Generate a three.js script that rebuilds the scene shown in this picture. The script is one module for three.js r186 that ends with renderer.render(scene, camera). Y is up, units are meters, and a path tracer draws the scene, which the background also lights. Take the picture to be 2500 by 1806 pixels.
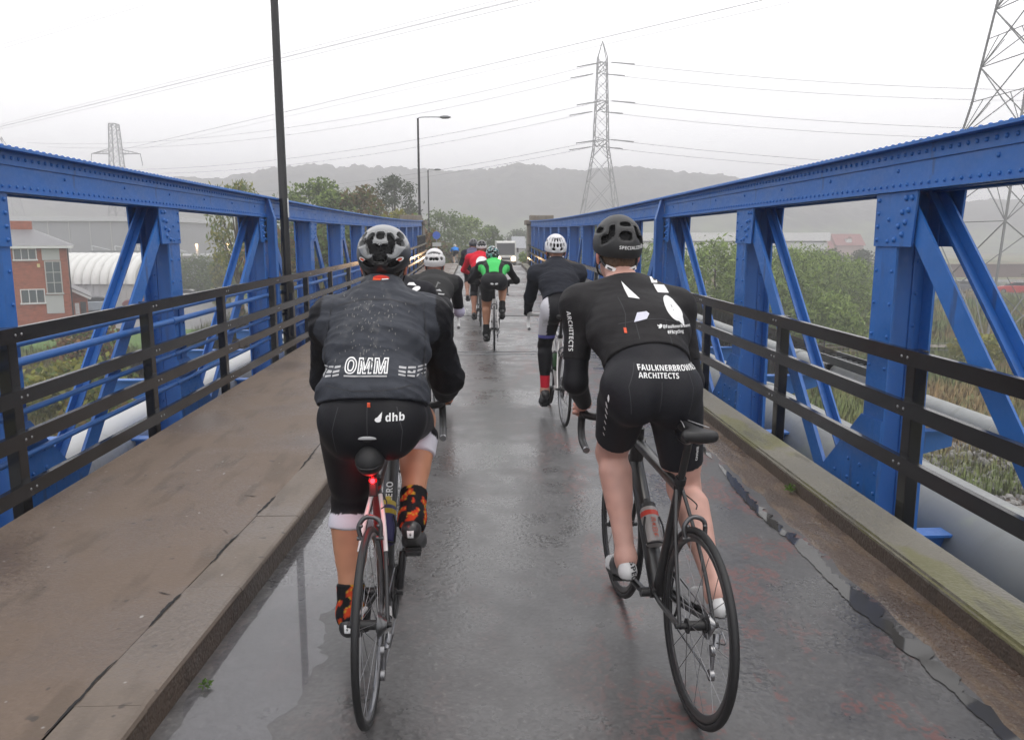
import * as THREE from 'three';
import { mergeGeometries } from 'three/addons/utils/BufferGeometryUtils.js';
import { ImprovedNoise } from 'three/addons/math/ImprovedNoise.js';
import { FontLoader } from 'three/addons/loaders/FontLoader.js';

// ---------------------------------------------------------------- camera, sky, sun, exposure
const scene = new THREE.Scene();
const camera = new THREE.PerspectiveCamera(50, 1024 / 739, 0.05, 4000);
camera.position.set(0, 1.65, 0);
{
  const yaw = 2.2675 * Math.PI / 180, pitch = 9.439 * Math.PI / 180;
  camera.lookAt(Math.sin(yaw) * Math.cos(pitch), 1.65 - Math.sin(pitch), -Math.cos(yaw) * Math.cos(pitch));
}
camera.updateMatrixWorld();
const renderer = new THREE.WebGLRenderer({ antialias: true });
renderer.toneMapping = THREE.LinearToneMapping;
renderer.toneMappingExposure = 1.0;
renderer.shadowMap.enabled = true;
{ // even overcast sky, a little brighter overhead
  const w = 64, h = 32, d = new Float32Array(w * h * 4);
  for (let j = 0; j < h; j++) for (let i = 0; i < w; i++) {
    const el = ((j + 0.5) / h - 0.5) * Math.PI;               // row 0 is the bottom
    const t = Math.max(0, Math.sin(el)), k = 1.70 + 0.06 * t;
    const o = (j * w + i) * 4;
    d[o] = k * 0.992; d[o + 1] = k * 0.988; d[o + 2] = k * 1.0; d[o + 3] = 1;
  }
  const sky = new THREE.DataTexture(d, w, h, THREE.RGBAFormat, THREE.FloatType);
  sky.mapping = THREE.EquirectangularReflectionMapping; sky.magFilter = sky.minFilter = THREE.LinearFilter; sky.needsUpdate = true;
  scene.background = sky; scene.environment = sky;
}
const sun = new THREE.DirectionalLight(0xfff6ea, 0.6);
sun.position.set(20, 60, 14); sun.castShadow = true; sun.shadow.radius = 40;
Object.assign(sun.shadow.camera, { left: -60, right: 60, top: 60, bottom: -60, near: 1, far: 250 });
sun.shadow.mapSize.set(2048, 2048);
scene.add(sun); scene.add(sun.target);
scene.fog = new THREE.FogExp2(0xf4f3f6, 0.0026);

// ---------------------------------------------------------------- helpers
function rngOf(seed) { let a = seed >>> 0; return () => { a = a + 0x6D2B79F5 | 0; let t = Math.imul(a ^ a >>> 15, 1 | a); t = t + Math.imul(t ^ t >>> 7, 61 | t) ^ t; return ((t ^ t >>> 14) >>> 0) / 4294967296; }; }
const rnd = rngOf(12345);
const V = (x, y, z) => new THREE.Vector3(x, y, z);
const perlin = new ImprovedNoise();
const N3 = (x, y, z) => perlin.noise(x, y, z);
const clamp = (x, a, b) => x < a ? a : x > b ? b : x;
const lerp = (a, b, t) => a + (b - a) * t;
const sstep = (a, b, x) => { const t = clamp((x - a) / (b - a), 0, 1); return t * t * (3 - 2 * t); };
const taken = {};
function numbered(n) { if (taken[n] === undefined) { taken[n] = 0; return n; } taken[n]++; return n + '_' + String(taken[n]).padStart(3, '0'); }
function thing(name, label, category, pos = [0, 0, 0], group) {
  const o = new THREE.Group(); o.name = numbered(name); scene.add(o); o.position.set(...pos);
  o.userData = { label, category }; if (group) o.userData.group = group; return o;
}
function part(name, geo, mat, parent, extra) {
  if (Array.isArray(geo)) geo = merge(geo);
  const m = new THREE.Mesh(geo, mat); m.castShadow = m.receiveShadow = true;
  m.name = parent === scene ? numbered(name) : name; parent.add(m);
  if (extra) Object.assign(m.userData, extra); return m;
}
function single(name, label, category, geo, mat, group) { const m = part(name, geo, mat, scene, { label, category }); if (group) m.userData.group = group; return m; }
function struct(name, geo, mat) { return part(name, geo, mat, scene, { kind: 'structure' }); }
function merge(list) {
  list = list.map(g => { const q = g.index ? g.toNonIndexed() : g; for (const k of Object.keys(q.attributes)) if (!['position', 'normal', 'uv', 'color'].includes(k)) q.deleteAttribute(k); return q; });
  const anyCol = list.some(g => g.attributes.color);
  for (const g of list) {
    const n = g.attributes.position.count;
    if (!g.attributes.uv) g.setAttribute('uv', new THREE.BufferAttribute(new Float32Array(n * 2), 2));
    if (!g.attributes.normal) g.computeVertexNormals();
    if (anyCol && !g.attributes.color) g.setAttribute('color', new THREE.BufferAttribute(new Float32Array(n * 3).fill(1), 3));
  }
  return mergeGeometries(list);
}
// texture coordinates in metres, by the way each face points
function boxUV(g, s = 1) {
  if (g.index) g = g.toNonIndexed();
  const p = g.attributes.position, uv = new Float32Array(p.count * 2), a = V(), b = V(), c = V(), n = V();
  for (let i = 0; i < p.count; i += 3) {
    a.fromBufferAttribute(p, i); b.fromBufferAttribute(p, i + 1); c.fromBufferAttribute(p, i + 2);
    n.copy(b).sub(a).cross(c.clone().sub(a)); const X = Math.abs(n.x), Y = Math.abs(n.y), Z = Math.abs(n.z);
    for (let k = 0; k < 3; k++) {
      const q = [a, b, c][k]; let u, v;
      if (Y >= X && Y >= Z) { u = q.x; v = -q.z; } else if (X >= Z) { u = q.z; v = q.y; } else { u = q.x; v = q.y; }
      uv[(i + k) * 2] = u * s; uv[(i + k) * 2 + 1] = v * s;
    }
  }
  g.setAttribute('uv', new THREE.BufferAttribute(uv, 2)); return g;
}
const box = (x0, x1, y0, y1, z0, z1) => { const g = new THREE.BoxGeometry(Math.abs(x1 - x0), Math.abs(y1 - y0), Math.abs(z1 - z0)); g.translate((x0 + x1) / 2, (y0 + y1) / 2, (z0 + z1) / 2); return boxUV(g); };
// box with chamfered long edges
function cbox(x0, x1, y0, y1, z0, z1, c = 0.004) {
  if (x0 > x1) [x0, x1] = [x1, x0]; if (y0 > y1) [y0, y1] = [y1, y0]; if (z0 > z1) [z0, z1] = [z1, z0];
  const w = x1 - x0 - 2 * c, h = y1 - y0 - 2 * c, d = z1 - z0 - 2 * c;
  const s = new THREE.Shape(); s.moveTo(-w / 2, -h / 2); s.lineTo(w / 2, -h / 2); s.lineTo(w / 2, h / 2); s.lineTo(-w / 2, h / 2); s.closePath();
  const g = new THREE.ExtrudeGeometry(s, { depth: d, bevelEnabled: true, bevelThickness: c, bevelSize: c, bevelSegments: 1 });
  g.translate((x0 + x1) / 2, (y0 + y1) / 2, z0 + c); return boxUV(g);
}
const UP = V(0, 1, 0);
function cyl(a, b, r1, r2 = r1, seg = 10, open = false) {
  a = a.isVector3 ? a : V(...a); b = b.isVector3 ? b : V(...b);
  const d = b.clone().sub(a), L = d.length(), g = new THREE.CylinderGeometry(r2, r1, L, seg, 1, open);
  g.translate(0, L / 2, 0); g.applyQuaternion(new THREE.Quaternion().setFromUnitVectors(UP, d.normalize())); g.translate(a.x, a.y, a.z); return g;
}
// flat bar from a to b: w along side, t along the other
function bar(a, b, w, t, side = V(1, 0, 0)) {
  a = a.isVector3 ? a : V(...a); b = b.isVector3 ? b : V(...b);
  const z = b.clone().sub(a), L = z.length(); z.normalize();
  const x = side.clone().sub(z.clone().multiplyScalar(side.dot(z))).normalize(), y = z.clone().cross(x);
  const g = new THREE.BoxGeometry(w, t, L); g.translate(0, 0, L / 2);
  g.applyMatrix4(new THREE.Matrix4().makeBasis(x, y, z).setPosition(a)); return boxUV(g);
}
function tubeG(pts, r, seg = 24, rad = 8, closed = false) { return new THREE.TubeGeometry(new THREE.CatmullRomCurve3(pts.map(p => p.isVector3 ? p : V(...p)), closed), seg, r, rad, closed); }
function lathe(pts, seg = 24) { return new THREE.LatheGeometry(pts.map(p => new THREE.Vector2(p[0], p[1])), seg); }
function sph(x, y, z, r, sx = 1, sy = 1, sz = 1, ws = 12, hs = 8) { const g = new THREE.SphereGeometry(r, ws, hs); g.scale(sx, sy, sz); g.translate(x, y, z); return g; }
function tint(g, fn) { // vertex colours from fn(x,y,z) -> [r,g,b] linear
  const p = g.attributes.position, c = new Float32Array(p.count * 3);
  for (let i = 0; i < p.count; i++) { const k = fn(p.getX(i), p.getY(i), p.getZ(i)); c[i * 3] = k[0]; c[i * 3 + 1] = k[1]; c[i * 3 + 2] = k[2]; }
  g.setAttribute('color', new THREE.BufferAttribute(c, 3)); return g;
}

// ---------------------------------------------------------------- procedural textures
function noiseGrid(n, seed) { const r = rngOf(seed), a = new Float32Array(n * n); for (let i = 0; i < n * n; i++) a[i] = r(); return a; }
// tileable fractal noise, w x h samples, px x py cells in the first octave
function fbmMap(w, h, px, py, oct, seed, gain = 0.5) {
  const out = new Float32Array(w * h); let amp = 1, tot = 0;
  for (let o = 0; o < oct; o++) {
    const nx = px << o, ny = py << o, r = rngOf(seed + o * 77), lat = new Float32Array(nx * ny); for (let i = 0; i < nx * ny; i++) lat[i] = r();
    for (let j = 0; j < h; j++) {
      const fy = j / h * ny, y0 = Math.floor(fy), ty0 = fy - y0, ty = ty0 * ty0 * (3 - 2 * ty0), ya = (y0 % ny) * nx, yb = ((y0 + 1) % ny) * nx;
      for (let i = 0; i < w; i++) {
        const fx = i / w * nx, x0 = Math.floor(fx), tx0 = fx - x0, tx = tx0 * tx0 * (3 - 2 * tx0), xa = x0 % nx, xb = (x0 + 1) % nx;
        const a = lat[ya + xa], b = lat[ya + xb], c = lat[yb + xa], d = lat[yb + xb];
        out[j * w + i] += amp * (a + (b - a) * tx + (c + (d - c) * tx - a - (b - a) * tx) * ty);
      }
    }
    tot += amp; amp *= gain;
  }
  for (let i = 0; i < out.length; i++) out[i] /= tot;
  return out;
}
function tex(w, h, fn, rx = 1, ry = 1, srgb = true) { // fn(i,x,y) -> [r,g,b] 0..1 linear
  const d = new Uint8Array(w * h * 4);
  const enc = srgb ? (v => 255 * (v <= 0.0031308 ? v * 12.92 : 1.055 * Math.pow(v, 1 / 2.4) - 0.055)) : (v => 255 * v);
  for (let y = 0; y < h; y++) for (let x = 0; x < w; x++) { const i = y * w + x, c = fn(i, x, y); d[i * 4] = enc(clamp(c[0], 0, 1)); d[i * 4 + 1] = enc(clamp(c[1], 0, 1)); d[i * 4 + 2] = enc(clamp(c[2], 0, 1)); d[i * 4 + 3] = 255; }
  const t = new THREE.DataTexture(d, w, h, THREE.RGBAFormat); t.wrapS = t.wrapT = THREE.RepeatWrapping; t.magFilter = THREE.LinearFilter; t.minFilter = THREE.LinearMipmapLinearFilter; t.generateMipmaps = true;
  t.repeat.set(rx, ry); if (srgb) t.colorSpace = THREE.SRGBColorSpace; t.needsUpdate = true; return t;
}
const mixc = (a, b, t) => [lerp(a[0], b[0], t), lerp(a[1], b[1], t), lerp(a[2], b[2], t)];
const mulc = (a, k) => [a[0] * k, a[1] * k, a[2] * k];
const lin = (r, g, b) => new THREE.Color().setRGB(r, g, b);
const M = {};
const std = (c, rough = 0.6, o = {}) => new THREE.MeshStandardMaterial({ color: lin(...c), roughness: rough, ...o });
{
  // painted steel: chalky patches, grime runs, dust
  const a = fbmMap(512, 512, 4, 4, 6, 11), b = fbmMap(512, 512, 24, 3, 4, 12), c = fbmMap(512, 512, 64, 64, 3, 13);
  const paint = base => tex(512, 512, i => {
    let k = 0.78 + 0.44 * a[i]; const run = sstep(0.58, 0.78, b[i]) * sstep(0.42, 0.58, a[i]);
    let col = mulc(base, k); col = mixc(col, [0.04, 0.045, 0.06], 0.5 * run);
    return mixc(col, [0.16, 0.2, 0.3], 0.16 * sstep(0.6, 0.75, c[i] * 0.5 + a[i] * 0.5));
  }, 0.7, 0.7);
  const rough = (lo, hi) => tex(512, 512, i => { const v = lo + (hi - lo) * sstep(0.3, 0.7, a[i] * 0.6 + c[i] * 0.4); return [v, v, v]; }, 0.7, 0.7, false);
  M.blue = new THREE.MeshStandardMaterial({ map: paint([0.019, 0.125, 0.42]), roughnessMap: rough(0.32, 0.55), roughness: 1 });
  M.black = new THREE.MeshStandardMaterial({ map: tex(512, 512, i => { const k = 0.009 + 0.003 * a[i]; return [k, k, k * 1.15]; }, 0.7, 0.7), roughnessMap: rough(0.14, 0.24), roughness: 1 });
  M.lagging = new THREE.MeshStandardMaterial({ map: tex(512, 512, i => { let col = mulc([0.25, 0.26, 0.26], 0.8 + 0.35 * a[i]); col = mixc(col, [0.2, 0.21, 0.19], 0.5 * sstep(0.55, 0.75, b[i])); return mixc(col, [0.3, 0.32, 0.24], 0.4 * sstep(0.58, 0.7, a[i])); }, 0.5, 0.5), roughnessMap: rough(0.35, 0.6), roughness: 1 });
  M.whitePipe = new THREE.MeshStandardMaterial({ map: tex(512, 512, i => { let col = mulc([0.55, 0.55, 0.54], 0.86 + 0.2 * a[i]); return mixc(col, [0.3, 0.32, 0.22], 0.45 * sstep(0.57, 0.72, b[i] * 0.5 + a[i] * 0.5)); }, 0.5, 0.5), roughness: 0.35 });
  M.galv = new THREE.MeshStandardMaterial({ color: lin(0.21, 0.22, 0.23), roughness: 0.5, metalness: 0.3 });
}
M.rubber = std([0.012, 0.012, 0.013], 0.55); M.darkGap = std([0.015, 0.015, 0.016], 0.9);
M.chrome = new THREE.MeshStandardMaterial({ color: lin(0.6, 0.6, 0.61), roughness: 0.25, metalness: 1 });
M.steel = new THREE.MeshStandardMaterial({ color: lin(0.3, 0.3, 0.31), roughness: 0.35, metalness: 1 });
M.carbon = new THREE.MeshPhysicalMaterial({ color: lin(0.012, 0.012, 0.013), roughness: 0.4, clearcoat: 0.6, clearcoatRoughness: 0.3 });
M.matteBlack = std([0.015, 0.015, 0.016], 0.5); M.white = std([0.75, 0.75, 0.75], 0.4); M.glass = new THREE.MeshPhysicalMaterial({ color: lin(0.03, 0.035, 0.04), roughness: 0.06 });
// ---------------------------------------------------------------- the bridge: road, footway, kerbs
const lift = z => 0.0004 * Math.max(0, Math.abs(z) - 12) ** 2;                                    // the deck climbs gently ahead
const ZEND = -39.5, ZNEAR = 3;
const roadY = z => z > ZEND ? lift(z) : lift(ZEND) - 0.040 * (ZEND - z) * sstep(0, 4, ZEND - z) - 0;
function lifted(g, f = lift) { const p = g.attributes.position; for (let i = 0; i < p.count; i++) p.setY(i, p.getY(i) + f(p.getZ(i))); return g; }
// box along the bridge, cut into short lengths so that it follows the deck
function zbox(x0, x1, y0, y1, z0, z1, step = 2) {
  const n = Math.max(1, Math.round(Math.abs(z1 - z0) / step)), g = new THREE.BoxGeometry(Math.abs(x1 - x0), Math.abs(y1 - y0), Math.abs(z1 - z0), 1, 1, n);
  g.translate((x0 + x1) / 2, (y0 + y1) / 2, (z0 + z1) / 2); return lifted(boxUV(g));
}
// sheet over an x range given by two functions of z
function sheet(xl, xr, y, z0, z1, nz, nx = 1, f = lift) {
  const pos = [], uv = [], idx = [];
  for (let j = 0; j <= nz; j++) for (let i = 0; i <= nx; i++) { const z = lerp(z0, z1, j / nz), x = lerp(xl(z), xr(z), i / nx); pos.push(x, y + f(z), z); uv.push(x, -z); }
  for (let j = 0; j < nz; j++) for (let i = 0; i < nx; i++) { const a = j * (nx + 1) + i, b = a + 1, c = a + nx + 1, d = c + 1; idx.push(a, b, c, b, d, c); }
  const g = new THREE.BufferGeometry(); g.setAttribute('position', new THREE.Float32BufferAttribute(pos, 3)); g.setAttribute('uv', new THREE.Float32BufferAttribute(uv, 2)); g.setIndex(idx); g.computeVertexNormals(); return g;
}
const kerbPts = [[2.5, -1.16], [-2, -1.14], [-3.2, -1.08], [-5, -0.98], [-9, -0.97], [-20, -1.02], [-40, -1.08]];
const kerbX = z => { for (let i = 0; i < kerbPts.length - 1; i++) if (z >= kerbPts[i + 1][0]) { const [a, xa] = kerbPts[i], [b, xb] = kerbPts[i + 1]; return lerp(xa, xb, clamp((z - a) / (b - a), 0, 1)); } return -1.08; };
const KR = 2.03, KRB = 2.30, FWB = -2.58;
{
  const W = 1024, H = 2048, big = fbmMap(W, H, 4, 8, 5, 21), mid = fbmMap(W, H, 24, 48, 4, 22), fine = fbmMap(W, H, 256, 512, 2, 23, 0.6), streak = fbmMap(W, H, 20, 10, 4, 24), redn = fbmMap(W, H, 26, 22, 5, 25, 0.65);
  const map = tex(W, H, (i, x) => {
    let k = 0.078 + 0.04 * (big[i] - 0.5) + 0.05 * (fine[i] - 0.5) + 0.025 * (mid[i] - 0.5); k = Math.max(0.03, k);
    let c = [k * 1.03, k, k * 1.01];
    const u = x / W, side = 0.12 + 0.88 * (sstep(0.06, 0.2, u) - sstep(0.46, 0.52, u));
    const red = sstep(0.52, 0.60, redn[i]) * sstep(0.42, 0.56, fine[i]) * side * sstep(0.30, 0.50, big[i]);
    c = mixc(c, [0.17, 0.055, 0.045], 0.6 * red);
    return mixc(c, [0.16, 0.155, 0.15], 0.7 * sstep(0.78, 0.86, fine[i]) * sstep(0.5, 0.6, mid[i]));
  }, 1 / 4, 1 / 8);
  const rm = tex(W, H, i => { const v = 0.17 + 0.28 * sstep(0.36, 0.62, big[i] * 0.55 + mid[i] * 0.3 + streak[i] * 0.15) + 0.10 * fine[i]; return [v, v, v]; }, 1 / 4, 1 / 8, false);
  const bm = tex(W, H, i => { const v = fine[i]; return [v, v, v]; }, 1 / 4, 1 / 8, false);
  M.road = new THREE.MeshPhysicalMaterial({ map, roughnessMap: rm, roughness: 1, bumpMap: bm, bumpScale: 0.0018, clearcoat: 0.15, clearcoatRoughness: 0.2 });
  // wet, trodden concrete
  const b1 = fbmMap(1024, 1024, 5, 5, 6, 31), b2 = fbmMap(1024, 1024, 40, 9, 4, 32), b3 = fbmMap(1024, 1024, 256, 256, 2, 33, 0.6), spots = fbmMap(1024, 1024, 60, 60, 2, 34), crack = fbmMap(1024, 1024, 7, 7, 5, 35);
  const conc = (base, dark, warm) => tex(1024, 1024, i => {
    let c = mulc(base, 0.72 + 0.45 * b1[i] + 0.3 * (b3[i] - 0.5)); c = mixc(c, dark, 0.55 * sstep(0.55, 0.72, b2[i] * 0.6 + b1[i] * 0.4));
    c = mixc(c, warm, 0.35 * sstep(0.56, 0.68, b1[i])); c = mixc(c, [0.05, 0.042, 0.036], 0.8 * sstep(0.86, 0.92, spots[i]));
    return mixc(c, [0.42, 0.41, 0.39], 0.7 * sstep(0.1, 0.05, spots[i]));
  }, 1 / 3, 1 / 3);
  const rc = (lo, hi) => tex(1024, 1024, i => { const v = lo + (hi - lo) * sstep(0.35, 0.62, b1[i] * 0.7 + b3[i] * 0.3); return [v, v, v]; }, 1 / 3, 1 / 3, false);
  const bc = tex(1024, 1024, i => { const v = 0.85 * b3[i] + 0.15 * b2[i]; return [v, v, v]; }, 1 / 3, 1 / 3, false);
  M.footway = new THREE.MeshStandardMaterial({ map: conc([0.150, 0.112, 0.087], [0.07, 0.054, 0.041], [0.135, 0.093, 0.062]), roughnessMap: rc(0.34, 0.66), roughness: 1, bumpMap: bc, bumpScale: 0.0016 });
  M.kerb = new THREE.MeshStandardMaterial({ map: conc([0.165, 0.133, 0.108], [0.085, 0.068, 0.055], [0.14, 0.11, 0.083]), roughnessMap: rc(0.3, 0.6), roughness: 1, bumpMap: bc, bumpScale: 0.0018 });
  const moss = fbmMap(1024, 1024, 10, 5, 5, 36);
  M.mossKerb = new THREE.MeshStandardMaterial({ map: tex(1024, 1024, i => { let c = mulc([0.20, 0.185, 0.152], 0.7 + 0.5 * b1[i] + 0.3 * (b3[i] - 0.5)); c = mixc(c, [0.17, 0.165, 0.05], 0.6 * sstep(0.58, 0.7, moss[i])); return mixc(c, [0.09, 0.08, 0.06], 0.6 * sstep(0.6, 0.75, b2[i])); }, 1 / 3, 1 / 3), roughnessMap: rc(0.4, 0.7), roughness: 1, bumpMap: bc, bumpScale: 0.005 });
  M.mud = new THREE.MeshStandardMaterial({ map: tex(1024, 1024, i => { let c = mulc([0.075, 0.05, 0.037], 0.6 + 0.8 * b1[i]); c = mixc(c, [0.13, 0.085, 0.05], 0.6 * sstep(0.5, 0.62, b2[i])); return mixc(c, [0.16, 0.14, 0.12], 0.6 * sstep(0.66, 0.74, b3[i])); }, 1 / 1.5, 1 / 1.5), roughnessMap: rc(0.25, 0.6), roughness: 1, bumpMap: bc, bumpScale: 0.005 });
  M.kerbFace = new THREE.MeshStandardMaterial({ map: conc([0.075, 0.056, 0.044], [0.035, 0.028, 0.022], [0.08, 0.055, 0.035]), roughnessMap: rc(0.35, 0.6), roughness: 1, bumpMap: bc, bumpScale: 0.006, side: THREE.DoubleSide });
  M.stone = new THREE.MeshStandardMaterial({ map: conc([0.2, 0.18, 0.15], [0.1, 0.09, 0.075], [0.17, 0.13, 0.09]), roughness: 0.85, bumpMap: bc, bumpScale: 0.01 });
  M.waterFilm = new THREE.MeshPhysicalMaterial({ color: lin(0.05, 0.048, 0.046), roughness: 0.04, ior: 1.33 });
  M.water = new THREE.MeshPhysicalMaterial({ color: lin(0.9, 0.9, 0.92), roughness: 0.03, transmission: 1, thickness: 0, ior: 1.33 });
}
struct('road', sheet(kerbX, () => KR, 0, ZNEAR, ZEND, 120, 8), M.road);
struct('bridge_deck', [zbox(FWB, KRB, -0.42, -0.01, ZNEAR, ZEND)], M.stone);
const yFoot = (u, z) => 0.12;
{
  const fw = struct('footway', sheet(() => FWB, z => kerbX(z) - 0.243, 0.119, ZNEAR, ZEND, 100, 10), M.footway);
  // its edge over the drop
  part('slab_edge', zbox(FWB - 0.012, FWB, -0.3, 0.112, ZNEAR, ZEND), M.kerb, fw);
  // kerb stones, each a little out of line
  const r = rngOf(5); let z = ZNEAR;
  while (z > ZEND) {
    const L = 0.91, z1 = Math.max(ZEND, z - L), a = z - 0.0015, b = z1 + 0.0015, dy = (r() - 0.5) * 0.004, dx = (r() - 0.5) * 0.005;
    const xa = kerbX(a) + dx, xb = kerbX(b) + dx, w = 0.236, c = 0.018, y1 = 0.121 + dy, y0 = -0.1;
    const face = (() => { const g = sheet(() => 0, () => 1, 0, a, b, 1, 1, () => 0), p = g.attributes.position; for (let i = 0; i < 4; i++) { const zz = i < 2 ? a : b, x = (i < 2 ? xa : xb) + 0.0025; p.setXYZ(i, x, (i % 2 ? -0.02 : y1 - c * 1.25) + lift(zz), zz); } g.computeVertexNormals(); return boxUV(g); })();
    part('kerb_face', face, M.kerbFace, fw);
    const prof = (x, zz) => [[x - w, y0], [x, y0], [x, y1 - c * 1.1], [x - c * 0.3, y1 - c * 0.35], [x - c, y1], [x - w, y1]].map(q => [q[0], q[1] + lift(zz), zz]);
    const A = prof(xa, a), B = prof(xb, b), pos = []; const tri = (p, q, s) => pos.push(...p, ...q, ...s);
    for (let i = 0; i < 6; i++) { const j = (i + 1) % 6; tri(A[i], A[j], B[j]); tri(A[i], B[j], B[i]); }
    for (let i = 1; i < 5; i++) { tri(A[0], A[i + 1], A[i]); tri(B[0], B[i], B[i + 1]); }
    const g = new THREE.BufferGeometry(); g.setAttribute('position', new THREE.Float32BufferAttribute(pos, 3)); g.computeVertexNormals();
    part('kerb_stone', boxUV(g), M.kerb, fw); z = z1;
  }
  part('joint_bed', zbox(-1.5, -1.24, 0.04, 0.06, ZNEAR, ZEND), M.darkGap, fw);
}
{
  const k = struct('kerb_upstand', [zbox(KR, KRB, -0.05, 0.115, ZNEAR, ZEND), zbox(KR + 0.014, KRB - 0.014, 0.114, 0.13, ZNEAR, ZEND)], M.mossKerb);
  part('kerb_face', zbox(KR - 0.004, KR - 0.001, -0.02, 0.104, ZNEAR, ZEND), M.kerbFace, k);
}
// silt along the right kerb, thick and lumpy
{
  const g = sheet(z => 1.80 + 0.07 * N3(z * 1.1, 3, 0) + 0.05 * N3(z * 4, 7, 0), () => KR + 0.004, 0, ZNEAR, -32, 420, 12), p = g.attributes.position;
  for (let i = 0; i < p.count; i++) { const x = p.getX(i), z = p.getZ(i), t = (i % 13) / 12; p.setY(i, lift(z) + 0.004 + 0.022 * Math.pow(t, 0.8) + (t > 0 ? 0.008 * (N3(x * 9, z * 5, 2) + 0.5 * N3(x * 25, z * 22, 4)) * Math.min(1, t * 3) : -0.006)); }
  g.computeVertexNormals(); struct('kerbside_silt', g, M.mud);
}
// standing water
function puddle(cx, z0, z1, w, seed, y = 0.0042) {
  const n = 260, left = [], right = [];
  for (let j = 0; j <= n; j++) { const t = j / n, z = lerp(z0, z1, t), env = Math.pow(Math.sin(Math.PI * clamp(t, 0.001, 0.999)), 0.45);
    const c = cx(z) + 0.05 * N3(z * 0.8, seed, 1), ww = w * env * (0.8 + 0.5 * N3(z * 1.3, seed, 5) + 0.3 * N3(z * 5, seed, 9)); const rough = 0.05 * N3(z * 9, seed, 8) + 0.035 * N3(z * 23, seed, 2) + 0.02 * N3(z * 51, seed, 6); left.push(c - ww / 2 - 0.4 * env * rough); right.push(c + ww / 2 + env * (rough + 0.06 * N3(z * 2.6, seed, 4))); }
  const f = (arr, z) => { const q = clamp((z - z0) / (z1 - z0), 0, 1) * n, i = Math.min(n - 1, Math.floor(q)); return lerp(arr[i], arr[i + 1], q - i); };
  return sheet(z => f(left, z), z => Math.max(f(right, z), f(left, z) + 0.002), y, z0, z1, n, 1);
}
const puddles = [
  [z => kerbX(z) + 0.24, -1.2, -7.4, 0.54, 3, 'wide pale puddle against the kerb beside the left footway'],
  [z => 1.735 + 0.03 * Math.sin(z * 1.7), -1.6, -5.6, 0.10, 11, 'long narrow puddle beside the silt at the right kerb'],
  [z => 1.74, -5.75, -9.6, 0.12, 23, 'thin puddle by the right kerb below the bare-legged rider'],
];
for (const [c, a, b, w, s, l] of puddles) { const m = struct('puddle', puddle(c, a, b, w, s), s === 3 ? M.water : M.waterFilm); m.userData.label = l; }
// broken joint between the footway and the kerb
{
  const r = rngOf(404);
  for (const [za, zb, w] of [[-2.3, -2.75, 0.012], [-3.0, -3.3, 0.02], [-3.62, -4.0, 0.012], [-4.3, -4.62, 0.018], [-5.2, -5.7, 0.012]]) {
    const s0 = r() * 50, xc = z => kerbX(z) - 0.24 + 0.012 * N3(z * 5, s0, 1) + 0.006 * N3(z * 19, s0, 2), hw = z => w * 0.5 * Math.sqrt(Math.max(0, Math.sin(Math.PI * clamp((z - za) / (zb - za), 0, 1)))) * (0.7 + 0.9 * Math.abs(N3(z * 13, s0, 5)) + 0.5 * N3(z * 40, s0, 3));
    struct('pavement_crack', sheet(z => xc(z) - Math.abs(hw(z)), z => xc(z) + Math.abs(hw(z)) + 0.0005, 0.1255, za, zb, 90, 1), M.darkGap);
  }
  for (let i = 0; i < 7; i++) { const z = -1.8 - r() * 6, x = kerbX(z) - 0.25 - r() * 0.16, L = 0.03 + 0.09 * r(), a = r() * 3.1, s0 = r() * 90; const g = sheet(t => 0, t => 0, 0.1228, 0, 1, 20, 1, () => 0), p = g.attributes.position; for (let k = 0; k < p.count; k++) { const t = Math.floor(k / 2) / 20, e = Math.sin(Math.PI * t) * (0.003 + 0.012 * Math.abs(N3(t * 9, s0, 1))) * (k % 2 ? 1 : -1); p.setXYZ(k, x + (t - 0.5) * L * Math.cos(a) + e * Math.sin(a), 0.1228 + lift(z), z + (t - 0.5) * L * Math.sin(a) + e * Math.cos(a)); } g.computeVertexNormals(); struct('pavement_crack', g, M.kerbFace); }
}
// expansion joints across the carriageway
for (const [z, w] of [[-11.3, 0.05], [-11.55, 0.04], [-16.9, 0.05], [-22.5, 0.05], [-28.2, 0.06], [-34, 0.06]]) {
  const g = box(kerbX(z) + 0.01, 1.78, lift(z) + 0.001, lift(z) + 0.006, z - w / 2, z + w / 2); struct('expansion_joint', g, z === -11.3 || z === -11.55 ? M.galv : M.darkGap);
}

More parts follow.
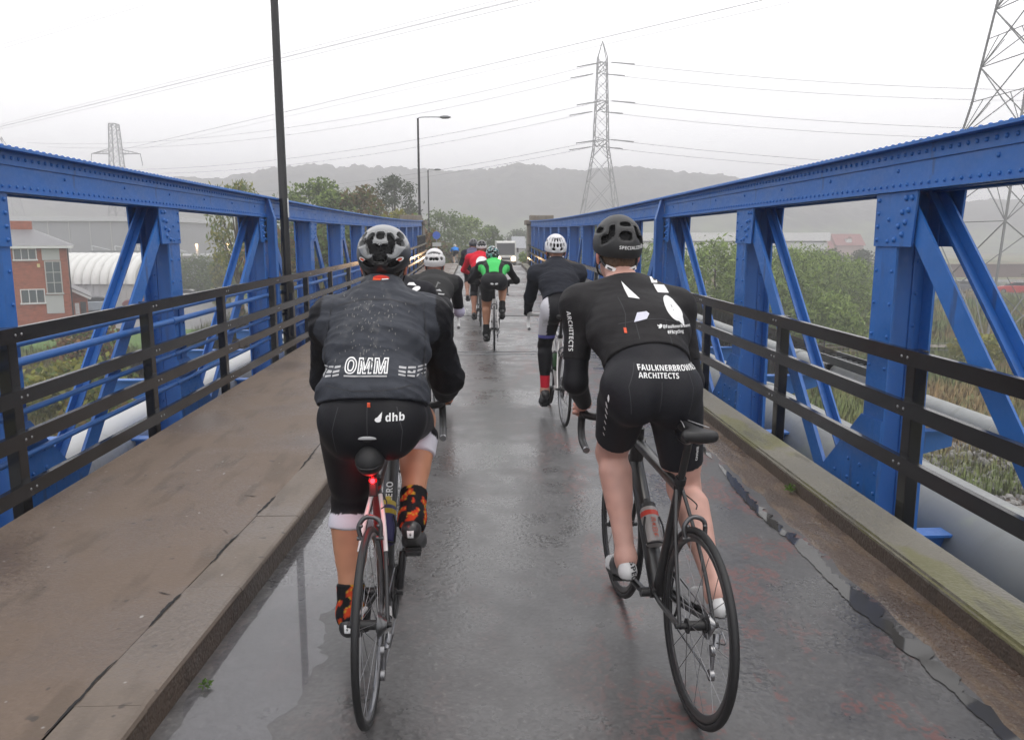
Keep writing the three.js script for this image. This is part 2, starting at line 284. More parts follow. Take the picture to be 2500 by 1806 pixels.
// ---------------------------------------------------------------- trusses
const PZ = [2.1, -0.7, -2.05, -4.85, -7.6, -10.85, -13.75, -16.65, -19.55, -22.45, -25.35, -28.25, -31.15, -34.05, -36.95, -39.3].filter(z => z !== -0.7 || true);
PZ[0] = 3.6; PZ[1] = 0.8;
const CI = 5;                                                          // middle post
function truss(s, a, label) {
  const T = thing('bridge_truss', label, 'truss', [0, 0, 0], 'blue trusses along the bridge');
  const X = d => s * (a + d), D = 0.245;
  const zr = [PZ[0], ZEND];
  // top chord: two side plates with angles, a wide riveted cover plate, open below
  const chord = part('top_chord', [
    zbox(X(0), X(0.014), 1.93, 2.166, ...zr), zbox(X(D), X(D + 0.014), 1.93, 2.166, ...zr),
    zbox(X(-0.012), X(-0.0005), 2.085, 2.166, ...zr), zbox(X(-0.012), X(-0.0005), 1.921, 1.992, ...zr),
    zbox(X(-0.036), X(-0.0125), 1.921, 1.933, ...zr), zbox(X(D + 0.0145), X(D + 0.05), 1.921, 1.933, ...zr), zbox(X(0.016), X(0.07), 1.918, 1.929, ...zr), zbox(X(D - 0.05), X(D - 0.002), 1.918, 1.929, ...zr),
    zbox(X(0.016), X(D - 0.002), 1.96, 1.967, ...zr)
  ], M.blue, T);
  for (let i = 0, z = zr[0]; z > ZEND; i++) { const z1 = Math.max(ZEND, z - 6.4); part('cover_plate', zbox(X(-0.085), X(D + 0.095), 2.1665, 2.183, z - 0.003, z1 + 0.003), M.blue, chord); z = z1; }
  part('bottom_chord', [zbox(X(0), X(0.016), -0.95, -0.55, ...zr), zbox(X(D - 0.002), X(D + 0.014), -0.95, -0.55, ...zr), zbox(X(-0.05), X(D + 0.06), -0.545, -0.53, ...zr)], M.blue, T);
  const riv = []; const R = (x, y, z, ax, r = 0.013) => riv.push([x, y + lift(z), z, ax, r]);
  for (let z = zr[0]; z > ZEND; z -= z > -14 ? 0.076 : 0.152) { R(X(-0.012), 2.128, z, 0); R(X(-0.012), 1.958, z - 0.03, 0, 0.011); R(X(-0.05), 2.183, z, 1, 0.015); R(X(D + 0.055), 2.183, z, 1, 0.015); }
  for (let z = zr[0]; z > -25; z -= 0.93) R(X(0), 2.045, z, 0, 0.013);
  PZ.forEach((z, i) => {
    const y = lift(z), tr = g => { g.translate(0, y, 0); return g; };
    const dirs = i < CI ? [1] : i > CI ? [-1] : [1, -1];               // +1: the diagonal runs down towards us
    // post: two flange plates and a web across
    const P = part('post', [tr(box(X(0.0), X(0.014), -0.55, 1.919, z - 0.13, z + 0.13)), tr(box(X(D), X(D + 0.014), -0.55, 1.919, z - 0.13, z + 0.13)), tr(box(X(0.0145), X(D - 0.0005), -0.55, 1.919, z - 0.008, z + 0.008)),
      tr(box(X(0.0145), X(0.07), -0.55, 1.9, z + 0.0085, z + 0.019)), tr(box(X(D - 0.07), X(D - 0.0005), -0.55, 1.9, z + 0.0085, z + 0.019))], M.blue, T);
    if (i === CI) part('stiffener', [tr(extr([[-0.115, 0.1], [-0.0125, 0.1], [-0.0125, 2.165], [-0.045, 2.165], [-0.115, 1.9]].map(q => [s * (a + q[0]), q[1]]), z - 0.009, z + 0.009)), tr(box(X(-0.129), X(-0.1155), 0.1, 1.9, z - 0.06, z + 0.06)), tr(bar([X(-0.122), 1.9, z], [X(-0.048), 2.175, z], 0.1, 0.013, V(0, 0, 1)))], M.blue, P);
    for (let yy = 0.05; yy < 1.55; yy += 0.2) { for (const dz of [-0.095, 0.095]) R(X(-0.001), yy, z + dz, 0, 0.012); if (z > -20) { R(X(0.05), yy + 0.06, z + 0.019, 2, 0.012); R(X(D - 0.045), yy + 0.06, z + 0.019, 2, 0.012); } }
    for (const dd of dirs) {
      const zn = PZ[i - dd]; if (zn === undefined) continue;
      const top = [1.97, z + dd * 0.06], bot = [-0.62, zn - dd * 0.16];
      for (const off of [0.0155, D - 0.0155]) {
        const A = V(X(off), top[0] + lift(top[1]), top[1]), B = V(X(off), bot[0] + lift(bot[1]), bot[1]);
        part('diagonal', [bar(A, B, 0.013, 0.15), bar(A.clone().add(V(s * (off < 0.1 ? 0.032 : -0.032), 0, 0)), B.clone().add(V(s * (off < 0.1 ? 0.032 : -0.032), 0, 0)), 0.045, 0.012)], M.blue, T);
      }
      // gussets at the head
      for (const off of [-0.0135, D + 0.015]) {
        const g = part('gusset_plate', tr(extrX([[z - dd * 0.13, 1.60], [z + dd * 0.31, 1.60], [z + dd * 0.34, 1.9195], [z - dd * 0.13, 1.9195]], X(off), X(off + 0.012))), M.blue, T);
        if (off < 0) { const rr = rngOf(i * 7 + 3); for (let k = 0; k < 4; k++) { R(X(off), 1.64 + k * 0.08, z - dd * 0.09, 0, 0.014); R(X(off), 1.64 + k * 0.08, z + dd * (0.12 + 0.035 * k), 0, 0.019); R(X(off), 1.67 + k * 0.07, z + dd * (0.2 + 0.03 * k), 0, 0.019); } R(X(off), 1.63, z + dd * 0.04, 0, 0.014); R(X(off), 1.76, z + dd * 0.04, 0, 0.014); }
      }
    }
    // gussets at the foot, both faces
    const gd = i < CI ? -1 : 1;
    if (i !== CI) for (const off of [-0.0135, D + 0.015]) part('gusset_plate', tr(extrX(gd < 0 ? [[z + 0.13, 0.52], [z + 0.13, -0.55], [z - 0.84, -0.55], [z - 0.84, -0.14], [z - 0.13, 0.52]] : [[z + 0.13, 0.52], [z + 0.84, -0.14], [z + 0.84, -0.55], [z - 0.13, -0.55], [z - 0.13, 0.52]], X(off), X(off + 0.012))), M.blue, T);
    for (const dz of [gd * 0.26, gd * 0.45, -0.1, 0.1]) if (i !== CI) for (const yy of [-0.1, 0.05, 0.18, 0.3]) if (yy < 0.5 - (Math.abs(dz) - 0.13) * 0.93 - 0.06) R(X(-0.0135), yy, z + dz, 0, 0.014);
    // cross girder end
    part('cross_girder', [tr(extr([[a - 0.3, -0.95], [a + D + 0.05, -0.95], [a + D + 2.0, -0.42], [a + D + 2.0, -0.27], [a + D + 0.02, -0.27], [a + D + 0.02, -0.5], [a - 0.3, -0.5]].map(q => [s * q[0], q[1]]), z - 0.012, z + 0.012)), tr(box(X(D + 0.03), X(D + 2.02), -0.268, -0.25, z - 0.07, z + 0.07))], M.blue, T);
  });
  const im = new THREE.InstancedMesh(new THREE.SphereGeometry(1, 7, 4), M.blue, riv.length), m = new THREE.Matrix4();
  riv.forEach(([x, y, z, ax, r], i) => { m.makeScale(r, r, r); m.setPosition(x, y, z); im.setMatrixAt(i, m); });
  im.name = 'rivets'; im.userData.kind = 'stuff'; im.castShadow = im.receiveShadow = true; T.add(im);
}
function extr(pts, z0, z1) { const s = new THREE.Shape(pts.map(p => new THREE.Vector2(...p))); const g = new THREE.ExtrudeGeometry(s, { depth: z1 - z0, bevelEnabled: false }); g.translate(0, 0, z0); return boxUV(g); }
// outline in (z, y), thickness from x0 to x1
function extrX(pts, x0, x1) { if (x0 > x1) [x0, x1] = [x1, x0]; const s = new THREE.Shape(pts.map(p => new THREE.Vector2(-p[0], p[1]))); const g = new THREE.ExtrudeGeometry(s, { depth: x1 - x0, bevelEnabled: false }); g.rotateY(Math.PI / 2); g.translate(x0, 0, 0); return boxUV(g); }
truss(-1, 2.85, 'blue riveted steel truss on the left beyond the footway');
truss(1, 2.50, 'blue riveted steel truss on the right beside the mossy kerb');

// ---------------------------------------------------------------- black guard rails
function guard(s, xRail, xPost, zs, rails, label) {
  const T = thing('guard_rail', label, 'railing', [0, 0, 0], 'black guard rails');
  const hp = rails[0][1];
  for (const z of zs) part('post', (() => { const g = cbox(s * xPost - 0.036, s * xPost + 0.036, s < 0 ? -0.02 : -0.04, hp - 0.005, z - 0.045, z + 0.045, 0.005); g.translate(0, lift(z), 0); return g; })(), M.black, T);
  const zEnds = []; for (let z = ZNEAR; z > ZEND; z -= 5.8) zEnds.push(z); zEnds.push(ZEND + 0.05);
  for (const [y0, y1] of rails) for (let i = 0; i < zEnds.length - 1; i++) part('rail', zbox(s * xRail - 0.018, s * xRail + 0.018, y0, y1, zEnds[i] - 0.004, zEnds[i + 1] + 0.004, 1.9), M.black, T);
  const b = [];
  for (const z of zs) if (z > -20) for (const [y0, y1] of rails) for (const dz of [-0.03, 0.03]) b.push(sph(s * xRail - s * 0.018, (y0 + y1) / 2 + lift(z), z + dz, 0.009, 0.6, 1, 1, 8, 5));
  part('bolts', b, M.steel, T);
}
{
  const zl = [1.8, -0.1, -2.62, -4.55, -6.45, -8.3, -10.35], zr = [1.9, -0.05, -2.1, -4.22, -6.17, -8.3, -10.4];
  for (let i = 0; i < 14; i++) { zl.push(-12.35 - i * 2.0); zr.push(-12.5 - i * 2.0); }
  guard(-1, 2.625, 2.682, zl.filter(z => z > ZEND), [[1.07, 1.155], [0.715, 0.80], [0.47, 0.555], [0.175, 0.26]], 'black four-rail guard fence along the back of the left footway');
  guard(1, 2.345, 2.402, zr.filter(z => z > ZEND), [[0.965, 1.05], [0.68, 0.765], [0.365, 0.45]], 'black three-rail guard fence on the right mossy kerb');
}
// blue tubes carried behind the left guard rail
{
  const T = thing('pipe_railing', 'row of blue horizontal tubes behind the left black guard fence', 'railing');
  for (const [y, r] of [[1.015, 0.02], [0.905, 0.028], [0.675, 0.032], [0.60, 0.02], [0.40, 0.018], [0.33, 0.02]]) {
    const pts = []; for (let z = ZNEAR; z >= -39.2; z -= 2.8) pts.push(V(-2.81, y + lift(z), z));
    const t = part('tube', new THREE.TubeGeometry(new THREE.CatmullRomCurve3(pts), 60, r, 10), M.blue, T);
    for (let z = -1.5; z > -38; z -= 5.8) part('sleeve', cyl([-2.81, y + lift(z), z], [-2.81, y + lift(z - 0.12), z - 0.12], r + 0.006, r + 0.006, 12), M.blue, t);
  }
  for (let i = 2; i < PZ.length; i++) part('bracket', (() => { const g = box(-2.848, -2.835, 0.28, 1.06, PZ[i] - 0.03, PZ[i] + 0.03); g.translate(0, lift(PZ[i]), 0); return g; })(), M.blue, T);
}
// ---------------------------------------------------------------- service pipes outside the trusses
function pipe(name, label, x, y, r, mat, bandZ, bandMat, zr = [3, -45]) {
  const T = thing(name, label, 'pipe', [0, 0, 0], 'service pipes beside the bridge'); const pts = []; for (let z = zr[0]; z >= zr[1]; z -= 3) pts.push(V(x, y + lift(z), z));
  const g = new THREE.TubeGeometry(new THREE.CatmullRomCurve3(pts), 40, r, 28), uv = g.attributes.uv; for (let i = 0; i < uv.count; i++) uv.setXY(i, uv.getX(i) * 48, uv.getY(i) * 2 * Math.PI * r);
  part('barrel', g, mat, T);
  for (const z of bandZ) part('joint_collar', (() => { const q = lathe([[r - 0.004, -0.07], [r + 0.014, -0.07], [r + 0.018, -0.05], [r + 0.018, 0.05], [r + 0.014, 0.07], [r - 0.004, 0.07]], 28); q.rotateX(Math.PI / 2); q.translate(x, y + lift(z), z); return q; })(), bandMat, T);
  return T;
}
{
  pipe('service_pipe', 'thick pale grey pipe just outside the right truss', 3.37, -0.42, 0.36, M.lagging, [-3.15, -6.1, -9.2, -13, -18, -24, -30], M.lagging);
  const t = pipe('service_pipe', 'slimmer grey pipe farther out beyond the right truss', 4.62, -0.08, 0.125, M.lagging, [-6.6, -11.2, -16, -22, -28, -34], M.lagging);
  pipe('service_pipe', 'white pipe outside the left truss behind the tubes', -3.62, -0.36, 0.28, M.whitePipe, [-5.9, -9.5, -14, -19, -25, -31], M.matteBlack);
  const c = thing('cable_tray', 'dark slotted cable tray strapped on the slimmer grey pipe', 'cable tray');
  const z0 = -8.3, z1 = -10.3, y = 0.06;
  for (const x of [4.48, 4.76]) part('side_rail', zbox(x - 0.012, x + 0.012, y, y + 0.1, z0, z1), M.black, c);
  for (let z = z0 - 0.06; z > z1; z -= 0.15) part('rung', zbox(4.492, 4.748, y + 0.02, y + 0.045, z - 0.02, z + 0.02), M.galv, c);
  part('saddle_strap', zbox(4.46, 4.78, -0.2, 0.045, z1 + 0.3, z1 + 0.36), M.black, c);
}
// ---------------------------------------------------------------- end piers
for (const [x0, x1, lab] of [[-4.05, -2.78, 'squat stone pier at the far left end of the bridge'], [2.36, 3.75, 'squat stone pier at the far right end of the bridge']]) {
  const T = thing('stone_pier', lab, 'pier', [0, 0, 0], 'stone piers at the bridge end'); const z0 = -40.9, z1 = -39.55, y = lift(ZEND);
  part('shaft', cbox(x0, x1, -6, y + 2.0, z0, z1, 0.03), M.stone, T);
  part('cap', [cbox(x0 - 0.12, x1 + 0.1, y + 2.005, y + 2.22, z0 - 0.12, z1 + 0.12, 0.03), cbox(x0 + 0.12, x1 - 0.12, y + 2.225, y + 2.46, z0 + 0.1, z1 - 0.1, 0.03)], M.stone, T);
}
// ---------------------------------------------------------------- street lamps
function streetLamp(x, z, y0, h, arm, label, near) {
  const T = thing('street_lamp', label, 'street lamp', [x, y0, z], 'street lamps along the left side');
  part('pole', [cyl([0, 1.18, 0], [0, h, 0], near ? 0.062 : 0.07, near ? 0.042 : 0.05, 16)], M.black, T);
  part('base', [cyl([0, 0, 0], [0, 1.1, 0], 0.088, 0.088, 18), cyl([0, 1.1, 0], [0, 1.2, 0], 0.088, 0.062, 18)], M.black, T);
  if (near) { part('door', box(0.03, 0.087, 0.35, 0.95, 0.03, 0.08), M.black, T); part('identity_plate', box(0.052, 0.066, 1.98, 2.24, -0.014, 0.02), M.white, T); }
  const a = part('arm', [tubeG([[0, h - 0.02, 0], [arm * 0.06, h + 0.03, 0], [arm * 0.5, h + 0.06, 0], [arm, h + 0.06, 0]], 0.024, 16, 8)], M.galv, T);
  part('lantern', (() => { const g = new THREE.SphereGeometry(1, 16, 10); g.scale(0.3, 0.085, 0.13); g.translate(arm + 0.22, h + 0.06, 0); return g; })(), M.galv, a);
}
streetLamp(-2.70, -11.25, lift(11.2) - 0.05, 8.2, 1.6, 'tall black street lamp pole rising from the guard fence, nearest one', true);
streetLamp(-3.1, -41.6, 0, 7.6, 1.15, 'black street lamp with its arm over the road past the pier', false);
streetLamp(-4.43, -70, roadY(-70) - 0.3, 8.6, 0.6, 'farthest street lamp, small, beyond the bridge end', false);
// ---------------------------------------------------------------- land
const G = -6;
{
  const a = fbmMap(1024, 1024, 6, 6, 6, 51), b = fbmMap(1024, 1024, 48, 48, 4, 52), c = fbmMap(1024, 1024, 3, 3, 4, 53);
  M.ground = new THREE.MeshStandardMaterial({ map: tex(1024, 1024, i => { let k = mixc([0.10, 0.12, 0.035], [0.15, 0.165, 0.05], b[i]); k = mixc(k, [0.17, 0.105, 0.045], 0.8 * sstep(0.52, 0.62, a[i])); return mixc(k, [0.05, 0.07, 0.02], 0.6 * sstep(0.55, 0.66, c[i])); }, 1 / 34, 1 / 34), roughness: 0.95 });
  M.lawn = new THREE.MeshStandardMaterial({ map: tex(512, 512, (i, x, y) => mulc([0.075, 0.145, 0.025], 0.7 + 0.6 * b[(y * 2) * 1024 + x * 2]), 1 / 12, 1 / 12), roughness: 0.95 });
  M.yard = new THREE.MeshStandardMaterial({ map: tex(512, 512, (i, x, y) => mulc([0.11, 0.11, 0.115], 0.7 + 0.6 * a[(y * 2) * 1024 + x * 2]), 1 / 14, 1 / 14), roughness: 0.5 });
  const brick = fbmMap(512, 512, 16, 64, 3, 55);
  M.brick = new THREE.MeshStandardMaterial({ map: tex(512, 512, (i, x, y) => mulc([0.30, 0.088, 0.045], 0.65 + 0.7 * brick[i]), 1 / 4, 1 / 4), roughness: 0.85 });
  M.slate = new THREE.MeshStandardMaterial({ map: tex(512, 512, (i, x, y) => mulc([0.17, 0.17, 0.18], 0.75 + 0.5 * brick[i]), 1 / 4, 1 / 4), roughness: 0.45 });
}
{
  const flat = (x0, x1, z0, z1, y) => { const g = new THREE.PlaneGeometry(x1 - x0, z0 - z1, 1, 1); g.rotateX(-Math.PI / 2); g.translate((x0 + x1) / 2, y, (z0 + z1) / 2); return boxUV(g); };
  // one rolling sheet out to the horizon
  const xs = [], zs = []; for (let i = -40; i <= 40; i++) xs.push(Math.sign(i) * Math.pow(Math.abs(i) / 40, 2.2) * 1000); for (let i = 0; i <= 60; i++) zs.push(150 - Math.pow(i / 60, 1.4) * 900);
  const pos = [], uv = [], idx = []; for (const z of zs) for (const x of xs) { pos.push(x, G - 0.02 + (x > 8 ? 0.5 * N3(x * 0.05, z * 0.05, 1) - 0.2 : 0), z); uv.push(x, -z); }
  const w = xs.length; for (let j = 0; j < zs.length - 1; j++) for (let i = 0; i < w - 1; i++) { const k = j * w + i; idx.push(k, k + 1, k + w, k + 1, k + w + 1, k + w); }
  const g = new THREE.BufferGeometry(); g.setAttribute('position', new THREE.Float32BufferAttribute(pos, 3)); g.setAttribute('uv', new THREE.Float32BufferAttribute(uv, 2)); g.setIndex(idx); g.computeVertexNormals();
  struct('ground', g, M.ground);
  struct('lawn', [flat(-46, -19, -52, -68, G + 0.03)], M.lawn);
  struct('lawn', [flat(-70, -26, -104, -124, G + 0.03)], M.lawn);
  struct('yard', flat(-75, -24, -66.5, -103.5, G + 0.012), M.yard);
  struct('car_park', flat(52, 130, -98, -140, G + 0.3), M.yard);
  struct('path', (() => { const q = sheet(() => 12, () => 46, G + 0.34, -52.2, -53.6, 2, 10, () => 0); return q; })(), M.kerb);
  // embankment carrying the road beyond the bridge, and the road on it
  const cross = [[-22, G - 0.1], [-5.2, -0.12], [6.2, -0.12], [24, G - 0.1]], ez = []; for (let z = -40.2; z > -230; z -= 4) ez.push(z);
  const bend = z => Math.pow(Math.max(0, -z - 84), 1.7) * 0.03, P = [], U = [], I = [];
  for (const z of ez) cross.forEach(([x, y], i) => { const yy = (i === 1 || i === 2) ? Math.max(roadY(z), -4.2) + y : y; P.push(x + bend(z), yy, z); U.push(x, -z); });
  for (let j = 0; j < ez.length - 1; j++) for (let i = 0; i < 3; i++) { const k = j * 4 + i; I.push(k, k + 1, k + 4, k + 1, k + 5, k + 4); }
  const e = new THREE.BufferGeometry(); e.setAttribute('position', new THREE.Float32BufferAttribute(P, 3)); e.setAttribute('uv', new THREE.Float32BufferAttribute(U, 2)); e.setIndex(I); e.computeVertexNormals(); struct('embankment', e, M.ground);
  struct('road', sheet(z => -2.6 + bend(z) + 1.5 * sstep(-44, -40, z), z => 4.4 + bend(z) - 2.3 * sstep(-44, -40, z), 0, ZEND - 0.01, -220, 70, 4, z => Math.max(roadY(z), -4.05)), M.road);
  struct('footway', sheet(z => -4.6 + bend(z), z => -2.65 + bend(z), 0.1, ZEND - 0.01, -120, 40, 2, z => Math.max(roadY(z), -4.05)), M.footway);
  struct('verge', sheet(z => 2.3 + bend(z), z => 3.3 + bend(z), 0.16, ZEND - 0.01, -56, 12, 2, z => roadY(z)), M.kerb);
}
// wooded ridge
{
  const H = [[-1100, 30], [-500, 36], [-330, 40], [-200, 45], [-150, 52], [-90, 55.5], [-30, 52], [46, 54.5], [110, 53.5], [150, 51], [180, 49], [215, 40], [290, 31], [420, 30], [700, 34], [1300, 30]];
  const hx = x => { for (let i = 0; i < H.length - 1; i++) if (x <= H[i + 1][0]) { const t = clamp((x - H[i][0]) / (H[i + 1][0] - H[i][0]), 0, 1); return lerp(H[i][1], H[i + 1][1], t * t * (3 - 2 * t)); } return 30; };
  const x0 = -700, x1 = 850, z0 = -400, z1 = -700, nx = 480, nz = 100, pos = [], col = [], idx = [];
  for (let j = 0; j <= nz; j++) for (let i = 0; i <= nx; i++) {
    const x = lerp(x0, x1, i / nx), z = lerp(z0, z1, j / nz), t = sstep(-410, -620, z), wood = sstep(-470, -500, z + 30 * N3(x * 0.012, z * 0.012, 3));
    const lumps = 5.5 * (1 - 1.6 * Math.abs(N3(x * 0.045, z * 0.045, 5))) + 3.2 * (1 - 1.6 * Math.abs(N3(x * 0.105, z * 0.105, 8))) + 3 * N3(x * 0.02, z * 0.02, 2) - 4;
    pos.push(x, G + (hx(x) + 1) * Math.pow(t, 0.8) + wood * lumps * 1.5, z);
    const n = 0.75 + 0.9 * N3(x * 0.1, z * 0.1, 9) + 0.2 * N3(x * 0.5, z * 0.5, 1), c = mixc([0.11, 0.15, 0.05], mixc([0.026, 0.038, 0.016], [0.05, 0.052, 0.02], clamp(0.5 + N3(x * 0.04, z * 0.04, 12), 0, 1)), wood); col.push(c[0] * n, c[1] * n, c[2] * n);
  }
  for (let j = 0; j < nz; j++) for (let i = 0; i < nx; i++) { const k = j * (nx + 1) + i; idx.push(k, k + 1, k + nx + 1, k + 1, k + nx + 2, k + nx + 1); }
  const g = new THREE.BufferGeometry(); g.setAttribute('position', new THREE.Float32BufferAttribute(pos, 3)); g.setAttribute('color', new THREE.Float32BufferAttribute(col, 3)); g.setIndex(idx); g.computeVertexNormals();
  struct('wooded_hill', g, new THREE.MeshStandardMaterial({ vertexColors: true, roughness: 1 }));
}
// ---------------------------------------------------------------- vegetation
function leafCloud(n, posFn, size, colFn, seed, aspect = 0.55, droop = 0) {
  const r = rngOf(seed), pos = new Float32Array(n * 12), col = new Float32Array(n * 12), nor = new Float32Array(n * 12), idx = []; const u = V(), v = V(), c = V(), nn = V();
  for (let i = 0; i < n; i++) {
    const p = posFn(r); c.set(p[0], p[1], p[2]); u.set(r() - 0.5, (r() - 0.5) * (1 + droop) - 0.3 * droop, r() - 0.5).normalize(); nn.set(r() - 0.5, r() - 0.2, r() - 0.5).normalize(); v.copy(nn).cross(u).normalize(); nn.copy(u).cross(v);
    const s = size * (0.6 + 0.8 * r()), q = [[-0.5, 0], [0, -aspect / 2], [0.5, 0], [0, aspect / 2]], k = colFn(r, p);
    q.forEach(([a, b], j) => { const o = i * 12 + j * 3; pos[o] = c.x + (u.x * a + v.x * b) * s; pos[o + 1] = c.y + (u.y * a + v.y * b) * s; pos[o + 2] = c.z + (u.z * a + v.z * b) * s; nor[o] = nn.x; nor[o + 1] = nn.y; nor[o + 2] = nn.z; col[o] = k[0]; col[o + 1] = k[1]; col[o + 2] = k[2]; });
    const b = i * 4; idx.push(b, b + 1, b + 2, b, b + 2, b + 3);
  }
  const g = new THREE.BufferGeometry(); g.setAttribute('position', new THREE.BufferAttribute(pos, 3)); g.setAttribute('normal', new THREE.BufferAttribute(nor, 3)); g.setAttribute('color', new THREE.BufferAttribute(col, 3)); g.setIndex(idx); return g;
}
M.leaf = new THREE.MeshPhysicalMaterial({ vertexColors: true, roughness: 0.9, side: THREE.DoubleSide, transmission: 0.4, thickness: 0, specularIntensity: 0.5 });
M.bark = std([0.06, 0.045, 0.032], 0.95);
const FOL = { green: [[0.076, 0.126, 0.030], [0.144, 0.203, 0.051]], willow: [[0.173, 0.264, 0.059], [0.324, 0.411, 0.121]], brown: [[0.101, 0.085, 0.034], [0.203, 0.139, 0.048]], dark: [[0.037, 0.061, 0.030], [0.076, 0.101, 0.040]], yellow: [[0.169, 0.194, 0.037], [0.288, 0.270, 0.059]], rust: [[0.169, 0.092, 0.043], [0.270, 0.151, 0.059]], hedge: [[0.068, 0.105, 0.037], [0.119, 0.160, 0.059]] };
function tree(name, label, cat, x, z, y0, top, rad, pal, o = {}) {
  const seed = o.seed || Math.floor(Math.abs(x * 131 + z * 57)) + 5, r = rngOf(seed), h = top - y0, T = thing(name, label, cat, [x, y0, z], o.group);
  const cl = []; const nc = o.clumps || 16, lo = o.low ?? 0.3;
  for (let i = 0; i < nc; i++) { const t = i / (nc - 1), yy = h * lerp(lo, 0.92, t), env = o.cone ? (1.05 - t) : Math.sqrt(Math.max(0.06, 1 - Math.pow((t - 0.42) / 0.62, 2))); const an = i * 2.4 + r(), rr = rad * env * (0.35 + 0.5 * r()); cl.push([Math.cos(an) * rr, yy, Math.sin(an) * rr, rad * (o.cone ? 0.42 : 0.36) * (0.7 + 0.6 * r()) * (0.6 + 0.5 * env)]); }
  cl.push([0, h * 0.9, 0, rad * 0.3]);
  const tr = [cyl([0, -0.3, 0], [0.05, h * 0.5, 0], h * 0.022, h * 0.014, 8), cyl([0.05, h * 0.5, 0], [0.02, h * 0.86, 0.05], h * 0.014, h * 0.005, 6)];
  for (const c of cl.slice(0, 12)) tr.push(cyl([0.03, Math.max(h * 0.12, c[1] * 0.62), 0], [c[0] * 0.85, c[1], c[2] * 0.85], h * 0.008, h * 0.003, 5));
  part('trunk', tr, M.bark, T);
  const n = o.leaves || 3600, P = FOL[pal], P2 = o.pal2 ? FOL[o.pal2] : P;
  part('crown', leafCloud(n, q => { const c = cl[Math.floor(q() * cl.length)]; const a = q() * 6.283, b = Math.acos(2 * q() - 1), d = c[3] * Math.pow(q(), 0.45) * (0.75 + 0.5 * q()); return [c[0] + d * Math.sin(b) * Math.cos(a), Math.max(0.05, c[1] + d * Math.cos(b) * (o.tall || 0.85)), c[2] + d * Math.sin(b) * Math.sin(a)]; }, o.leaf || 0.3, (q, p) => mulc(mixc(...(q() < 0.3 ? P2 : P), q()), 0.8 + 0.4 * q()), seed + 9, o.aspect || 0.6, o.droop || 0), M.leaf, T);
  return T;
}
{
  const g1 = 'trees beyond the left truss';
  tree('roadside_tree', 'wispy pale green tree top poking over the left truss, leftmost of the tree row', 'tree', -17.9, -60, G, 6.2, 2.6, 'yellow', { leaves: 2200, pal2: 'green', droop: 1, aspect: 0.3, leaf: 0.42, low: 0.45 });
  tree('roadside_tree', 'bushy green tree just right of the near lamp pole', 'tree', -12.4, -62, G, 6.4, 3.3, 'green', { leaves: 5200, pal2: 'willow' });
  tree('roadside_tree', 'broad green tree left of the brownish tree', 'tree', -14.9, -66, G, 5.6, 2.9, 'green', { leaves: 4200 });
  tree('roadside_tree', 'rounded leafy green tree beside the brownish tree', 'tree', -10.6, -58, G, 5.5, 2.8, 'green', { leaves: 4800, pal2: 'willow' });
  tree('roadside_tree', 'brownish autumn tree left of the dark spreading tree', 'tree', -8.5, -58, G, 5.6, 2.7, 'brown', { leaves: 4600, pal2: 'green' });
  tree('roadside_tree', 'dark spreading tree standing left of the arm lamp', 'tree', -8.2, -78, G, 8.1, 3.3, 'dark', { leaves: 4200, leaf: 0.34, low: 0.45, aspect: 0.4 });
  tree('roadside_tree', 'yellow-green shrubby tree behind the left stone pier', 'tree', -5.6, -54, -2.6, 3.4, 2.3, 'yellow', { leaves: 4200, pal2: 'brown', low: 0.12 });
  tree('roadside_tree', 'rust brown bush behind the left pier near the far lamp', 'tree', -4.1, -50, -0.6, 2.9, 1.5, 'rust', { leaves: 2600, pal2: 'green', low: 0.1 });
  for (const [x, z, t, rd, p, l] of [[-12.6, -51, 2.2, 2.2, 'rust', 'rusty brown thicket showing through the left truss beside the near lamp'], [-10.2, -49, 2.6, 2.9, 'brown', 'brown and green thicket filling the left truss panels'], [-7.6, -48, 2.6, 2.6, 'green', 'green thicket behind the far left truss panels'], [-6.2, -45.5, 2.1, 1.9, 'brown', 'low brown bush close behind the left truss end']])
    tree('bank_shrub', l, 'shrub', x, z, Math.max(G, -4.4 + (x + 16) * 0.25), t, rd, p, { leaves: 4200, pal2: 'green', low: 0.08, clumps: 20, group: 'shrubs on the left bank' });
  const gf = 'trees beyond the end of the road';
  for (const [x, z, t, rd, p, l] of [[-9, -98, 4.6, 3.6, 'green', 'hazy green tree beyond the road end, behind the blue sign'], [-4.4, -100, 4.9, 3.9, 'green', 'large hazy green tree beyond the far blue-shirted rider'], [-1.2, -103, 4.4, 3.2, 'willow', 'yellowish hazy tree right of the far blue-shirted rider'], [1.6, -106, 3.2, 2.6, 'green', 'low hazy tree just left of the white van'], [-7, -84, 1.6, 3.0, 'brown', 'brown hedge bush behind the blue sign'], [-3.4, -82, 0.9, 2.8, 'brown', 'brown hedge bush behind the far blue-shirted rider'], [-0.6, -86, 0.6, 2.4, 'hedge', 'green hedge bush left of the white van'], [8, -165, 3.2, 4, 'dark', 'small dim tree in the mist behind the white gabled house'], [4.9, -62, 0.9, 1.5, 'rust', 'reddish bush beside the road by the right pier'], [5.6, -70, 1.9, 2.0, 'willow', 'pale bush right of the white van'], [8.3, -62, 3.4, 1.7, 'yellow', 'twiggy pale bush poking above the right truss beside the pier'], [10.6, -66, 3.2, 1.8, 'willow', 'twiggy bush poking above the right truss below the middle pylon']])
    tree('distant_tree', l, 'tree', x, z, Math.max(G, roadY(Math.max(z, -100)) - 1.2), t, rd, p, { leaves: 3600, pal2: 'green', low: 0.1, clumps: 18, group: gf, leaf: 0.36 });
  // willow scrub on the right
  const gw = 'willow scrub below the right truss';
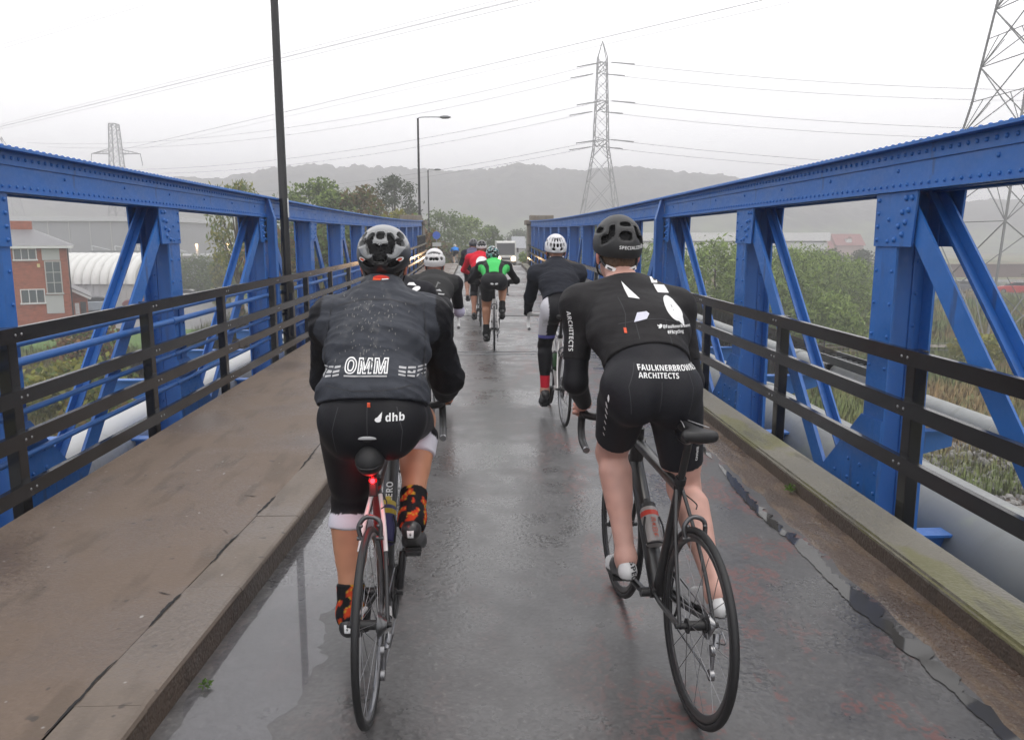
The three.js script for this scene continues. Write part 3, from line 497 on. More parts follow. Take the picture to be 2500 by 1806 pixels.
  const wl = ['at the bare-legged rider\'s right shoulder', 'left of the second right post', 'behind the second right post', 'right of the second right post', 'in the middle of the scrub', 'tallest in the scrub', 'left of the nearest right post', 'at the right end of the scrub', 'lowest in front of the scrub', 'at the back left of the scrub'];
  [[13.5, -56, 0.9, 3], [17.2, -58, 1.25, 3.2], [20, -60, 0.9, 3.2], [22.6, -62, 0.6, 3.4], [25, -63, 0.5, 3.2], [27.5, -66, 0.55, 3.3], [30.2, -68, 0.1, 3.1], [33.5, -70, -0.6, 3.0], [24.6, -55, -2.6, 2.6], [15.5, -70, 1.2, 3.2]].forEach(([x, z, t, rd], i) =>
    tree('willow_shrub', 'pale green willow bush ' + wl[i], 'shrub', x, z, G, t, rd, 'willow', { leaves: 5600, pal2: 'green', low: 0.06, clumps: 24, leaf: 0.42, aspect: 0.26, tall: 1.25, group: gw }));
  for (const [x, z, t, rd, p, l] of [[57, -128, -0.3, 4, 'dark', 'dark rounded bush below the red-roofed house, left one'], [63, -130, -0.5, 4, 'dark', 'dark rounded bush below the red-roofed house, right one'], [88, -120, 0.2, 4, 'hedge', 'grey-green bush behind the parked red car'], [31, -48, -4.4, 1.5, 'yellow', 'low yellowish bush in the meadow by the path']])
    tree('meadow_bush', l, 'shrub', x, z, G, t, rd, p, { leaves: 3200, low: 0.05, clumps: 16, leaf: 0.4 });
  for (const [x, z, t, rd, p, l] of [[-41.5, -108, -1.2, 3.6, 'hedge', 'clipped dark hedge beyond the lawn, left part'], [-37.5, -108, -1.1, 3.6, 'hedge', 'clipped dark hedge beyond the lawn, right part'], [-33.5, -106, -1.3, 3.4, 'hedge', 'clipped dark hedge end by the yellow-green sapling'], [-29.5, -92, 0.2, 1.5, 'yellow', 'slim yellow-green sapling behind the left truss diagonals'], [-23, -47, -3.4, 2.2, 'rust', 'brown bramble bush on the left bank below the truss'], [-17, -34, -3.9, 2.4, 'yellow', 'yellow-green bramble nearest below the left truss'], [-12, -26, -4.2, 2.2, 'brown', 'brown-green bramble close under the left truss']])
    tree('garden_shrub', l, 'shrub', x, z, G, t, rd, p, { leaves: 3800, pal2: 'green', low: 0.04, clumps: 20, tall: 1.1 });
}
// rough grass
function grass(name, n, place, hgt, cols, seed, blades = 6, wid = 0.05) {
  const r = rngOf(seed), pos = [], nor = []; for (let b = 0; b < blades; b++) { const a = r() * 6.28, dx = Math.cos(a), dz = Math.sin(a), lean = 0.15 + 0.5 * r(), bx = (r() - 0.5) * 0.3, bz = (r() - 0.5) * 0.3, h = 0.6 + 0.6 * r(); const px = -dz * wid / 2, pz = dx * wid / 2; pos.push(bx - px, 0, bz - pz, bx + px, 0, bz + pz, bx + dx * lean * h, h, bz + dz * lean * h); for (let k = 0; k < 3; k++) nor.push(dx * 0.4, 0.8, dz * 0.4); }
  const g = new THREE.BufferGeometry(); g.setAttribute('position', new THREE.Float32BufferAttribute(pos, 3)); g.setAttribute('normal', new THREE.Float32BufferAttribute(nor, 3));
  const im = new THREE.InstancedMesh(g, new THREE.MeshStandardMaterial({ color: 0xffffff, roughness: 0.8, side: THREE.DoubleSide }), n), m = new THREE.Matrix4(), q = new THREE.Quaternion(), c = new THREE.Color();
  for (let i = 0; i < n; i++) { const [x, y, z, k = 1] = place(r); const s = hgt * k * (0.6 + 0.8 * r()); q.setFromAxisAngle(UP, r() * 6.28); m.compose(V(x, y, z), q, V(s, s * (0.8 + 0.5 * r()), s)); im.setMatrixAt(i, m); const w = 0.5 + 0.9 * N3(x * 0.12, z * 0.12, 4) + 0.3 * (r() - 0.5); const cc = w < 0.45 ? mixc(cols[0], cols[1], clamp(w / 0.45, 0, 1)) : mixc(cols[1], cols[2], clamp((w - 0.45) / 0.5, 0, 1)); c.setRGB(...mulc(cc, 0.75 + 0.5 * r())); im.setColorAt(i, c); }
  im.name = numbered(name); im.userData = { kind: 'stuff', label: 'rough grass' }; im.castShadow = im.receiveShadow = true; scene.add(im); return im;
}
{
  const gy = (x, z) => G - 0.02 + (x > 8 ? 0.5 * N3(x * 0.05, z * 0.05, 1) - 0.2 : 0);
  const a = grass('meadow_grass', 42000, r => { const z = -22 - Math.pow(r(), 1.5) * 110, x = 9 + r() * (-z) * 0.78; if (x < 9 - (z + 31) * 0.5 && z > -30) { return [x + 9, gy(x + 9, z), z]; } return [x, gy(x, z), z, 0.55 + 0.5 * sstep(-30, -80, z)]; }, 0.85, [[0.12, 0.2, 0.045], [0.2, 0.25, 0.065], [0.34, 0.22, 0.09]], 71, 7, 0.07);
  a.userData.label = 'rough green and straw coloured meadow grass below the right truss';
  const b = grass('bank_grass', 16000, r => { const z = -14 - r() * 40, x = -7 - r() * (-z) * 0.5; return [x, G, z, 0.9]; }, 0.7, [[0.1, 0.15, 0.035], [0.17, 0.19, 0.05], [0.22, 0.15, 0.06]], 72, 7, 0.06);
  b.userData.label = 'rough grass on the ground below the left truss';
  const c = grass('verge_grass', 6000, r => { const s = r() < 0.5 ? -1 : 1, z = -41 - r() * 60, t = r(), x = s < 0 ? lerp(-5, -16, t) : lerp(4.6, 16, t), yr = Math.max(roadY(z), -4.2); return [x, lerp(yr - 0.1, G, clamp((Math.abs(x) - 5.2) / 17, 0, 1)), z, 0.9]; }, 0.6, [[0.06, 0.09, 0.025], [0.11, 0.12, 0.035], [0.14, 0.1, 0.04]], 73, 6, 0.06);
  c.userData.label = 'rough grass on the road banks beyond the bridge';
}
// weeds at the kerbs
function weed(x, y, z, s, label) {
  const T = thing('kerb_weed', label, 'weed', [x, y, z], 'weeds growing at the kerbs');
  const g = leafCloud(46, r => { const a = r() * 6.28, d = r(); return [Math.cos(a) * d * 0.05 * s, 0.01 + 0.06 * r() * s, Math.sin(a) * d * 0.05 * s]; }, 0.045 * s, r => mixc([0.05, 0.12, 0.015], [0.14, 0.24, 0.04], r()), Math.floor(x * 100 + 500), 0.4); part('leaves', g, M.leaf, T);
}
weed(-1.12, 0.0, -2.34, 0.6, 'small green weed at the foot of the left kerb, nearest');
weed(-1.03, 0.0, -2.75, 0.45, 'small green weed in the puddle by the left kerb');
weed(1.99, 0.03, -4.85, 0.7, 'bright green weed at the foot of the right mossy kerb');
weed(1.98, 0.03, -8.2, 0.9, 'green weed by the right kerb farther on');
// riprap
{
  const r = rngOf(88), n = 5200, gg = new THREE.IcosahedronGeometry(1, 0), p = gg.attributes.position; for (let i = 0; i < p.count; i++) { const k = 0.8 + 0.4 * N3(p.getX(i) * 2, p.getY(i) * 2, p.getZ(i) * 2); p.setXYZ(i, p.getX(i) * k, p.getY(i) * k, p.getZ(i) * k); } gg.computeVertexNormals();
  const im = new THREE.InstancedMesh(gg, std([1, 1, 1], 0.6), n), m = new THREE.Matrix4(), q = new THREE.Quaternion(), e = new THREE.Euler(), c = new THREE.Color();
  for (let i = 0; i < n; i++) { const z = -8 - r() * 22, x = 6 + r() * 13; const s = 0.09 + 0.13 * r() * r(); e.set(r() * 6, r() * 6, r() * 6); q.setFromEuler(e); m.compose(V(x, G + 0.05 + 0.1 * r(), z), q, V(s * 1.3, s * 0.8, s)); im.setMatrixAt(i, m); const k = 0.1 + 0.13 * r(); c.setRGB(k * 1.04, k, k * 0.95); im.setColorAt(i, c); }
  im.name = 'riprap_stones'; im.userData = { kind: 'stuff', label: 'grey riprap stones on the bank below the right truss' }; im.castShadow = im.receiveShadow = true; scene.add(im);
  struct('stony_bank', (() => { const g = new THREE.PlaneGeometry(15, 24, 10, 10); g.rotateX(-Math.PI / 2); g.translate(12.4, G + 0.06, -18.5); return boxUV(g); })(), M.mud);
}
// ---------------------------------------------------------------- buildings
M.frameWhite = std([0.62, 0.62, 0.62], 0.5); M.pane = new THREE.MeshPhysicalMaterial({ color: lin(0.09, 0.11, 0.12), roughness: 0.08 });
M.panelGrey = std([0.42, 0.43, 0.42], 0.6); M.cladding = std([0.27, 0.28, 0.30], 0.6); M.roofLight = std([0.48, 0.49, 0.51], 0.5); M.redTile = std([0.24, 0.085, 0.075], 0.8);
function windowIn(parent, x0, x1, y0, y1, z, nx, ny, frame = M.frameWhite) {
  const W = part('window', [box(x0 - 0.08, x1 + 0.08, y1, y1 + 0.09, z, z + 0.06), box(x0 - 0.08, x0, y0, y1, z, z + 0.06), box(x1, x1 + 0.08, y0, y1, z, z + 0.06), ...[...Array(nx - 1)].map((_, i) => { const x = lerp(x0, x1, (i + 1) / nx); return box(x - 0.03, x + 0.03, y0, y1, z, z + 0.05); }), ...[...Array(ny - 1)].map((_, i) => { const y = lerp(y0, y1, (i + 1) / ny); return box(x0, x1, y - 0.03, y + 0.03, z, z + 0.045); })], frame, parent);
  part('sill', box(x0 - 0.14, x1 + 0.14, y0 - 0.13, y0, z, z + 0.14), frame, W);
  for (let i = 0; i < nx; i++) for (let j = 0; j < ny; j++) part('pane', box(lerp(x0, x1, i / nx) + 0.02, lerp(x0, x1, (i + 1) / nx) - 0.02, lerp(y0, y1, j / ny) + 0.02, lerp(y0, y1, (j + 1) / ny) - 0.02, z - 0.04, z + 0.012), M.pane, W);
  return W;
}
function prism(pts, z0, z1) { return extr(pts, Math.min(z0, z1), Math.max(z0, z1)); }
{
  const B = thing('brick_building', 'two-storey red brick building with a tall stair window', 'building', [0, 0, 0]); const zf = -72;
  part('wall', [box(-46, -36.4, G, 1.0, zf - 9, zf)], M.brick, B);
  const hip = new THREE.BufferGeometry(); { const x0 = -46.5, x1 = -35.9, y0 = 1.02, z0 = zf + 0.5, z1 = zf - 9.5, yr = 3.0, a = -43, b = -40.2, zm = zf - 4.5, P = [[x0, y0, z0], [x1, y0, z0], [x1, y0, z1], [x0, y0, z1], [a, yr, zm], [b, yr, zm]], T = [[0, 1, 5], [0, 5, 4], [1, 2, 5], [2, 3, 4], [2, 4, 5], [3, 0, 4], [0, 2, 1], [0, 3, 2]]; hip.setAttribute('position', new THREE.Float32BufferAttribute(T.flat().flatMap(i => P[i]), 3)); hip.computeVertexNormals(); }
  const roof = part('roof', boxUV(hip), M.slate, B);
  part('fascia', [box(-46.5, -35.9, 0.78, 1.0, zf + 0.38, zf + 0.5), box(-36.02, -35.9, 0.78, 1.0, zf - 9.4, zf + 0.37)], M.frameWhite, roof);
  part('chimney', [box(-40.6, -39.0, 1.6, 3.15, zf - 4.2, zf - 3.0)], M.brick, roof);
  windowIn(B, -40.35, -38.75, -0.15, 0.72, zf, 3, 1);
  part('stair_panel', [box(-38.3, -36.95, -0.25, 0.75, zf, zf + 0.05), box(-38.3, -36.95, -4.9, -3.3, zf, zf + 0.05)], M.panelGrey, B);
  windowIn(B, -38.1, -37.0, -3.1, -0.4, zf + 0.01, 2, 3, M.panelGrey);
  windowIn(B, -40.1, -38.4, -3.9, -2.8, zf, 3, 1);
  part('downpipe', cyl([-36.3, G, zf + 0.12], [-36.3, 0.8, zf + 0.12], 0.06, 0.06, 8), M.matteBlack, B);
  part('alarm_box', box(-38.72, -38.5, -0.85, -0.55, zf, zf + 0.1), std([0.6, 0.5, 0.22], 0.5), B);
  part('annex', [box(-36.39, -35.1, G, -3.6, zf - 8, zf - 2), prism([[-36.39, -3.59], [-35.1, -3.59], [-36.39, -2.9]], zf - 8, zf - 2)], M.brick, B);
  part('annex_roof', (() => { const g = bar([-36.38, -2.8, zf - 5], [-34.8, -3.66, zf - 5], 6.6, 0.12, V(0, 0, 1)); return g; })(), M.slate, B);
  part('annex_fascia', bar([-36.38, -2.96, zf - 1.66], [-34.8, -3.82, zf - 1.66], 0.05, 0.2, V(0, 0, 1)), M.frameWhite, B);
  part('door', box(-35.7, -35.25, G, -4.1, zf - 2, zf - 1.94), M.matteBlack, B);
  part('annex_window', box(-36.15, -35.8, -5.2, -4.2, zf - 2, zf - 1.95), M.frameWhite, B);
  B.position.set(-36.4, 0, zf); B.rotation.y = 0.45; for (const c of B.children) c.position.set(36.4, 0, -zf);
}
{
  const B = thing('barrel_roof_shed', 'white ribbed barrel-roofed shed behind the brick building', 'shed'); const x0 = -53, x1 = -38.6, zc = -96, hw = 5.5, ye = -3.4, yt = -0.2;
  part('wall', [box(x0, x1, G, ye, zc - hw, zc + hw)], std([0.5, 0.5, 0.49], 0.6), B);
  for (let x = x0 + 0.4; x < x1; x += 0.72) part('wall_rib', box(x - 0.05, x + 0.05, G, ye - 0.05, zc + hw, zc + hw + 0.06), std([0.46, 0.46, 0.45], 0.6), B);
  for (let x = x0; x < x1 - 0.1; x += 0.96) {
    const pos = [], idx = [], nu = 8, nv = 18; for (let j = 0; j <= nv; j++) for (let i = 0; i <= nu; i++) { const a = Math.PI * j / nv, bulge = 0.38 * Math.sqrt(Math.sin(Math.PI * clamp(i / nu, 0, 1))); pos.push(x + 0.96 * i / nu, ye + Math.sin(a) * (yt - ye + bulge - 0.2), zc + Math.cos(a) * (hw + bulge)); }
    for (let j = 0; j < nv; j++) for (let i = 0; i < nu; i++) { const k = j * (nu + 1) + i; idx.push(k, k + 1, k + nu + 1, k + 1, k + nu + 2, k + nu + 1); }
    const g = new THREE.BufferGeometry(); g.setAttribute('position', new THREE.Float32BufferAttribute(pos, 3)); g.setIndex(idx); g.computeVertexNormals(); part('roof_panel', g, M.roofWhite || (M.roofWhite = new THREE.MeshStandardMaterial({ color: lin(0.66, 0.66, 0.64), roughness: 0.5, side: THREE.DoubleSide })), B);
  }
  const s = new THREE.Shape(); s.moveTo(-hw, 0); for (let j = 0; j <= 24; j++) { const a = Math.PI * (1 - j / 24); s.lineTo(Math.cos(a) * hw, Math.sin(a) * (yt - ye - 0.2)); } const e = new THREE.ExtrudeGeometry(s, { depth: 0.12, bevelEnabled: false }); e.rotateY(Math.PI / 2); e.translate(x1 - 0.1, ye, zc); part('end_wall', boxUV(e), std([0.52, 0.52, 0.5], 0.6), B);
}
{
  const B = thing('warehouse', 'long grey industrial shed behind the white barrel-roofed shed', 'warehouse'); const z = -160;
  part('wall', box(-150, -62, G, 4.9, z - 40, z), M.cladding, B);
  part('roof_edge', box(-150.5, -61.5, 4.9, 5.8, z - 40, z + 0.6), M.roofLight, B);
  for (let x = -148; x < -62; x += 4) part('panel_joint', box(x - 0.06, x + 0.06, G, 4.9, z, z + 0.08), M.panelGrey, B);
}
{ // switchyard steelwork
  const mk = (x, z, h, w, label) => { const T = thing('switchyard_gantry', label, 'gantry', [x, G, z], 'switchyard gantries'); for (const dx of [0, w * 0.5, w]) part('post', [box(dx - 0.12, dx + 0.12, 0, h, -0.12, 0.12)], M.galv, T); part('beam', box(-0.3, w + 0.3, h, h + 0.16, -0.1, 0.1), M.galv, T); for (const dx of [0, w * 0.5, w]) part('insulator', [cyl([dx, h + 0.16, 0], [dx, h + 0.9, 0], 0.12, 0.08, 8), bar([dx, h + 0.85, 0], [dx + w * 0.42, h + 0.25, 0.4], 0.09, 0.09)], M.roofLight, T); return T; };
  mk(-56, -118, 5.7, 6.5, 'grey switchyard gantry above the white shed, left one'); mk(-49, -120, 5.3, 4.2, 'grey switchyard gantry above the white shed, right one'); mk(-46.5, -132, 4.4, 6, 'grey switchyard gantry by the lit floodlights'); 
  for (const [x, y, z, l] of [[-45.2, 0.55, -130, 'lit floodlight on a pale post beyond the hedge, left one'], [-39.6, 0.75, -128, 'lit floodlight on a pale post beyond the hedge, right one']]) {
    const T = thing('floodlight', l, 'floodlight', [x, G, z], 'lit floodlights'); part('post', cyl([0, 0, 0], [0, y - G - 0.2, 0], 0.25, 0.22, 10), M.roofLight, T);
    part('lamp', sph(0, y - G, 0.2, 0.22), new THREE.MeshStandardMaterial({ color: 0x332211, emissive: lin(1, 0.62, 0.32), emissiveIntensity: 5 }), T);
    const p = new THREE.PointLight(lin(1, 0.6, 0.3), 12, 30); p.position.set(0, y - G, 0.6); p.castShadow = true; T.add(p);
  }
  const K = thing('equipment_house', 'low grey equipment building behind the hedge', 'building'); part('wall', box(-58, -34, G, -1.3, -140, -134), M.cladding, K); part('roof', box(-58.4, -33.6, -1.3, -1.05, -140.4, -133.6), M.roofLight, K);
}
{
  const B = thing('white_long_building', 'long low white building beyond the willow scrub', 'building'); part('wall', [box(24, 62, G, 0.9, -158, -141)], std([0.66, 0.66, 0.65], 0.6), B); part('roof_band', [box(23.7, 62.3, 1.15, 2.6, -158.3, -140.6)], std([0.7, 0.7, 0.7], 0.5), B); part('clerestory', box(24.1, 61.9, 0.9, 1.15, -157.9, -141.15), M.cladding, B);
}
{
  const B = thing('red_roofed_house', 'distant house with red tiled roofs in the mist', 'house'); const z = -260;
  part('wall', [box(117.5, 126.5, G, -0.6, z - 8, z), box(108, 117.4, G, -1.6, z - 6, z)], std([0.32, 0.2, 0.17], 0.8), B);
  part('roof', [prismX([[z + 0.6, -0.75], [z - 8.6, -0.75], [z - 4, 3.0]], 117, 127), prismX([[z + 0.5, -1.7], [z - 6.5, -1.7], [z - 3, 0.8]], 107.5, 116.99)], M.redTile, B);
  part('dormer', [box(120.9, 122.6, 0.2, 1.4, z - 2.2, z - 0.4)], M.frameWhite, B); part('dormer_roof', prism([[120.6, 1.4], [122.9, 1.4], [121.75, 2.3]], z - 2.4, z - 0.2), M.redTile, B);
  const C = thing('gabled_house', 'white gabled house roof in the mist above the van', 'house'); const zz = -122;
  part('wall', [box(2.6, 6.8, G, 0.1, zz - 8, zz)], std([0.4, 0.4, 0.4], 0.7), C);
  part('roof', [prism([[2.3, 0.1], [5.0, 0.1], [3.65, 1.5]], zz - 8, zz + 0.3), prismX([[zz + 0.2, 0.12], [zz - 7.8, 0.12], [zz - 4, 1.9]], 4.9, 7.0)], std([0.26, 0.27, 0.29], 0.6), C);
}
function prismX(pts, x0, x1) { return extrX(pts, x0, x1); }
{ const W = thing('boundary_wall', 'dull brown boundary wall behind the car park', 'wall'); part('panels', box(66, 160, G + 0.2, G + 2.6, -150.4, -150), std([0.13, 0.085, 0.075], 0.9), W); part('coping', box(65.8, 160.2, G + 2.6, G + 2.75, -150.6, -149.8), std([0.16, 0.13, 0.12], 0.9), W); }
{ const F = thing('post_and_wire_fence', 'thin dark fence posts in the meadow beside the path', 'fence'); for (let i = 0; i < 7; i++) part('post', cyl([16 + i * 3.1, G, -50], [16 + i * 3.1, G + 1.55, -50], 0.05, 0.05, 6), M.matteBlack, F); part('wire', [cyl([16, G + 0.9, -50], [34.6, G + 0.9, -50], 0.012), cyl([16, G + 0.45, -50], [34.6, G + 0.45, -50], 0.012)], M.steel, F); }

// ---------------------------------------------------------------- pylons and power lines
function pylon(x, z, y0, prof, armLv, armL, armAxis, label, o = {}) { // prof: [height, half width]
  const T = thing('electricity_pylon', label, 'pylon', [x, y0, z], 'electricity pylons'); const th = o.th || 0.14, half = h => { for (let i = 0; i < prof.length - 1; i++) if (h <= prof[i + 1][0]) { const t = (h - prof[i][0]) / (prof[i + 1][0] - prof[i][0]); return lerp(prof[i][1], prof[i + 1][1], t); } return prof[prof.length - 1][1]; };
  const top = prof[prof.length - 1][0], C = [[-1, -1], [1, -1], [1, 1], [-1, 1]];
  for (const [sx, sz] of C) { const L = []; for (let i = 0; i < prof.length - 1; i++) { const [h0, w0] = prof[i], [h1, w1] = prof[i + 1]; L.push(bar([sx * w0, h0, sz * w0], [sx * w1, h1, sz * w1], th, th)); } part('leg', L, M.pylon || (M.pylon = std([0.16, 0.165, 0.17], 0.6)), T); }
  const B = []; let h = o.first || 0; const bt = th * 0.5;
  const faces = [[[-1, 1], [1, 1]], [[1, 1], [1, -1]], [[1, -1], [-1, -1]], [[-1, -1], [-1, 1]]];
  while (h < top - 1) { const w0 = half(h), dh = Math.max(o.minStep || 1.8, w0 * (o.ratio || 1.55)), h1 = Math.min(top, h + dh), w1 = half(h1);
    for (const [[ax, az], [bx, bz]] of faces) {
      B.push(bar([ax * w0, h, az * w0], [bx * w1, h1, bz * w1], bt, bt), bar([bx * w0, h, bz * w0], [ax * w1, h1, az * w1], bt, bt), bar([ax * w1, h1, az * w1], [bx * w1, h1, bz * w1], bt, bt));
      if (w0 > 2.2) { const m = (w0 + w1) / 2, hm = (h + h1) / 2; B.push(bar([ax * m, hm, az * m], [(ax + bx) / 2 * m, hm, (az + bz) / 2 * m], bt * 0.8, bt * 0.8), bar([bx * m, hm, bz * m], [(ax + bx) / 2 * m, hm, (az + bz) / 2 * m], bt * 0.8, bt * 0.8), bar([ax * w0, h, az * w0], [(ax * 0.75 + bx * 0.25) * m, hm, (az * 0.75 + bz * 0.25) * m], bt * 0.7, bt * 0.7), bar([bx * w0, h, bz * w0], [(bx * 0.75 + ax * 0.25) * m, hm, (bz * 0.75 + az * 0.25) * m], bt * 0.7, bt * 0.7)); }
    } h = h1; }
  part('bracing', B, M.pylon, T, { kind: 'stuff' });
  const w = half(top); part('peak', C.map(([sx, sz]) => bar([sx * w, top, sz * w], [0, top + (o.peak ?? 4), 0], th * 0.8, th * 0.8)), M.pylon, T);
  armLv.forEach((lv, i) => { for (const s of [-1, 1]) { const L = Array.isArray(armL) ? armL[i] : armL, hw = half(lv), tip = armAxis === 'z' ? [0, lv, s * (hw + L)] : [s * (hw + L), lv, 0], A = []; for (const k of [-1, 1]) { const a = armAxis === 'z' ? [k * hw, lv, s * hw] : [s * hw, lv, k * hw], b = armAxis === 'z' ? [k * hw, lv + 1.6, s * hw] : [s * hw, lv + 1.6, k * hw]; A.push(bar(a, tip, bt * 1.4, bt * 1.4), bar(b, tip, bt * 1.4, bt * 1.4)); for (const t of [0.33, 0.66]) A.push(bar(a.map((v, q) => lerp(v, tip[q], t)), b.map((v, q) => lerp(v, tip[q], t)), bt, bt)); } const arm = part('crossarm', A, M.pylon, T); if (o.hang) part('insulator', cyl(tip, [tip[0] + s * 0.6, tip[1] - 4.2, tip[2]], 0.14, 0.14, 6), M.pylon, arm); } });
  return T;
}
pylon(34.2, -230, G, [[0, 7.2], [15, 4.9], [24, 3.4], [33, 2.0], [57, 1.25]], [34, 44, 54.2], [6.5, 7.5, 6], 'z', 'slim lattice pylon in the middle distance over the right truss', { th: 0.26, ratio: 1.9, peak: 4.4 });
pylon(41.6, -60, G, [[0, 6.1], [9, 4.6], [18, 3.1], [30, 1.8], [40, 1.2]], [26, 33, 39], [5, 6, 4.5], 'x', 'large near lattice pylon at the right edge behind the truss', { th: 0.13, ratio: 1.45 });
pylon(-131, -300, G, [[0, 5], [20, 2.6], [37, 1.75], [48, 1.3]], [37.6], [6.9], 'x', 'hazy pylon above the left truss with drooping insulators', { th: 0.3, ratio: 1.8, hang: true, peak: 0.2, minStep: 3 });
pylon(-222, -390, G, [[0, 7], [22, 4.2], [40, 2.2], [50, 1.4]], [38, 45], [6, 5], 'x', 'faint pylon in the mist at the far left', { th: 0.3, ratio: 1.8, peak: 4, minStep: 3 });
M.cable = std([0.16, 0.16, 0.17], 0.6);
function wire(a, b, sag, r, label, grp = 'power line cables') { const pts = []; for (let i = 0; i <= 24; i++) { const t = i / 24; pts.push(V(lerp(a[0], b[0], t), lerp(a[1], b[1], t) - sag * 4 * t * (1 - t), lerp(a[2], b[2], t))); } return single('power_line', label, 'cable', new THREE.TubeGeometry(new THREE.CatmullRomCurve3(pts), 48, r, 5), M.cable, grp); }
{
  const lv = [28, 38, 48.2], L = [8.5, 9.2, 7.6], nm = ['lowest', 'middle', 'highest'];
  lv.forEach((y, i) => { for (const s of [1, -1]) { const z = -230 + s * L[i]; wire([33.2, y, z], [-190, y - 7, z - 130], 7, 0.06, `${nm[i]} cable running left from the middle pylon, ${s > 0 ? 'near' : 'far'} side`); wire([35.2, y, z], [300, y - 2, z + 30], 8, 0.06, `${nm[i]} cable running right from the middle pylon, ${s > 0 ? 'near' : 'far'} side`);
    for (const d of [-1, 1]) single('insulator_string', `${nm[i]} insulator string on the ${d < 0 ? 'left' : 'right'} of the middle pylon, ${s > 0 ? 'near' : 'far'} side`, 'insulator', cyl([34.2 + d * 1.4, y, z], [34.2 + d * 7.6, y - 0.55, z - (d < 0 ? 3.6 : -0.7)], 0.16, 0.16, 8), M.pylon, 'insulator strings of the middle pylon'); } });
  wire([-131, 32.6, -300], [254, 54, 36], 0.6, 0.06, 'dark cable rising across the sky to the upper right, upper one'); wire([-130.6, 31.4, -300], [254.4, 52.6, 36], 0.6, 0.035, 'thin cable just below the dark rising one');
  for (const [dy, dz, l] of [[0, 0, 'uppermost'], [-0.6, 0, 'second'], [-1.0, 1, 'third'], [-1.7, 1, 'lowest']]) wire([-191, 36.4 + dy, -299 + dz], [168.3, 36.4 + dy, 26 + dz], 0.3, 0.034, `${l} of four faint cables crossing the upper left sky`);
  for (const [dy, l] of [[0, 'upper'], [-0.9, 'lower']]) wire([-171, 46 + dy, -245], [85, 47.4 + dy, -50], 0.2, 0.034, `${l} of two faint cables in the top left corner`);
}
// ---------------------------------------------------------------- cars and the van
function car(x, z, y, turn, paint, label, cat = 'car', group) {
  const T = thing('parked_car', label, cat, [x, y, z], group); T.rotation.y = turn;
  const mat = new THREE.MeshPhysicalMaterial({ color: lin(...paint), roughness: 0.3, clearcoat: 1, clearcoatRoughness: 0.1 });
  const sec = (pts, w, bev) => { const s = new THREE.Shape(); s.moveTo(...pts[0]); s.splineThru(pts.slice(1).map(p => new THREE.Vector2(...p))); const g = new THREE.ExtrudeGeometry(s, { depth: w - 2 * bev, bevelEnabled: true, bevelSize: bev, bevelThickness: bev, bevelSegments: 3, curveSegments: 24 }); g.translate(0, 0, -(w - 2 * bev) / 2); return g; };
  part('body', sec([[-2.1, 0.35], [-2.16, 0.62], [-2.05, 0.88], [-1.2, 0.97], [0.7, 0.95], [1.7, 0.84], [2.08, 0.68], [2.14, 0.4], [1.2, 0.22], [-1.3, 0.22], [-2.1, 0.35]], 1.76, 0.1), mat, T);
  part('cabin_glass', sec([[-1.85, 0.9], [-1.55, 1.22], [-0.9, 1.4], [0.05, 1.4], [0.6, 1.22], [1.12, 0.92], [-1.85, 0.9]], 1.5, 0.12), M.glass, T);
  part('roof', sec([[-1.35, 1.33], [-0.9, 1.425], [-0.2, 1.45], [0.2, 1.42], [0.45, 1.33], [-1.35, 1.33]], 1.36, 0.08), mat, T);
  for (const sx of [-1.3, 1.32]) for (const sz of [-0.8, 0.8]) { const w = part('wheel', (() => { const g = new THREE.CylinderGeometry(0.31, 0.31, 0.2, 20); g.rotateX(Math.PI / 2); g.translate(sx, 0.31, sz); return g; })(), M.rubber, T); part('rim', (() => { const g = new THREE.CylinderGeometry(0.19, 0.19, 0.03, 14); g.rotateX(Math.PI / 2); g.translate(sx, 0.31, sz + Math.sign(sz) * 0.1); return g; })(), M.galv, w); }
  for (const sz of [-0.62, 0.62]) { part('headlight', sph(2.02, 0.68, sz, 0.13, 0.7, 0.7, 1.4), M.roofLight, T); part('tail_light', sph(-2.06, 0.78, sz, 0.12, 0.6, 1.1, 1), std([0.4, 0.02, 0.02], 0.3), T); }
  return T;
}
const gc = 'cars parked left of the bridge', gr = 'cars in the car park right of the bridge';
car(-41.2, -85.5, G + 0.02, Math.PI + 0.5, [0.30, 0.36, 0.42], 'silver-blue car parked beside the brick building', 'car', gc);
car(-44.6, -89, G + 0.02, 0.4, [0.03, 0.06, 0.28], 'blue car half hidden behind the silver one', 'car', gc);
car(-37.4, -90, G + 0.02, Math.PI + 0.35, [0.16, 0.02, 0.025], 'dark red car parked behind the left truss diagonal', 'car', gc);
car(-42.2, -116, G + 0.05, 0.3, [0.02, 0.035, 0.16], 'dark blue car on the grass below the hedge', 'car', gc);
car(-35.4, -98, G + 0.02, 0.2, [0.5, 0.5, 0.5], 'pale car beside the dark red one', 'car', gc);
car(71.8, -104, G + 0.32, 2.5, [0.5, 0.02, 0.025], 'bright red hatchback at the right edge of the photo', 'car', gr);
car(66.6, -108, G + 0.32, 2.6, [0.09, 0.1, 0.12], 'dark grey car left of the red hatchback', 'car', gr);
car(63.5, -114, G + 0.32, 2.6, [0.1, 0.12, 0.16], 'slate car partly behind the right diagonal', 'car', gr);
car(70.5, -126, G + 0.32, 2.7, [0.4, 0.42, 0.45], 'silver car farther back in the car park', 'car', gr);
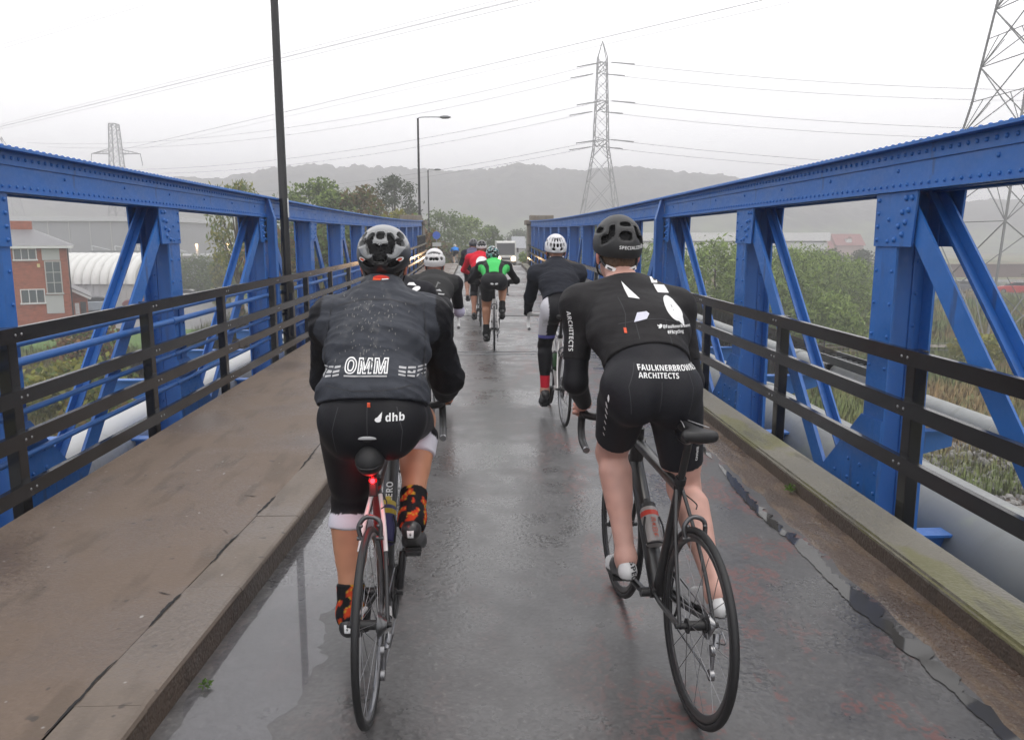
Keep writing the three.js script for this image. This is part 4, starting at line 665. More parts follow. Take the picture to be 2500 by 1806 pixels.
{
  const z = -78, y = roadY(z), T = thing('oncoming_van', 'white flat-fronted van with lit headlights coming towards the bridge', 'van', [2.5, y, z]);
  const wh = std([0.6, 0.6, 0.58], 0.4);
  part('body', [cbox(-1.0, 1.0, 0.45, 1.25, -5.2, 0, 0.08), cbox(-0.97, 0.97, 1.24, 2.6, -5.1, -0.2, 0.14)], wh, T);
  part('windscreen', (() => { const g = bar([0, 1.33, -0.02], [0, 2.38, -0.165], 1.74, 0.05); return g; })(), M.glass, T);
  part('grille', box(-0.6, 0.6, 0.8, 1.0, 0, 0.03), M.matteBlack, T); part('bumper', cbox(-1.02, 1.02, 0.38, 0.66, -0.1, 0.1, 0.04), std([0.05, 0.05, 0.05], 0.6), T);
  for (const s of [-1, 1]) { part('wing_mirror', cbox(s * 1.08, s * 1.24, 1.5, 1.95, -0.25, -0.12, 0.03), M.matteBlack, T); part('wheel', (() => { const g = new THREE.CylinderGeometry(0.36, 0.36, 0.24, 20); g.rotateZ(Math.PI / 2); g.translate(s * 0.85, 0.36, -0.9); return g; })(), M.rubber, T);
    part('headlight', (() => { const g = new THREE.SphereGeometry(0.19, 16, 10); g.scale(1.1, 1, 0.5); g.translate(s * 0.72, 0.9, 0.02); return g; })(), new THREE.MeshStandardMaterial({ color: 0x443322, emissive: lin(1, 0.72, 0.42), emissiveIntensity: 26 }), T);
    const l = new THREE.SpotLight(lin(1, 0.62, 0.34), 36, 130, 0.5, 0.7, 2); l.position.set(2.5 + s * 0.74, y + 0.92, z + 0.2); l.target.position.set(0.2 + s * 0.5, 0.3, -20); l.castShadow = true; scene.add(l); scene.add(l.target); }
}
{ const T = thing('road_sign', 'round blue road sign with a grey plate beyond the left pier', 'sign', [-2.6, roadY(-48), -48]); part('post', cyl([0, -0.5, 0], [0, 2.2, 0], 0.04, 0.04, 8), M.galv, T); part('disc', (() => { const g = new THREE.CylinderGeometry(0.23, 0.23, 0.02, 28); g.rotateX(Math.PI / 2); g.translate(0, 1.85, 0.05); return g; })(), std([0.03, 0.1, 0.45], 0.4), T); part('plate', cbox(-0.25, 0.28, 1.2, 1.42, 0.04, 0.06), M.panelGrey, T); }
{ const T = thing('bar_panel_fence', 'short panel of upright black bars at the far left end of the fence', 'fence'); for (let z = -34.2; z > -39.2; z -= 0.3) part('bar', zbox(-2.672, -2.648, 0.1, 1.5, z - 0.012, z + 0.012), M.black, T); part('top_bar', zbox(-2.685, -2.635, 1.5, 1.55, -34, -39.2), M.black, T); }
// ---------------------------------------------------------------- distance-field modelling for people
const font = await new FontLoader().loadAsync('fonts/droid/droid_sans_bold.typeface.json');
function smin(a, b, k) { const h = Math.max(k - Math.abs(a - b), 0) / k; return Math.min(a, b) - h * h * k * 0.25; }
// tapered capsule; sx widens it sideways; cut = [point, normal] trims it
function Cap(a, b, ra, rb, sx = 1, cut = null, sz = 1) {
  const ax = a.x, ay = a.y, az = a.z, bx = b.x - ax, by = b.y - ay, bz = b.z - az, L2 = 1 / Math.max(1e-9, bx * bx + by * by + bz * bz), is = 1 / sx, iz = 1 / sz;
  const c = cut; return (x, y, z) => {
    const px = x - ax, py = y - ay, pz = z - az; let t = (px * bx + py * by + pz * bz) * L2; t = t < 0 ? 0 : t > 1 ? 1 : t;
    const dx = (px - bx * t) * is, dy = py - by * t, dz = (pz - bz * t) * iz; let d = Math.sqrt(dx * dx + dy * dy + dz * dz) - (ra + (rb - ra) * t);
    if (c) { const e = (x - c[0].x) * c[1].x + (y - c[0].y) * c[1].y + (z - c[0].z) * c[1].z; if (e > d) d = e; } return d;
  };
}
function Ell(c, rx, ry, rz, pitch = 0, yaw = 0) {
  const cp = Math.cos(pitch), sp = Math.sin(pitch), cy = Math.cos(yaw), sy = Math.sin(yaw), m = Math.min(rx, ry, rz);
  return (x, y, z) => { let a = x - c.x, b = y - c.y, d = z - c.z; const a2 = a * cy - d * sy; d = a * sy + d * cy; a = a2; const b2 = b * cp - d * sp; d = b * sp + d * cp; b = b2;
    const k0 = Math.sqrt((a / rx) ** 2 + (b / ry) ** 2 + (d / rz) ** 2), k1 = Math.sqrt((a / (rx * rx)) ** 2 + (b / (ry * ry)) ** 2 + (d / (rz * rz)) ** 2); return k1 > 1e-9 ? k0 * (k0 - 1) / k1 : -m; };
}
const Union = (list, k) => { const n = list.length; return (x, y, z) => { let d = list[0](x, y, z); for (let i = 1; i < n; i++) d = smin(d, list[i](x, y, z), k); return d; }; };
const Plane = (p, n) => (x, y, z) => (x - p.x) * n.x + (y - p.y) * n.y + (z - p.z) * n.z;
function nets(f, lo, hi, cell, colFn) {
  const nx = Math.ceil((hi[0] - lo[0]) / cell) + 1, ny = Math.ceil((hi[1] - lo[1]) / cell) + 1, nz = Math.ceil((hi[2] - lo[2]) / cell) + 1, sx = 1, sy = nx, sz = nx * ny, val = new Float32Array(nx * ny * nz), B = 6, hd = 0.5 * Math.sqrt(3) * B * cell * 1.2 + 0.012;
  for (let k0 = 0; k0 < nz; k0 += B) for (let j0 = 0; j0 < ny; j0 += B) for (let i0 = 0; i0 < nx; i0 += B) {
    const c = f(lo[0] + (i0 + B / 2) * cell, lo[1] + (j0 + B / 2) * cell, lo[2] + (k0 + B / 2) * cell), far = Math.abs(c) > hd;
    for (let k = k0; k < Math.min(nz, k0 + B); k++) for (let j = j0; j < Math.min(ny, j0 + B); j++) for (let i = i0; i < Math.min(nx, i0 + B); i++) val[i + j * sy + k * sz] = far ? c : f(lo[0] + i * cell, lo[1] + j * cell, lo[2] + k * cell);
  }
  const id = new Int32Array(val.length).fill(-1), pos = [], E = [[0, 1], [0, 2], [0, 4], [1, 3], [1, 5], [2, 3], [2, 6], [3, 7], [4, 5], [4, 6], [5, 7], [6, 7]], off = [0, 1, sy, 1 + sy, sz, 1 + sz, sy + sz, 1 + sy + sz], v = new Float32Array(8);
  for (let k = 0; k < nz - 1; k++) for (let j = 0; j < ny - 1; j++) for (let i = 0; i < nx - 1; i++) {
    const o = i + j * sy + k * sz; let m = 0; for (let q = 0; q < 8; q++) { v[q] = val[o + off[q]]; if (v[q] < 0) m |= 1 << q; } if (m === 0 || m === 255) continue;
    let x = 0, y = 0, z = 0, n = 0; for (const [a, b] of E) { const A = m >> a & 1, Bb = m >> b & 1; if (A === Bb) continue; const t = v[a] / (v[a] - v[b]); x += (a & 1) + t * ((b & 1) - (a & 1)); y += (a >> 1 & 1) + t * ((b >> 1 & 1) - (a >> 1 & 1)); z += (a >> 2) + t * ((b >> 2) - (a >> 2)); n++; }
    id[o] = pos.length / 3; pos.push(lo[0] + (i + x / n) * cell, lo[1] + (j + y / n) * cell, lo[2] + (k + z / n) * cell);
  }
  const idx = []; const quad = (a, b, c, d, flip) => { if (a < 0 || b < 0 || c < 0 || d < 0) return; if (flip) idx.push(a, c, b, a, d, c); else idx.push(a, b, c, a, c, d); };
  for (let k = 1; k < nz - 1; k++) for (let j = 1; j < ny - 1; j++) for (let i = 1; i < nx - 1; i++) {
    const o = i + j * sy + k * sz, s = val[o] < 0;
    if (s !== (val[o + sx] < 0)) quad(id[o - sy - sz], id[o - sz], id[o], id[o - sy], !s);
    if (s !== (val[o + sy] < 0)) quad(id[o - sx - sz], id[o - sz], id[o], id[o - sx], s);
    if (s !== (val[o + sz] < 0)) quad(id[o - sx - sy], id[o - sy], id[o], id[o - sx], !s);
  }
  const n = pos.length / 3, nor = new Float32Array(n * 3), uv = new Float32Array(n * 2), e = cell * 0.6, col = colFn ? new Float32Array(n * 3) : null;
  for (let i = 0; i < n; i++) {
    const x = pos[i * 3], y = pos[i * 3 + 1], z = pos[i * 3 + 2]; let gx = f(x + e, y, z) - f(x - e, y, z), gy = f(x, y + e, z) - f(x, y - e, z), gz = f(x, y, z + e) - f(x, y, z - e); const l = Math.hypot(gx, gy, gz) || 1;
    nor[i * 3] = gx / l; nor[i * 3 + 1] = gy / l; nor[i * 3 + 2] = gz / l; uv[i * 2] = x; uv[i * 2 + 1] = y - z;
    if (col) { const c = colFn(x, y, z, gx / l, gy / l, gz / l); col[i * 3] = c[0]; col[i * 3 + 1] = c[1]; col[i * 3 + 2] = c[2]; }
  }
  const g = new THREE.BufferGeometry(); g.setAttribute('position', new THREE.Float32BufferAttribute(pos, 3)); g.setAttribute('normal', new THREE.BufferAttribute(nor, 3)); g.setAttribute('uv', new THREE.BufferAttribute(uv, 2)); if (col) g.setAttribute('color', new THREE.BufferAttribute(col, 3)); g.setIndex(idx); return g;
}
// print laid on a surface: flat shapes thrown along a direction on to the field
function subdivide(g, maxLen) {
  g = g.index ? g.toNonIndexed() : g; let P = Array.from(g.attributes.position.array);
  for (let it = 0; it < 4; it++) { const Q = []; let did = false; for (let i = 0; i < P.length; i += 9) { const a = P.slice(i, i + 3), b = P.slice(i + 3, i + 6), c = P.slice(i + 6, i + 9), L = (u, v) => Math.hypot(u[0] - v[0], u[1] - v[1], u[2] - v[2]); const ab = L(a, b), bc = L(b, c), ca = L(c, a), m = Math.max(ab, bc, ca); if (m < maxLen) { Q.push(...a, ...b, ...c); continue; } did = true; const mid = (u, v) => [(u[0] + v[0]) / 2, (u[1] + v[1]) / 2, (u[2] + v[2]) / 2]; if (m === ab) { const q = mid(a, b); Q.push(...a, ...q, ...c, ...q, ...b, ...c); } else if (m === bc) { const q = mid(b, c); Q.push(...a, ...b, ...q, ...a, ...q, ...c); } else { const q = mid(c, a); Q.push(...a, ...b, ...q, ...b, ...c, ...q); } } P = Q; if (!did) break; }
  const h = new THREE.BufferGeometry(); h.setAttribute('position', new THREE.Float32BufferAttribute(P, 3)); return h;
}
function drape(g, f, o, u, v, dir, lift_ = 0.0025, maxLen = 0.03) {
  g = subdivide(g, maxLen); const p = g.attributes.position, keep = [];
  const ok = []; for (let i = 0; i < p.count; i++) { const a = p.getX(i), b = p.getY(i); let x = o.x + u.x * a + v.x * b, y = o.y + u.y * a + v.y * b, z = o.z + u.z * a + v.z * b, t = 0, d = 1; for (let s = 0; s < 160 && t < 1.6; s++) { d = f(x, y, z); if (d < lift_) break; const q = Math.max(0.0006, (d - lift_) * 0.8); x += dir.x * q; y += dir.y * q; z += dir.z * q; t += q; } ok.push(d < 0.02); p.setXYZ(i, x, y, z); }
  for (let i = 0; i < p.count; i += 3) if (ok[i] && ok[i + 1] && ok[i + 2]) for (let k = 0; k < 3; k++) keep.push(p.getX(i + k), p.getY(i + k), p.getZ(i + k));
  const h = new THREE.BufferGeometry(); h.setAttribute('position', new THREE.Float32BufferAttribute(keep, 3)); h.computeVertexNormals(); return h;
}
function outlineG(t, size, w) { // thin contour lines of the letters
  const pos = []; for (const s of font.generateShapes(t, size)) for (const c of [s.getPoints(6), ...s.holes.map(h => h.getPoints(6))]) for (let i = 0; i < c.length; i++) { const a = c[i], b = c[(i + 1) % c.length], dx = b.x - a.x, dy = b.y - a.y, l = Math.hypot(dx, dy); if (l < 1e-5) continue; const nx = -dy / l * w / 2, ny = dx / l * w / 2, ex = dx / l * w / 2, ey = dy / l * w / 2; const P = [[a.x - ex + nx, a.y - ey + ny], [a.x - ex - nx, a.y - ey - ny], [b.x + ex - nx, b.y + ey - ny], [b.x + ex + nx, b.y + ey + ny]]; for (const k of [0, 1, 2, 0, 2, 3]) pos.push(P[k][0], P[k][1], 0); }
  const g = new THREE.BufferGeometry(); g.setAttribute('position', new THREE.Float32BufferAttribute(pos, 3)); g.computeBoundingBox(); g.translate(-(g.boundingBox.min.x + g.boundingBox.max.x) / 2, 0, 0); return g;
}
const shapeG = (s, seg = 12) => new THREE.ShapeGeometry(s, seg);
function textG(t, size, cx = true) { const s = font.generateShapes(t, size), g = new THREE.ShapeGeometry(s, 4); g.computeBoundingBox(); if (cx) g.translate(-(g.boundingBox.min.x + g.boundingBox.max.x) / 2, 0, 0); return g; }
const poly = pts => { const s = new THREE.Shape(); pts.forEach((p, i) => i ? s.lineTo(...p) : s.moveTo(...p)); return shapeG(s); };
const oval = (rx, ry, rot = 0) => { const s = new THREE.Shape(); s.absellipse(0, 0, rx, ry, 0, Math.PI * 2, false, rot); return shapeG(s, 32); };
function ik(a, b, l1, l2, pole) { const d = b.clone().sub(a), L = Math.min(d.length(), (l1 + l2) * 0.998), n = d.clone().normalize(), x = (l1 * l1 - l2 * l2 + L * L) / (2 * L), h = Math.sqrt(Math.max(0, l1 * l1 - x * x)), p = pole.clone().sub(n.clone().multiplyScalar(pole.dot(n))).normalize(); return a.clone().add(n.multiplyScalar(x)).add(p.multiplyScalar(h)); }
{
  const a = fbmMap(256, 256, 64, 64, 2, 91), b = fbmMap(256, 256, 6, 6, 4, 92);
  M.weave = tex(256, 256, i => { const v = 0.6 * a[i] + 0.4 * b[i]; return [v, v, v]; }, 6, 6, false);
}
const clothM = (rough = 0.75) => new THREE.MeshPhysicalMaterial({ vertexColors: true, roughness: rough, bumpMap: M.weave, bumpScale: 0.0016, specularIntensity: 0.3, sheen: 0.02, sheenRoughness: 0.5, sheenColor: lin(0.3, 0.3, 0.34) });
const lycraM = () => new THREE.MeshPhysicalMaterial({ vertexColors: true, roughness: 0.55, bumpMap: M.weave, bumpScale: 0.0006, specularIntensity: 0.4, sheen: 0.02, sheenColor: lin(0.3, 0.3, 0.35) });
M.print = std([0.78, 0.78, 0.78], 0.5); M.printGrey = std([0.42, 0.42, 0.43], 0.45); M.printRed = std([0.7, 0.09, 0.03], 0.5);
M.skin = new THREE.MeshPhysicalMaterial({ vertexColors: true, roughness: 0.5, sheen: 0.15, sheenColor: lin(0.5, 0.3, 0.25) });

// ---------------------------------------------------------------- bicycle
const WR = 0.335; M.darkSteel = new THREE.MeshStandardMaterial({ color: lin(0.12, 0.12, 0.125), roughness: 0.4, metalness: 0.8 });
function wheelGeos(deep) {
  const ty = new THREE.TorusGeometry(WR - 0.013, 0.0128, 10, 72); ty.rotateY(Math.PI / 2);
  const ro = WR - 0.022, ri = ro - deep, rim = lathe([[ri, 0], [ri + 0.004, 0.006], [ro - 0.012, 0.0095], [ro, 0.0095], [ro, -0.0095], [ro - 0.012, -0.0095], [ri + 0.004, -0.006], [ri, 0]], 72); rim.rotateZ(Math.PI / 2);
  return [ty, rim, ri];
}
function bicycle(o) {
  const T = thing('road_bicycle', o.label, 'bicycle', o.pos, 'road bicycles on the bridge'); T.rotation.order = 'YXZ'; T.rotation.set(0, o.yaw || 0, o.lean || 0);
  const by = o.barY ?? 0.90, BB = V(0, 0.27, -0.41), st = V(0, 0.77, -0.262), sd = V(0, o.saddleY ?? 0.955, -0.207), ht = V(0, by - 0.07, -0.795), hb = V(0, by - 0.21, -0.838), fa = V(0, WR, -0.99);
  const fm = o.frame || M.carbon, k = o.fat || 1;
  // frame
  part('frame', [cyl(hb.clone().add(V(0, -0.005, 0)), ht, 0.024 * k, 0.022 * k, 14), cyl(hb.clone().lerp(ht, 0.2), BB, 0.024 * k, 0.026 * k, 16), cyl(hb.clone().lerp(ht, 0.85), st.clone().lerp(BB, 0.06), 0.018 * k, 0.015 * k, 14), cyl(BB, st, 0.019 * k, 0.0165, 14), cyl([-0.036, 0.27, -0.41], [0.036, 0.27, -0.41], 0.024, 0.024, 16)], fm, T);
  for (const s of [-1, 1]) { part('seat_stay', tubeG([[s * 0.012, 0.735, -0.265], [s * 0.03, 0.64, -0.2], [s * 0.05, 0.5, -0.1], [s * 0.062, WR, 0]], 0.0075, 16, 8), o.stay || fm, T); part('chain_stay', tubeG([[s * 0.024, 0.272, -0.39], [s * 0.038, 0.285, -0.27], [s * 0.056, 0.32, -0.08], [s * 0.062, WR, 0.008]], 0.0095, 16, 8), o.stay || fm, T); }
  if (o.accent) part('frame_decal', [cyl(BB.clone().lerp(st, 0.25), BB.clone().lerp(st, 0.97), 0.0205 * k, 0.0182, 14, true)], o.accent, T);
  const fork = part('fork', [-1, 1].map(s => tubeG([[s * 0.018, hb.y - 0.01, hb.z - 0.004], [s * 0.043, hb.y - 0.06, hb.z - 0.02], [s * 0.048, 0.5, -0.92], [s * 0.05, WR, -0.99]], 0.0105, 18, 8)).concat([cyl([-0.03, hb.y - 0.02, hb.z - 0.006], [0.03, hb.y - 0.02, hb.z - 0.006], 0.018, 0.018, 10)]), o.fork || fm, T);
  part('seatpost', cyl(st.clone().lerp(BB, 0.03), sd.clone().add(V(0, -0.035, 0)), 0.0136, 0.0136, 12), o.post || M.carbon, T); part('seat_clamp', cyl(st.clone().add(V(0, -0.012, -0.004)), st.clone().add(V(0, 0.014, 0.004)), 0.021, 0.021, 14), M.matteBlack, T);
  // saddle
  { const f = Union([Cap(V(-0.045, sd.y + 0.012, sd.z + 0.1), V(0.045, sd.y + 0.012, sd.z + 0.1), 0.022, 0.022), Cap(V(0, sd.y + 0.012, sd.z + 0.06), V(0, sd.y + 0.008, sd.z - 0.15), 0.028, 0.015)], 0.05); const cutp = (x, y, z) => Math.max(f(x, y, z), -(y - (sd.y - 0.014)) , y - (sd.y + 0.03) - 0.01 * Math.abs(z - sd.z)); part('saddle', nets(cutp, [-0.09, sd.y - 0.03, sd.z - 0.19], [0.09, sd.y + 0.06, sd.z + 0.15], o.fine ? 0.006 : 0.012), o.saddle || M.matteBlack, T); part('saddle_rails', [-1, 1].map(s => tubeG([[s * 0.02, sd.y - 0.002, sd.z - 0.12], [s * 0.022, sd.y - 0.03, sd.z - 0.06], [s * 0.022, sd.y - 0.03, sd.z + 0.04], [s * 0.022, sd.y - 0.004, sd.z + 0.1]], 0.0038, 16, 6)), M.steel, T); }
  // bars
  const c0 = V(0, by, -0.90), tape = o.tape || M.matteBlack;
  part('stem', [cyl(ht.clone().add(V(0, 0, 0)), ht.clone().add(V(0, 0.05, 0.01)), 0.019, 0.017, 12), cyl(ht.clone().add(V(0, 0.035, 0.01)), c0, 0.016, 0.018, 12)], M.matteBlack, T);
  part('handlebar', [cyl([-0.1, by, -0.9], [0.1, by, -0.9], 0.0155, 0.0155, 12), ...[-1, 1].map(s => tubeG([[s * 0.1, by, -0.9], [s * 0.17, by, -0.9], [s * 0.203, by, -0.925], [s * 0.208, by + 0.002, -0.965], [s * 0.211, by - 0.025, -0.998], [s * 0.213, by - 0.075, -0.997], [s * 0.215, by - 0.118, -0.958], [s * 0.218, by - 0.13, -0.9], [s * 0.22, by - 0.135, -0.845]], 0.0165, 44, 10))], tape, T);
  part('bar_plugs', [-1, 1].map(s => cyl([s * 0.22, by - 0.135, -0.846], [s * 0.2205, by - 0.136, -0.838], 0.0168, 0.014, 12)), M.steel, T);
  for (const s of [-1, 1]) { const h = part('brake_hood', [cyl([s * 0.209, by - 0.002, -0.985], [s * 0.206, by + 0.032, -1.045], 0.018, 0.015, 10), sph(s * 0.206, by + 0.038, -1.05, 0.018)], M.matteBlack, T); part('brake_lever', tubeG([[s * 0.207, by + 0.022, -1.056], [s * 0.209, by - 0.03, -1.062], [s * 0.213, by - 0.09, -1.045]], 0.0065, 12, 6), M.matteBlack, h); }
  part('cables', [-1, 1].map(s => tubeG([[s * 0.12, by - 0.012, -0.905], [s * 0.05, by - 0.03, -0.95], [s * 0.02, by - 0.12, -0.93], [s * 0.014, by - 0.2, -0.86]], 0.0026, 20, 5)).concat([tubeG([[0.02, 0.72, -0.27], [0.045, 0.7, -0.2], [0.03, 0.695, -0.165]], 0.0026, 12, 5)]), M.matteBlack, T);
  // wheels
  const [ty, rim, ri] = wheelGeos(o.deep || 0.024);
  for (const [z, rear, nm] of [[0, true], [-0.99, false]]) {
    const W = new THREE.Group(); W.name = 'wheel'; T.add(W); const a = g => { const q = g.clone(); q.translate(0, WR, z); return q; };
    part('tyre', a(ty), M.rubber, W); part('rim', a(rim), o.rim || M.carbon, W);
    part('hub', [cyl([-0.06, WR, z], [0.06, WR, z], 0.011, 0.011, 12), cyl([-0.035, WR, z], [0.03, WR, z], 0.017, 0.017, 12), cyl([-0.038, WR, z], [-0.033, WR, z], 0.026, 0.026, 14), cyl([0.024, WR, z], [0.03, WR, z], 0.026, 0.026, 14), cyl([-0.078, WR, z], [-0.06, WR, z], 0.009, 0.009, 10), cyl([0.06, WR, z], [0.076, WR, z], 0.009, 0.009, 10)], M.matteBlack, W);
    const sp = []; for (let i = 0; i < 20; i++) { const an = i / 20 * 6.2832 + 0.1, s = i % 2 ? 1 : -1, off = (i % 4 < 2 ? 0.35 : -0.35); sp.push(cyl([s * 0.03, WR + Math.sin(an + off) * 0.024, z + Math.cos(an + off) * 0.024], [0, WR + Math.sin(an) * (ri + 0.004), z + Math.cos(an) * (ri + 0.004)], 0.0013, 0.0013, 5)); } part('spokes', sp, M.steel, W);
    if (rear) { const cs = []; for (let i = 0; i < 8; i++) { const r = 0.048 - i * 0.0042; cs.push(cyl([0.031 + i * 0.0038, WR, z], [0.0328 + i * 0.0038, WR, z], r, r, 22)); } part('cassette', cs, M.steel, T); }
  }
  // brakes
  for (const [z, y] of [[-0.115, WR + 0.335], [-0.905, WR + 0.34]]) part('brake_caliper', [tubeG([[-0.034, y - 0.05, z + 0.035], [-0.04, y - 0.01, z + 0.03], [-0.012, y + 0.022, z + 0.025], [0.03, y + 0.01, z + 0.028], [0.036, y - 0.05, z + 0.035]], 0.0085, 20, 7), cyl([-0.046, y - 0.052, z + 0.035], [-0.02, y - 0.052, z + 0.035], 0.008, 0.008, 8), cyl([0.02, y - 0.052, z + 0.035], [0.046, y - 0.052, z + 0.035], 0.008, 0.008, 8), sph(-0.03, y - 0.005, z + 0.042, 0.007), sph(0.03, y - 0.005, z + 0.042, 0.007)], o.brake || M.darkSteel, T);
  // drive train
  const th = o.theta, pr = s => { const a = th + (s < 0 ? Math.PI : 0); return V(s * 0.078, BB.y + 0.172 * Math.sin(a), BB.z - 0.172 * Math.cos(a)); };
  part('chainring', (() => { const g = new THREE.TorusGeometry(0.1, 0.006, 6, 48); g.rotateY(Math.PI / 2); g.translate(0.045, BB.y, BB.z); const l = [g]; for (let i = 0; i < 5; i++) { const an = th + i * 1.2566; l.push(cyl([0.046, BB.y, BB.z], [0.045, BB.y + 0.098 * Math.sin(an), BB.z - 0.098 * Math.cos(an)], 0.009, 0.006, 6)); } return l; })(), M.matteBlack, T);
  part('chain', [cyl([0.045, BB.y + 0.1, BB.z], [0.046, WR + 0.033, 0], 0.0042, 0.0042, 6), cyl([0.045, BB.y - 0.1, BB.z], [0.046, 0.165, 0.035], 0.0042, 0.0042, 6)], M.steel, T);
  part('rear_derailleur', [cyl([0.07, WR - 0.03, 0.008], [0.062, WR - 0.07, 0.03], 0.014, 0.012, 8), cyl([0.052, WR - 0.075, 0.028], [0.048, 0.17, 0.04], 0.009, 0.007, 8), cyl([0.04, WR - 0.078, 0.03], [0.054, WR - 0.078, 0.03], 0.02, 0.02, 14), cyl([0.04, 0.172, 0.04], [0.054, 0.172, 0.04], 0.02, 0.02, 14), tubeG([[0.062, WR - 0.05, 0.03], [0.075, WR - 0.03, 0.075], [0.07, WR, 0.05]], 0.0026, 10, 5)], M.steel, T);
  for (const s of [-1, 1]) { const p = pr(s); part('crank', [cyl([s * 0.06, BB.y, BB.z], p, 0.0165, 0.013, 10), cyl([s * 0.04, BB.y, BB.z], [s * 0.075, BB.y, BB.z], 0.019, 0.019, 12)], M.carbon, T); part('pedal', [cyl([p.x, p.y, p.z], [s * 0.14, p.y, p.z], 0.009, 0.009, 8), cbox(s * 0.092, s * 0.15, p.y - 0.012, p.y + 0.011, p.z - 0.04, p.z + 0.04, 0.005)], o.pedal || M.matteBlack, T); }
  if (o.bottle) { const a = hb.clone().lerp(BB, 0.42), dir = hb.clone().sub(BB).normalize(), perp = V(0, dir.z, -dir.y).normalize(); if (perp.y < 0) perp.negate(); const base = BB.clone().add(dir.clone().multiplyScalar(0.17)).add(perp.clone().multiplyScalar(0.066));
    const q = new THREE.Quaternion().setFromUnitVectors(UP, dir), put = g => { g.applyQuaternion(q); g.translate(base.x, base.y, base.z); return g; };
    const B = part('water_bottle', put(lathe([[0, 0], [0.032, 0], [0.0365, 0.006], [0.0365, 0.07], [0.034, 0.085], [0.0365, 0.1], [0.0365, 0.15], [0.031, 0.163]], 28)), o.bottle.body, T);
    part('bottle_cap', [put(lathe([[0.033, 0.158], [0.0335, 0.178], [0.014, 0.188], [0.012, 0.205], [0, 0.206]], 24))], o.bottle.cap, B);
    if (o.bottle.band) part('bottle_band', put(lathe([[0.0369, 0.118], [0.0372, 0.12], [0.0372, 0.138], [0.0369, 0.14]], 28)), o.bottle.band, B);
    if (o.bottle.print) { const pg = []; for (const [x0, y0, x1, y1] of o.bottle.print) { const n = 3; for (let i = 0; i < n; i++) { const P = t => { const a2 = lerp(x0, x1, t) / 0.0369, h = lerp(y0, y1, t); return V(Math.sin(a2) * 0.0371, h, Math.cos(a2) * 0.0371); }; pg.push(put(cyl(P(i / n), P((i + 1) / n), 0.0011, 0.0011, 4))); } } part('bottle_print', pg, M.printRed, B); }
    part('bottle_cage', [put(tubeG([[-0.038, 0.0, 0.01], [-0.04, 0.07, 0.02], [-0.03, 0.11, 0.028]], 0.004, 12, 6)), put(tubeG([[0.038, 0.0, 0.01], [0.04, 0.07, 0.02], [0.03, 0.11, 0.028]], 0.004, 12, 6)), put(tubeG([[-0.038, 0, 0.01], [0, -0.006, 0.036], [0.038, 0, 0.01]], 0.004, 12, 6))], M.matteBlack, T); }
  if (o.bag) { const g = new THREE.SphereGeometry(1, 20, 14); g.scale(0.052, 0.058, 0.085); g.translate(0, sd.y - 0.075, sd.z + 0.075); part('saddle_bag', g, std([0.014, 0.014, 0.015], 0.65), T); part('bag_zip', tubeG([[-0.045, sd.y - 0.085, sd.z + 0.11], [-0.02, sd.y - 0.09, sd.z + 0.155], [0.02, sd.y - 0.09, sd.z + 0.155], [0.045, sd.y - 0.085, sd.z + 0.11]], 0.003, 16, 5), M.matteBlack, T); part('saddle_plate', cbox(-0.035, 0.035, sd.y + 0.004, sd.y + 0.016, sd.z + 0.118, sd.z + 0.126, 0.003), M.printGrey, T);
    const lamp = part('tail_light', [cbox(-0.014, 0.014, 0.735, 0.81, sd.z - 0.005, sd.z + 0.03, 0.005)], M.matteBlack, T); part('red_lens', sph(0.0, 0.795, sd.z + 0.031, 0.009), new THREE.MeshStandardMaterial({ color: 0x330000, emissive: lin(1, 0.02, 0.03), emissiveIntensity: 9 }), lamp); part('lens_surround', sph(0, 0.795, sd.z + 0.024, 0.0155, 1, 1, 0.5), new THREE.MeshStandardMaterial({ color: lin(0.5, 0.01, 0.012), roughness: 0.2 }), lamp);
    const pl = new THREE.PointLight(lin(1, 0.03, 0.03), 0.06); pl.position.set(0, 0.795, sd.z + 0.06); pl.castShadow = true; T.add(pl); }
  if (o.extra) o.extra(T);
  return T;
}

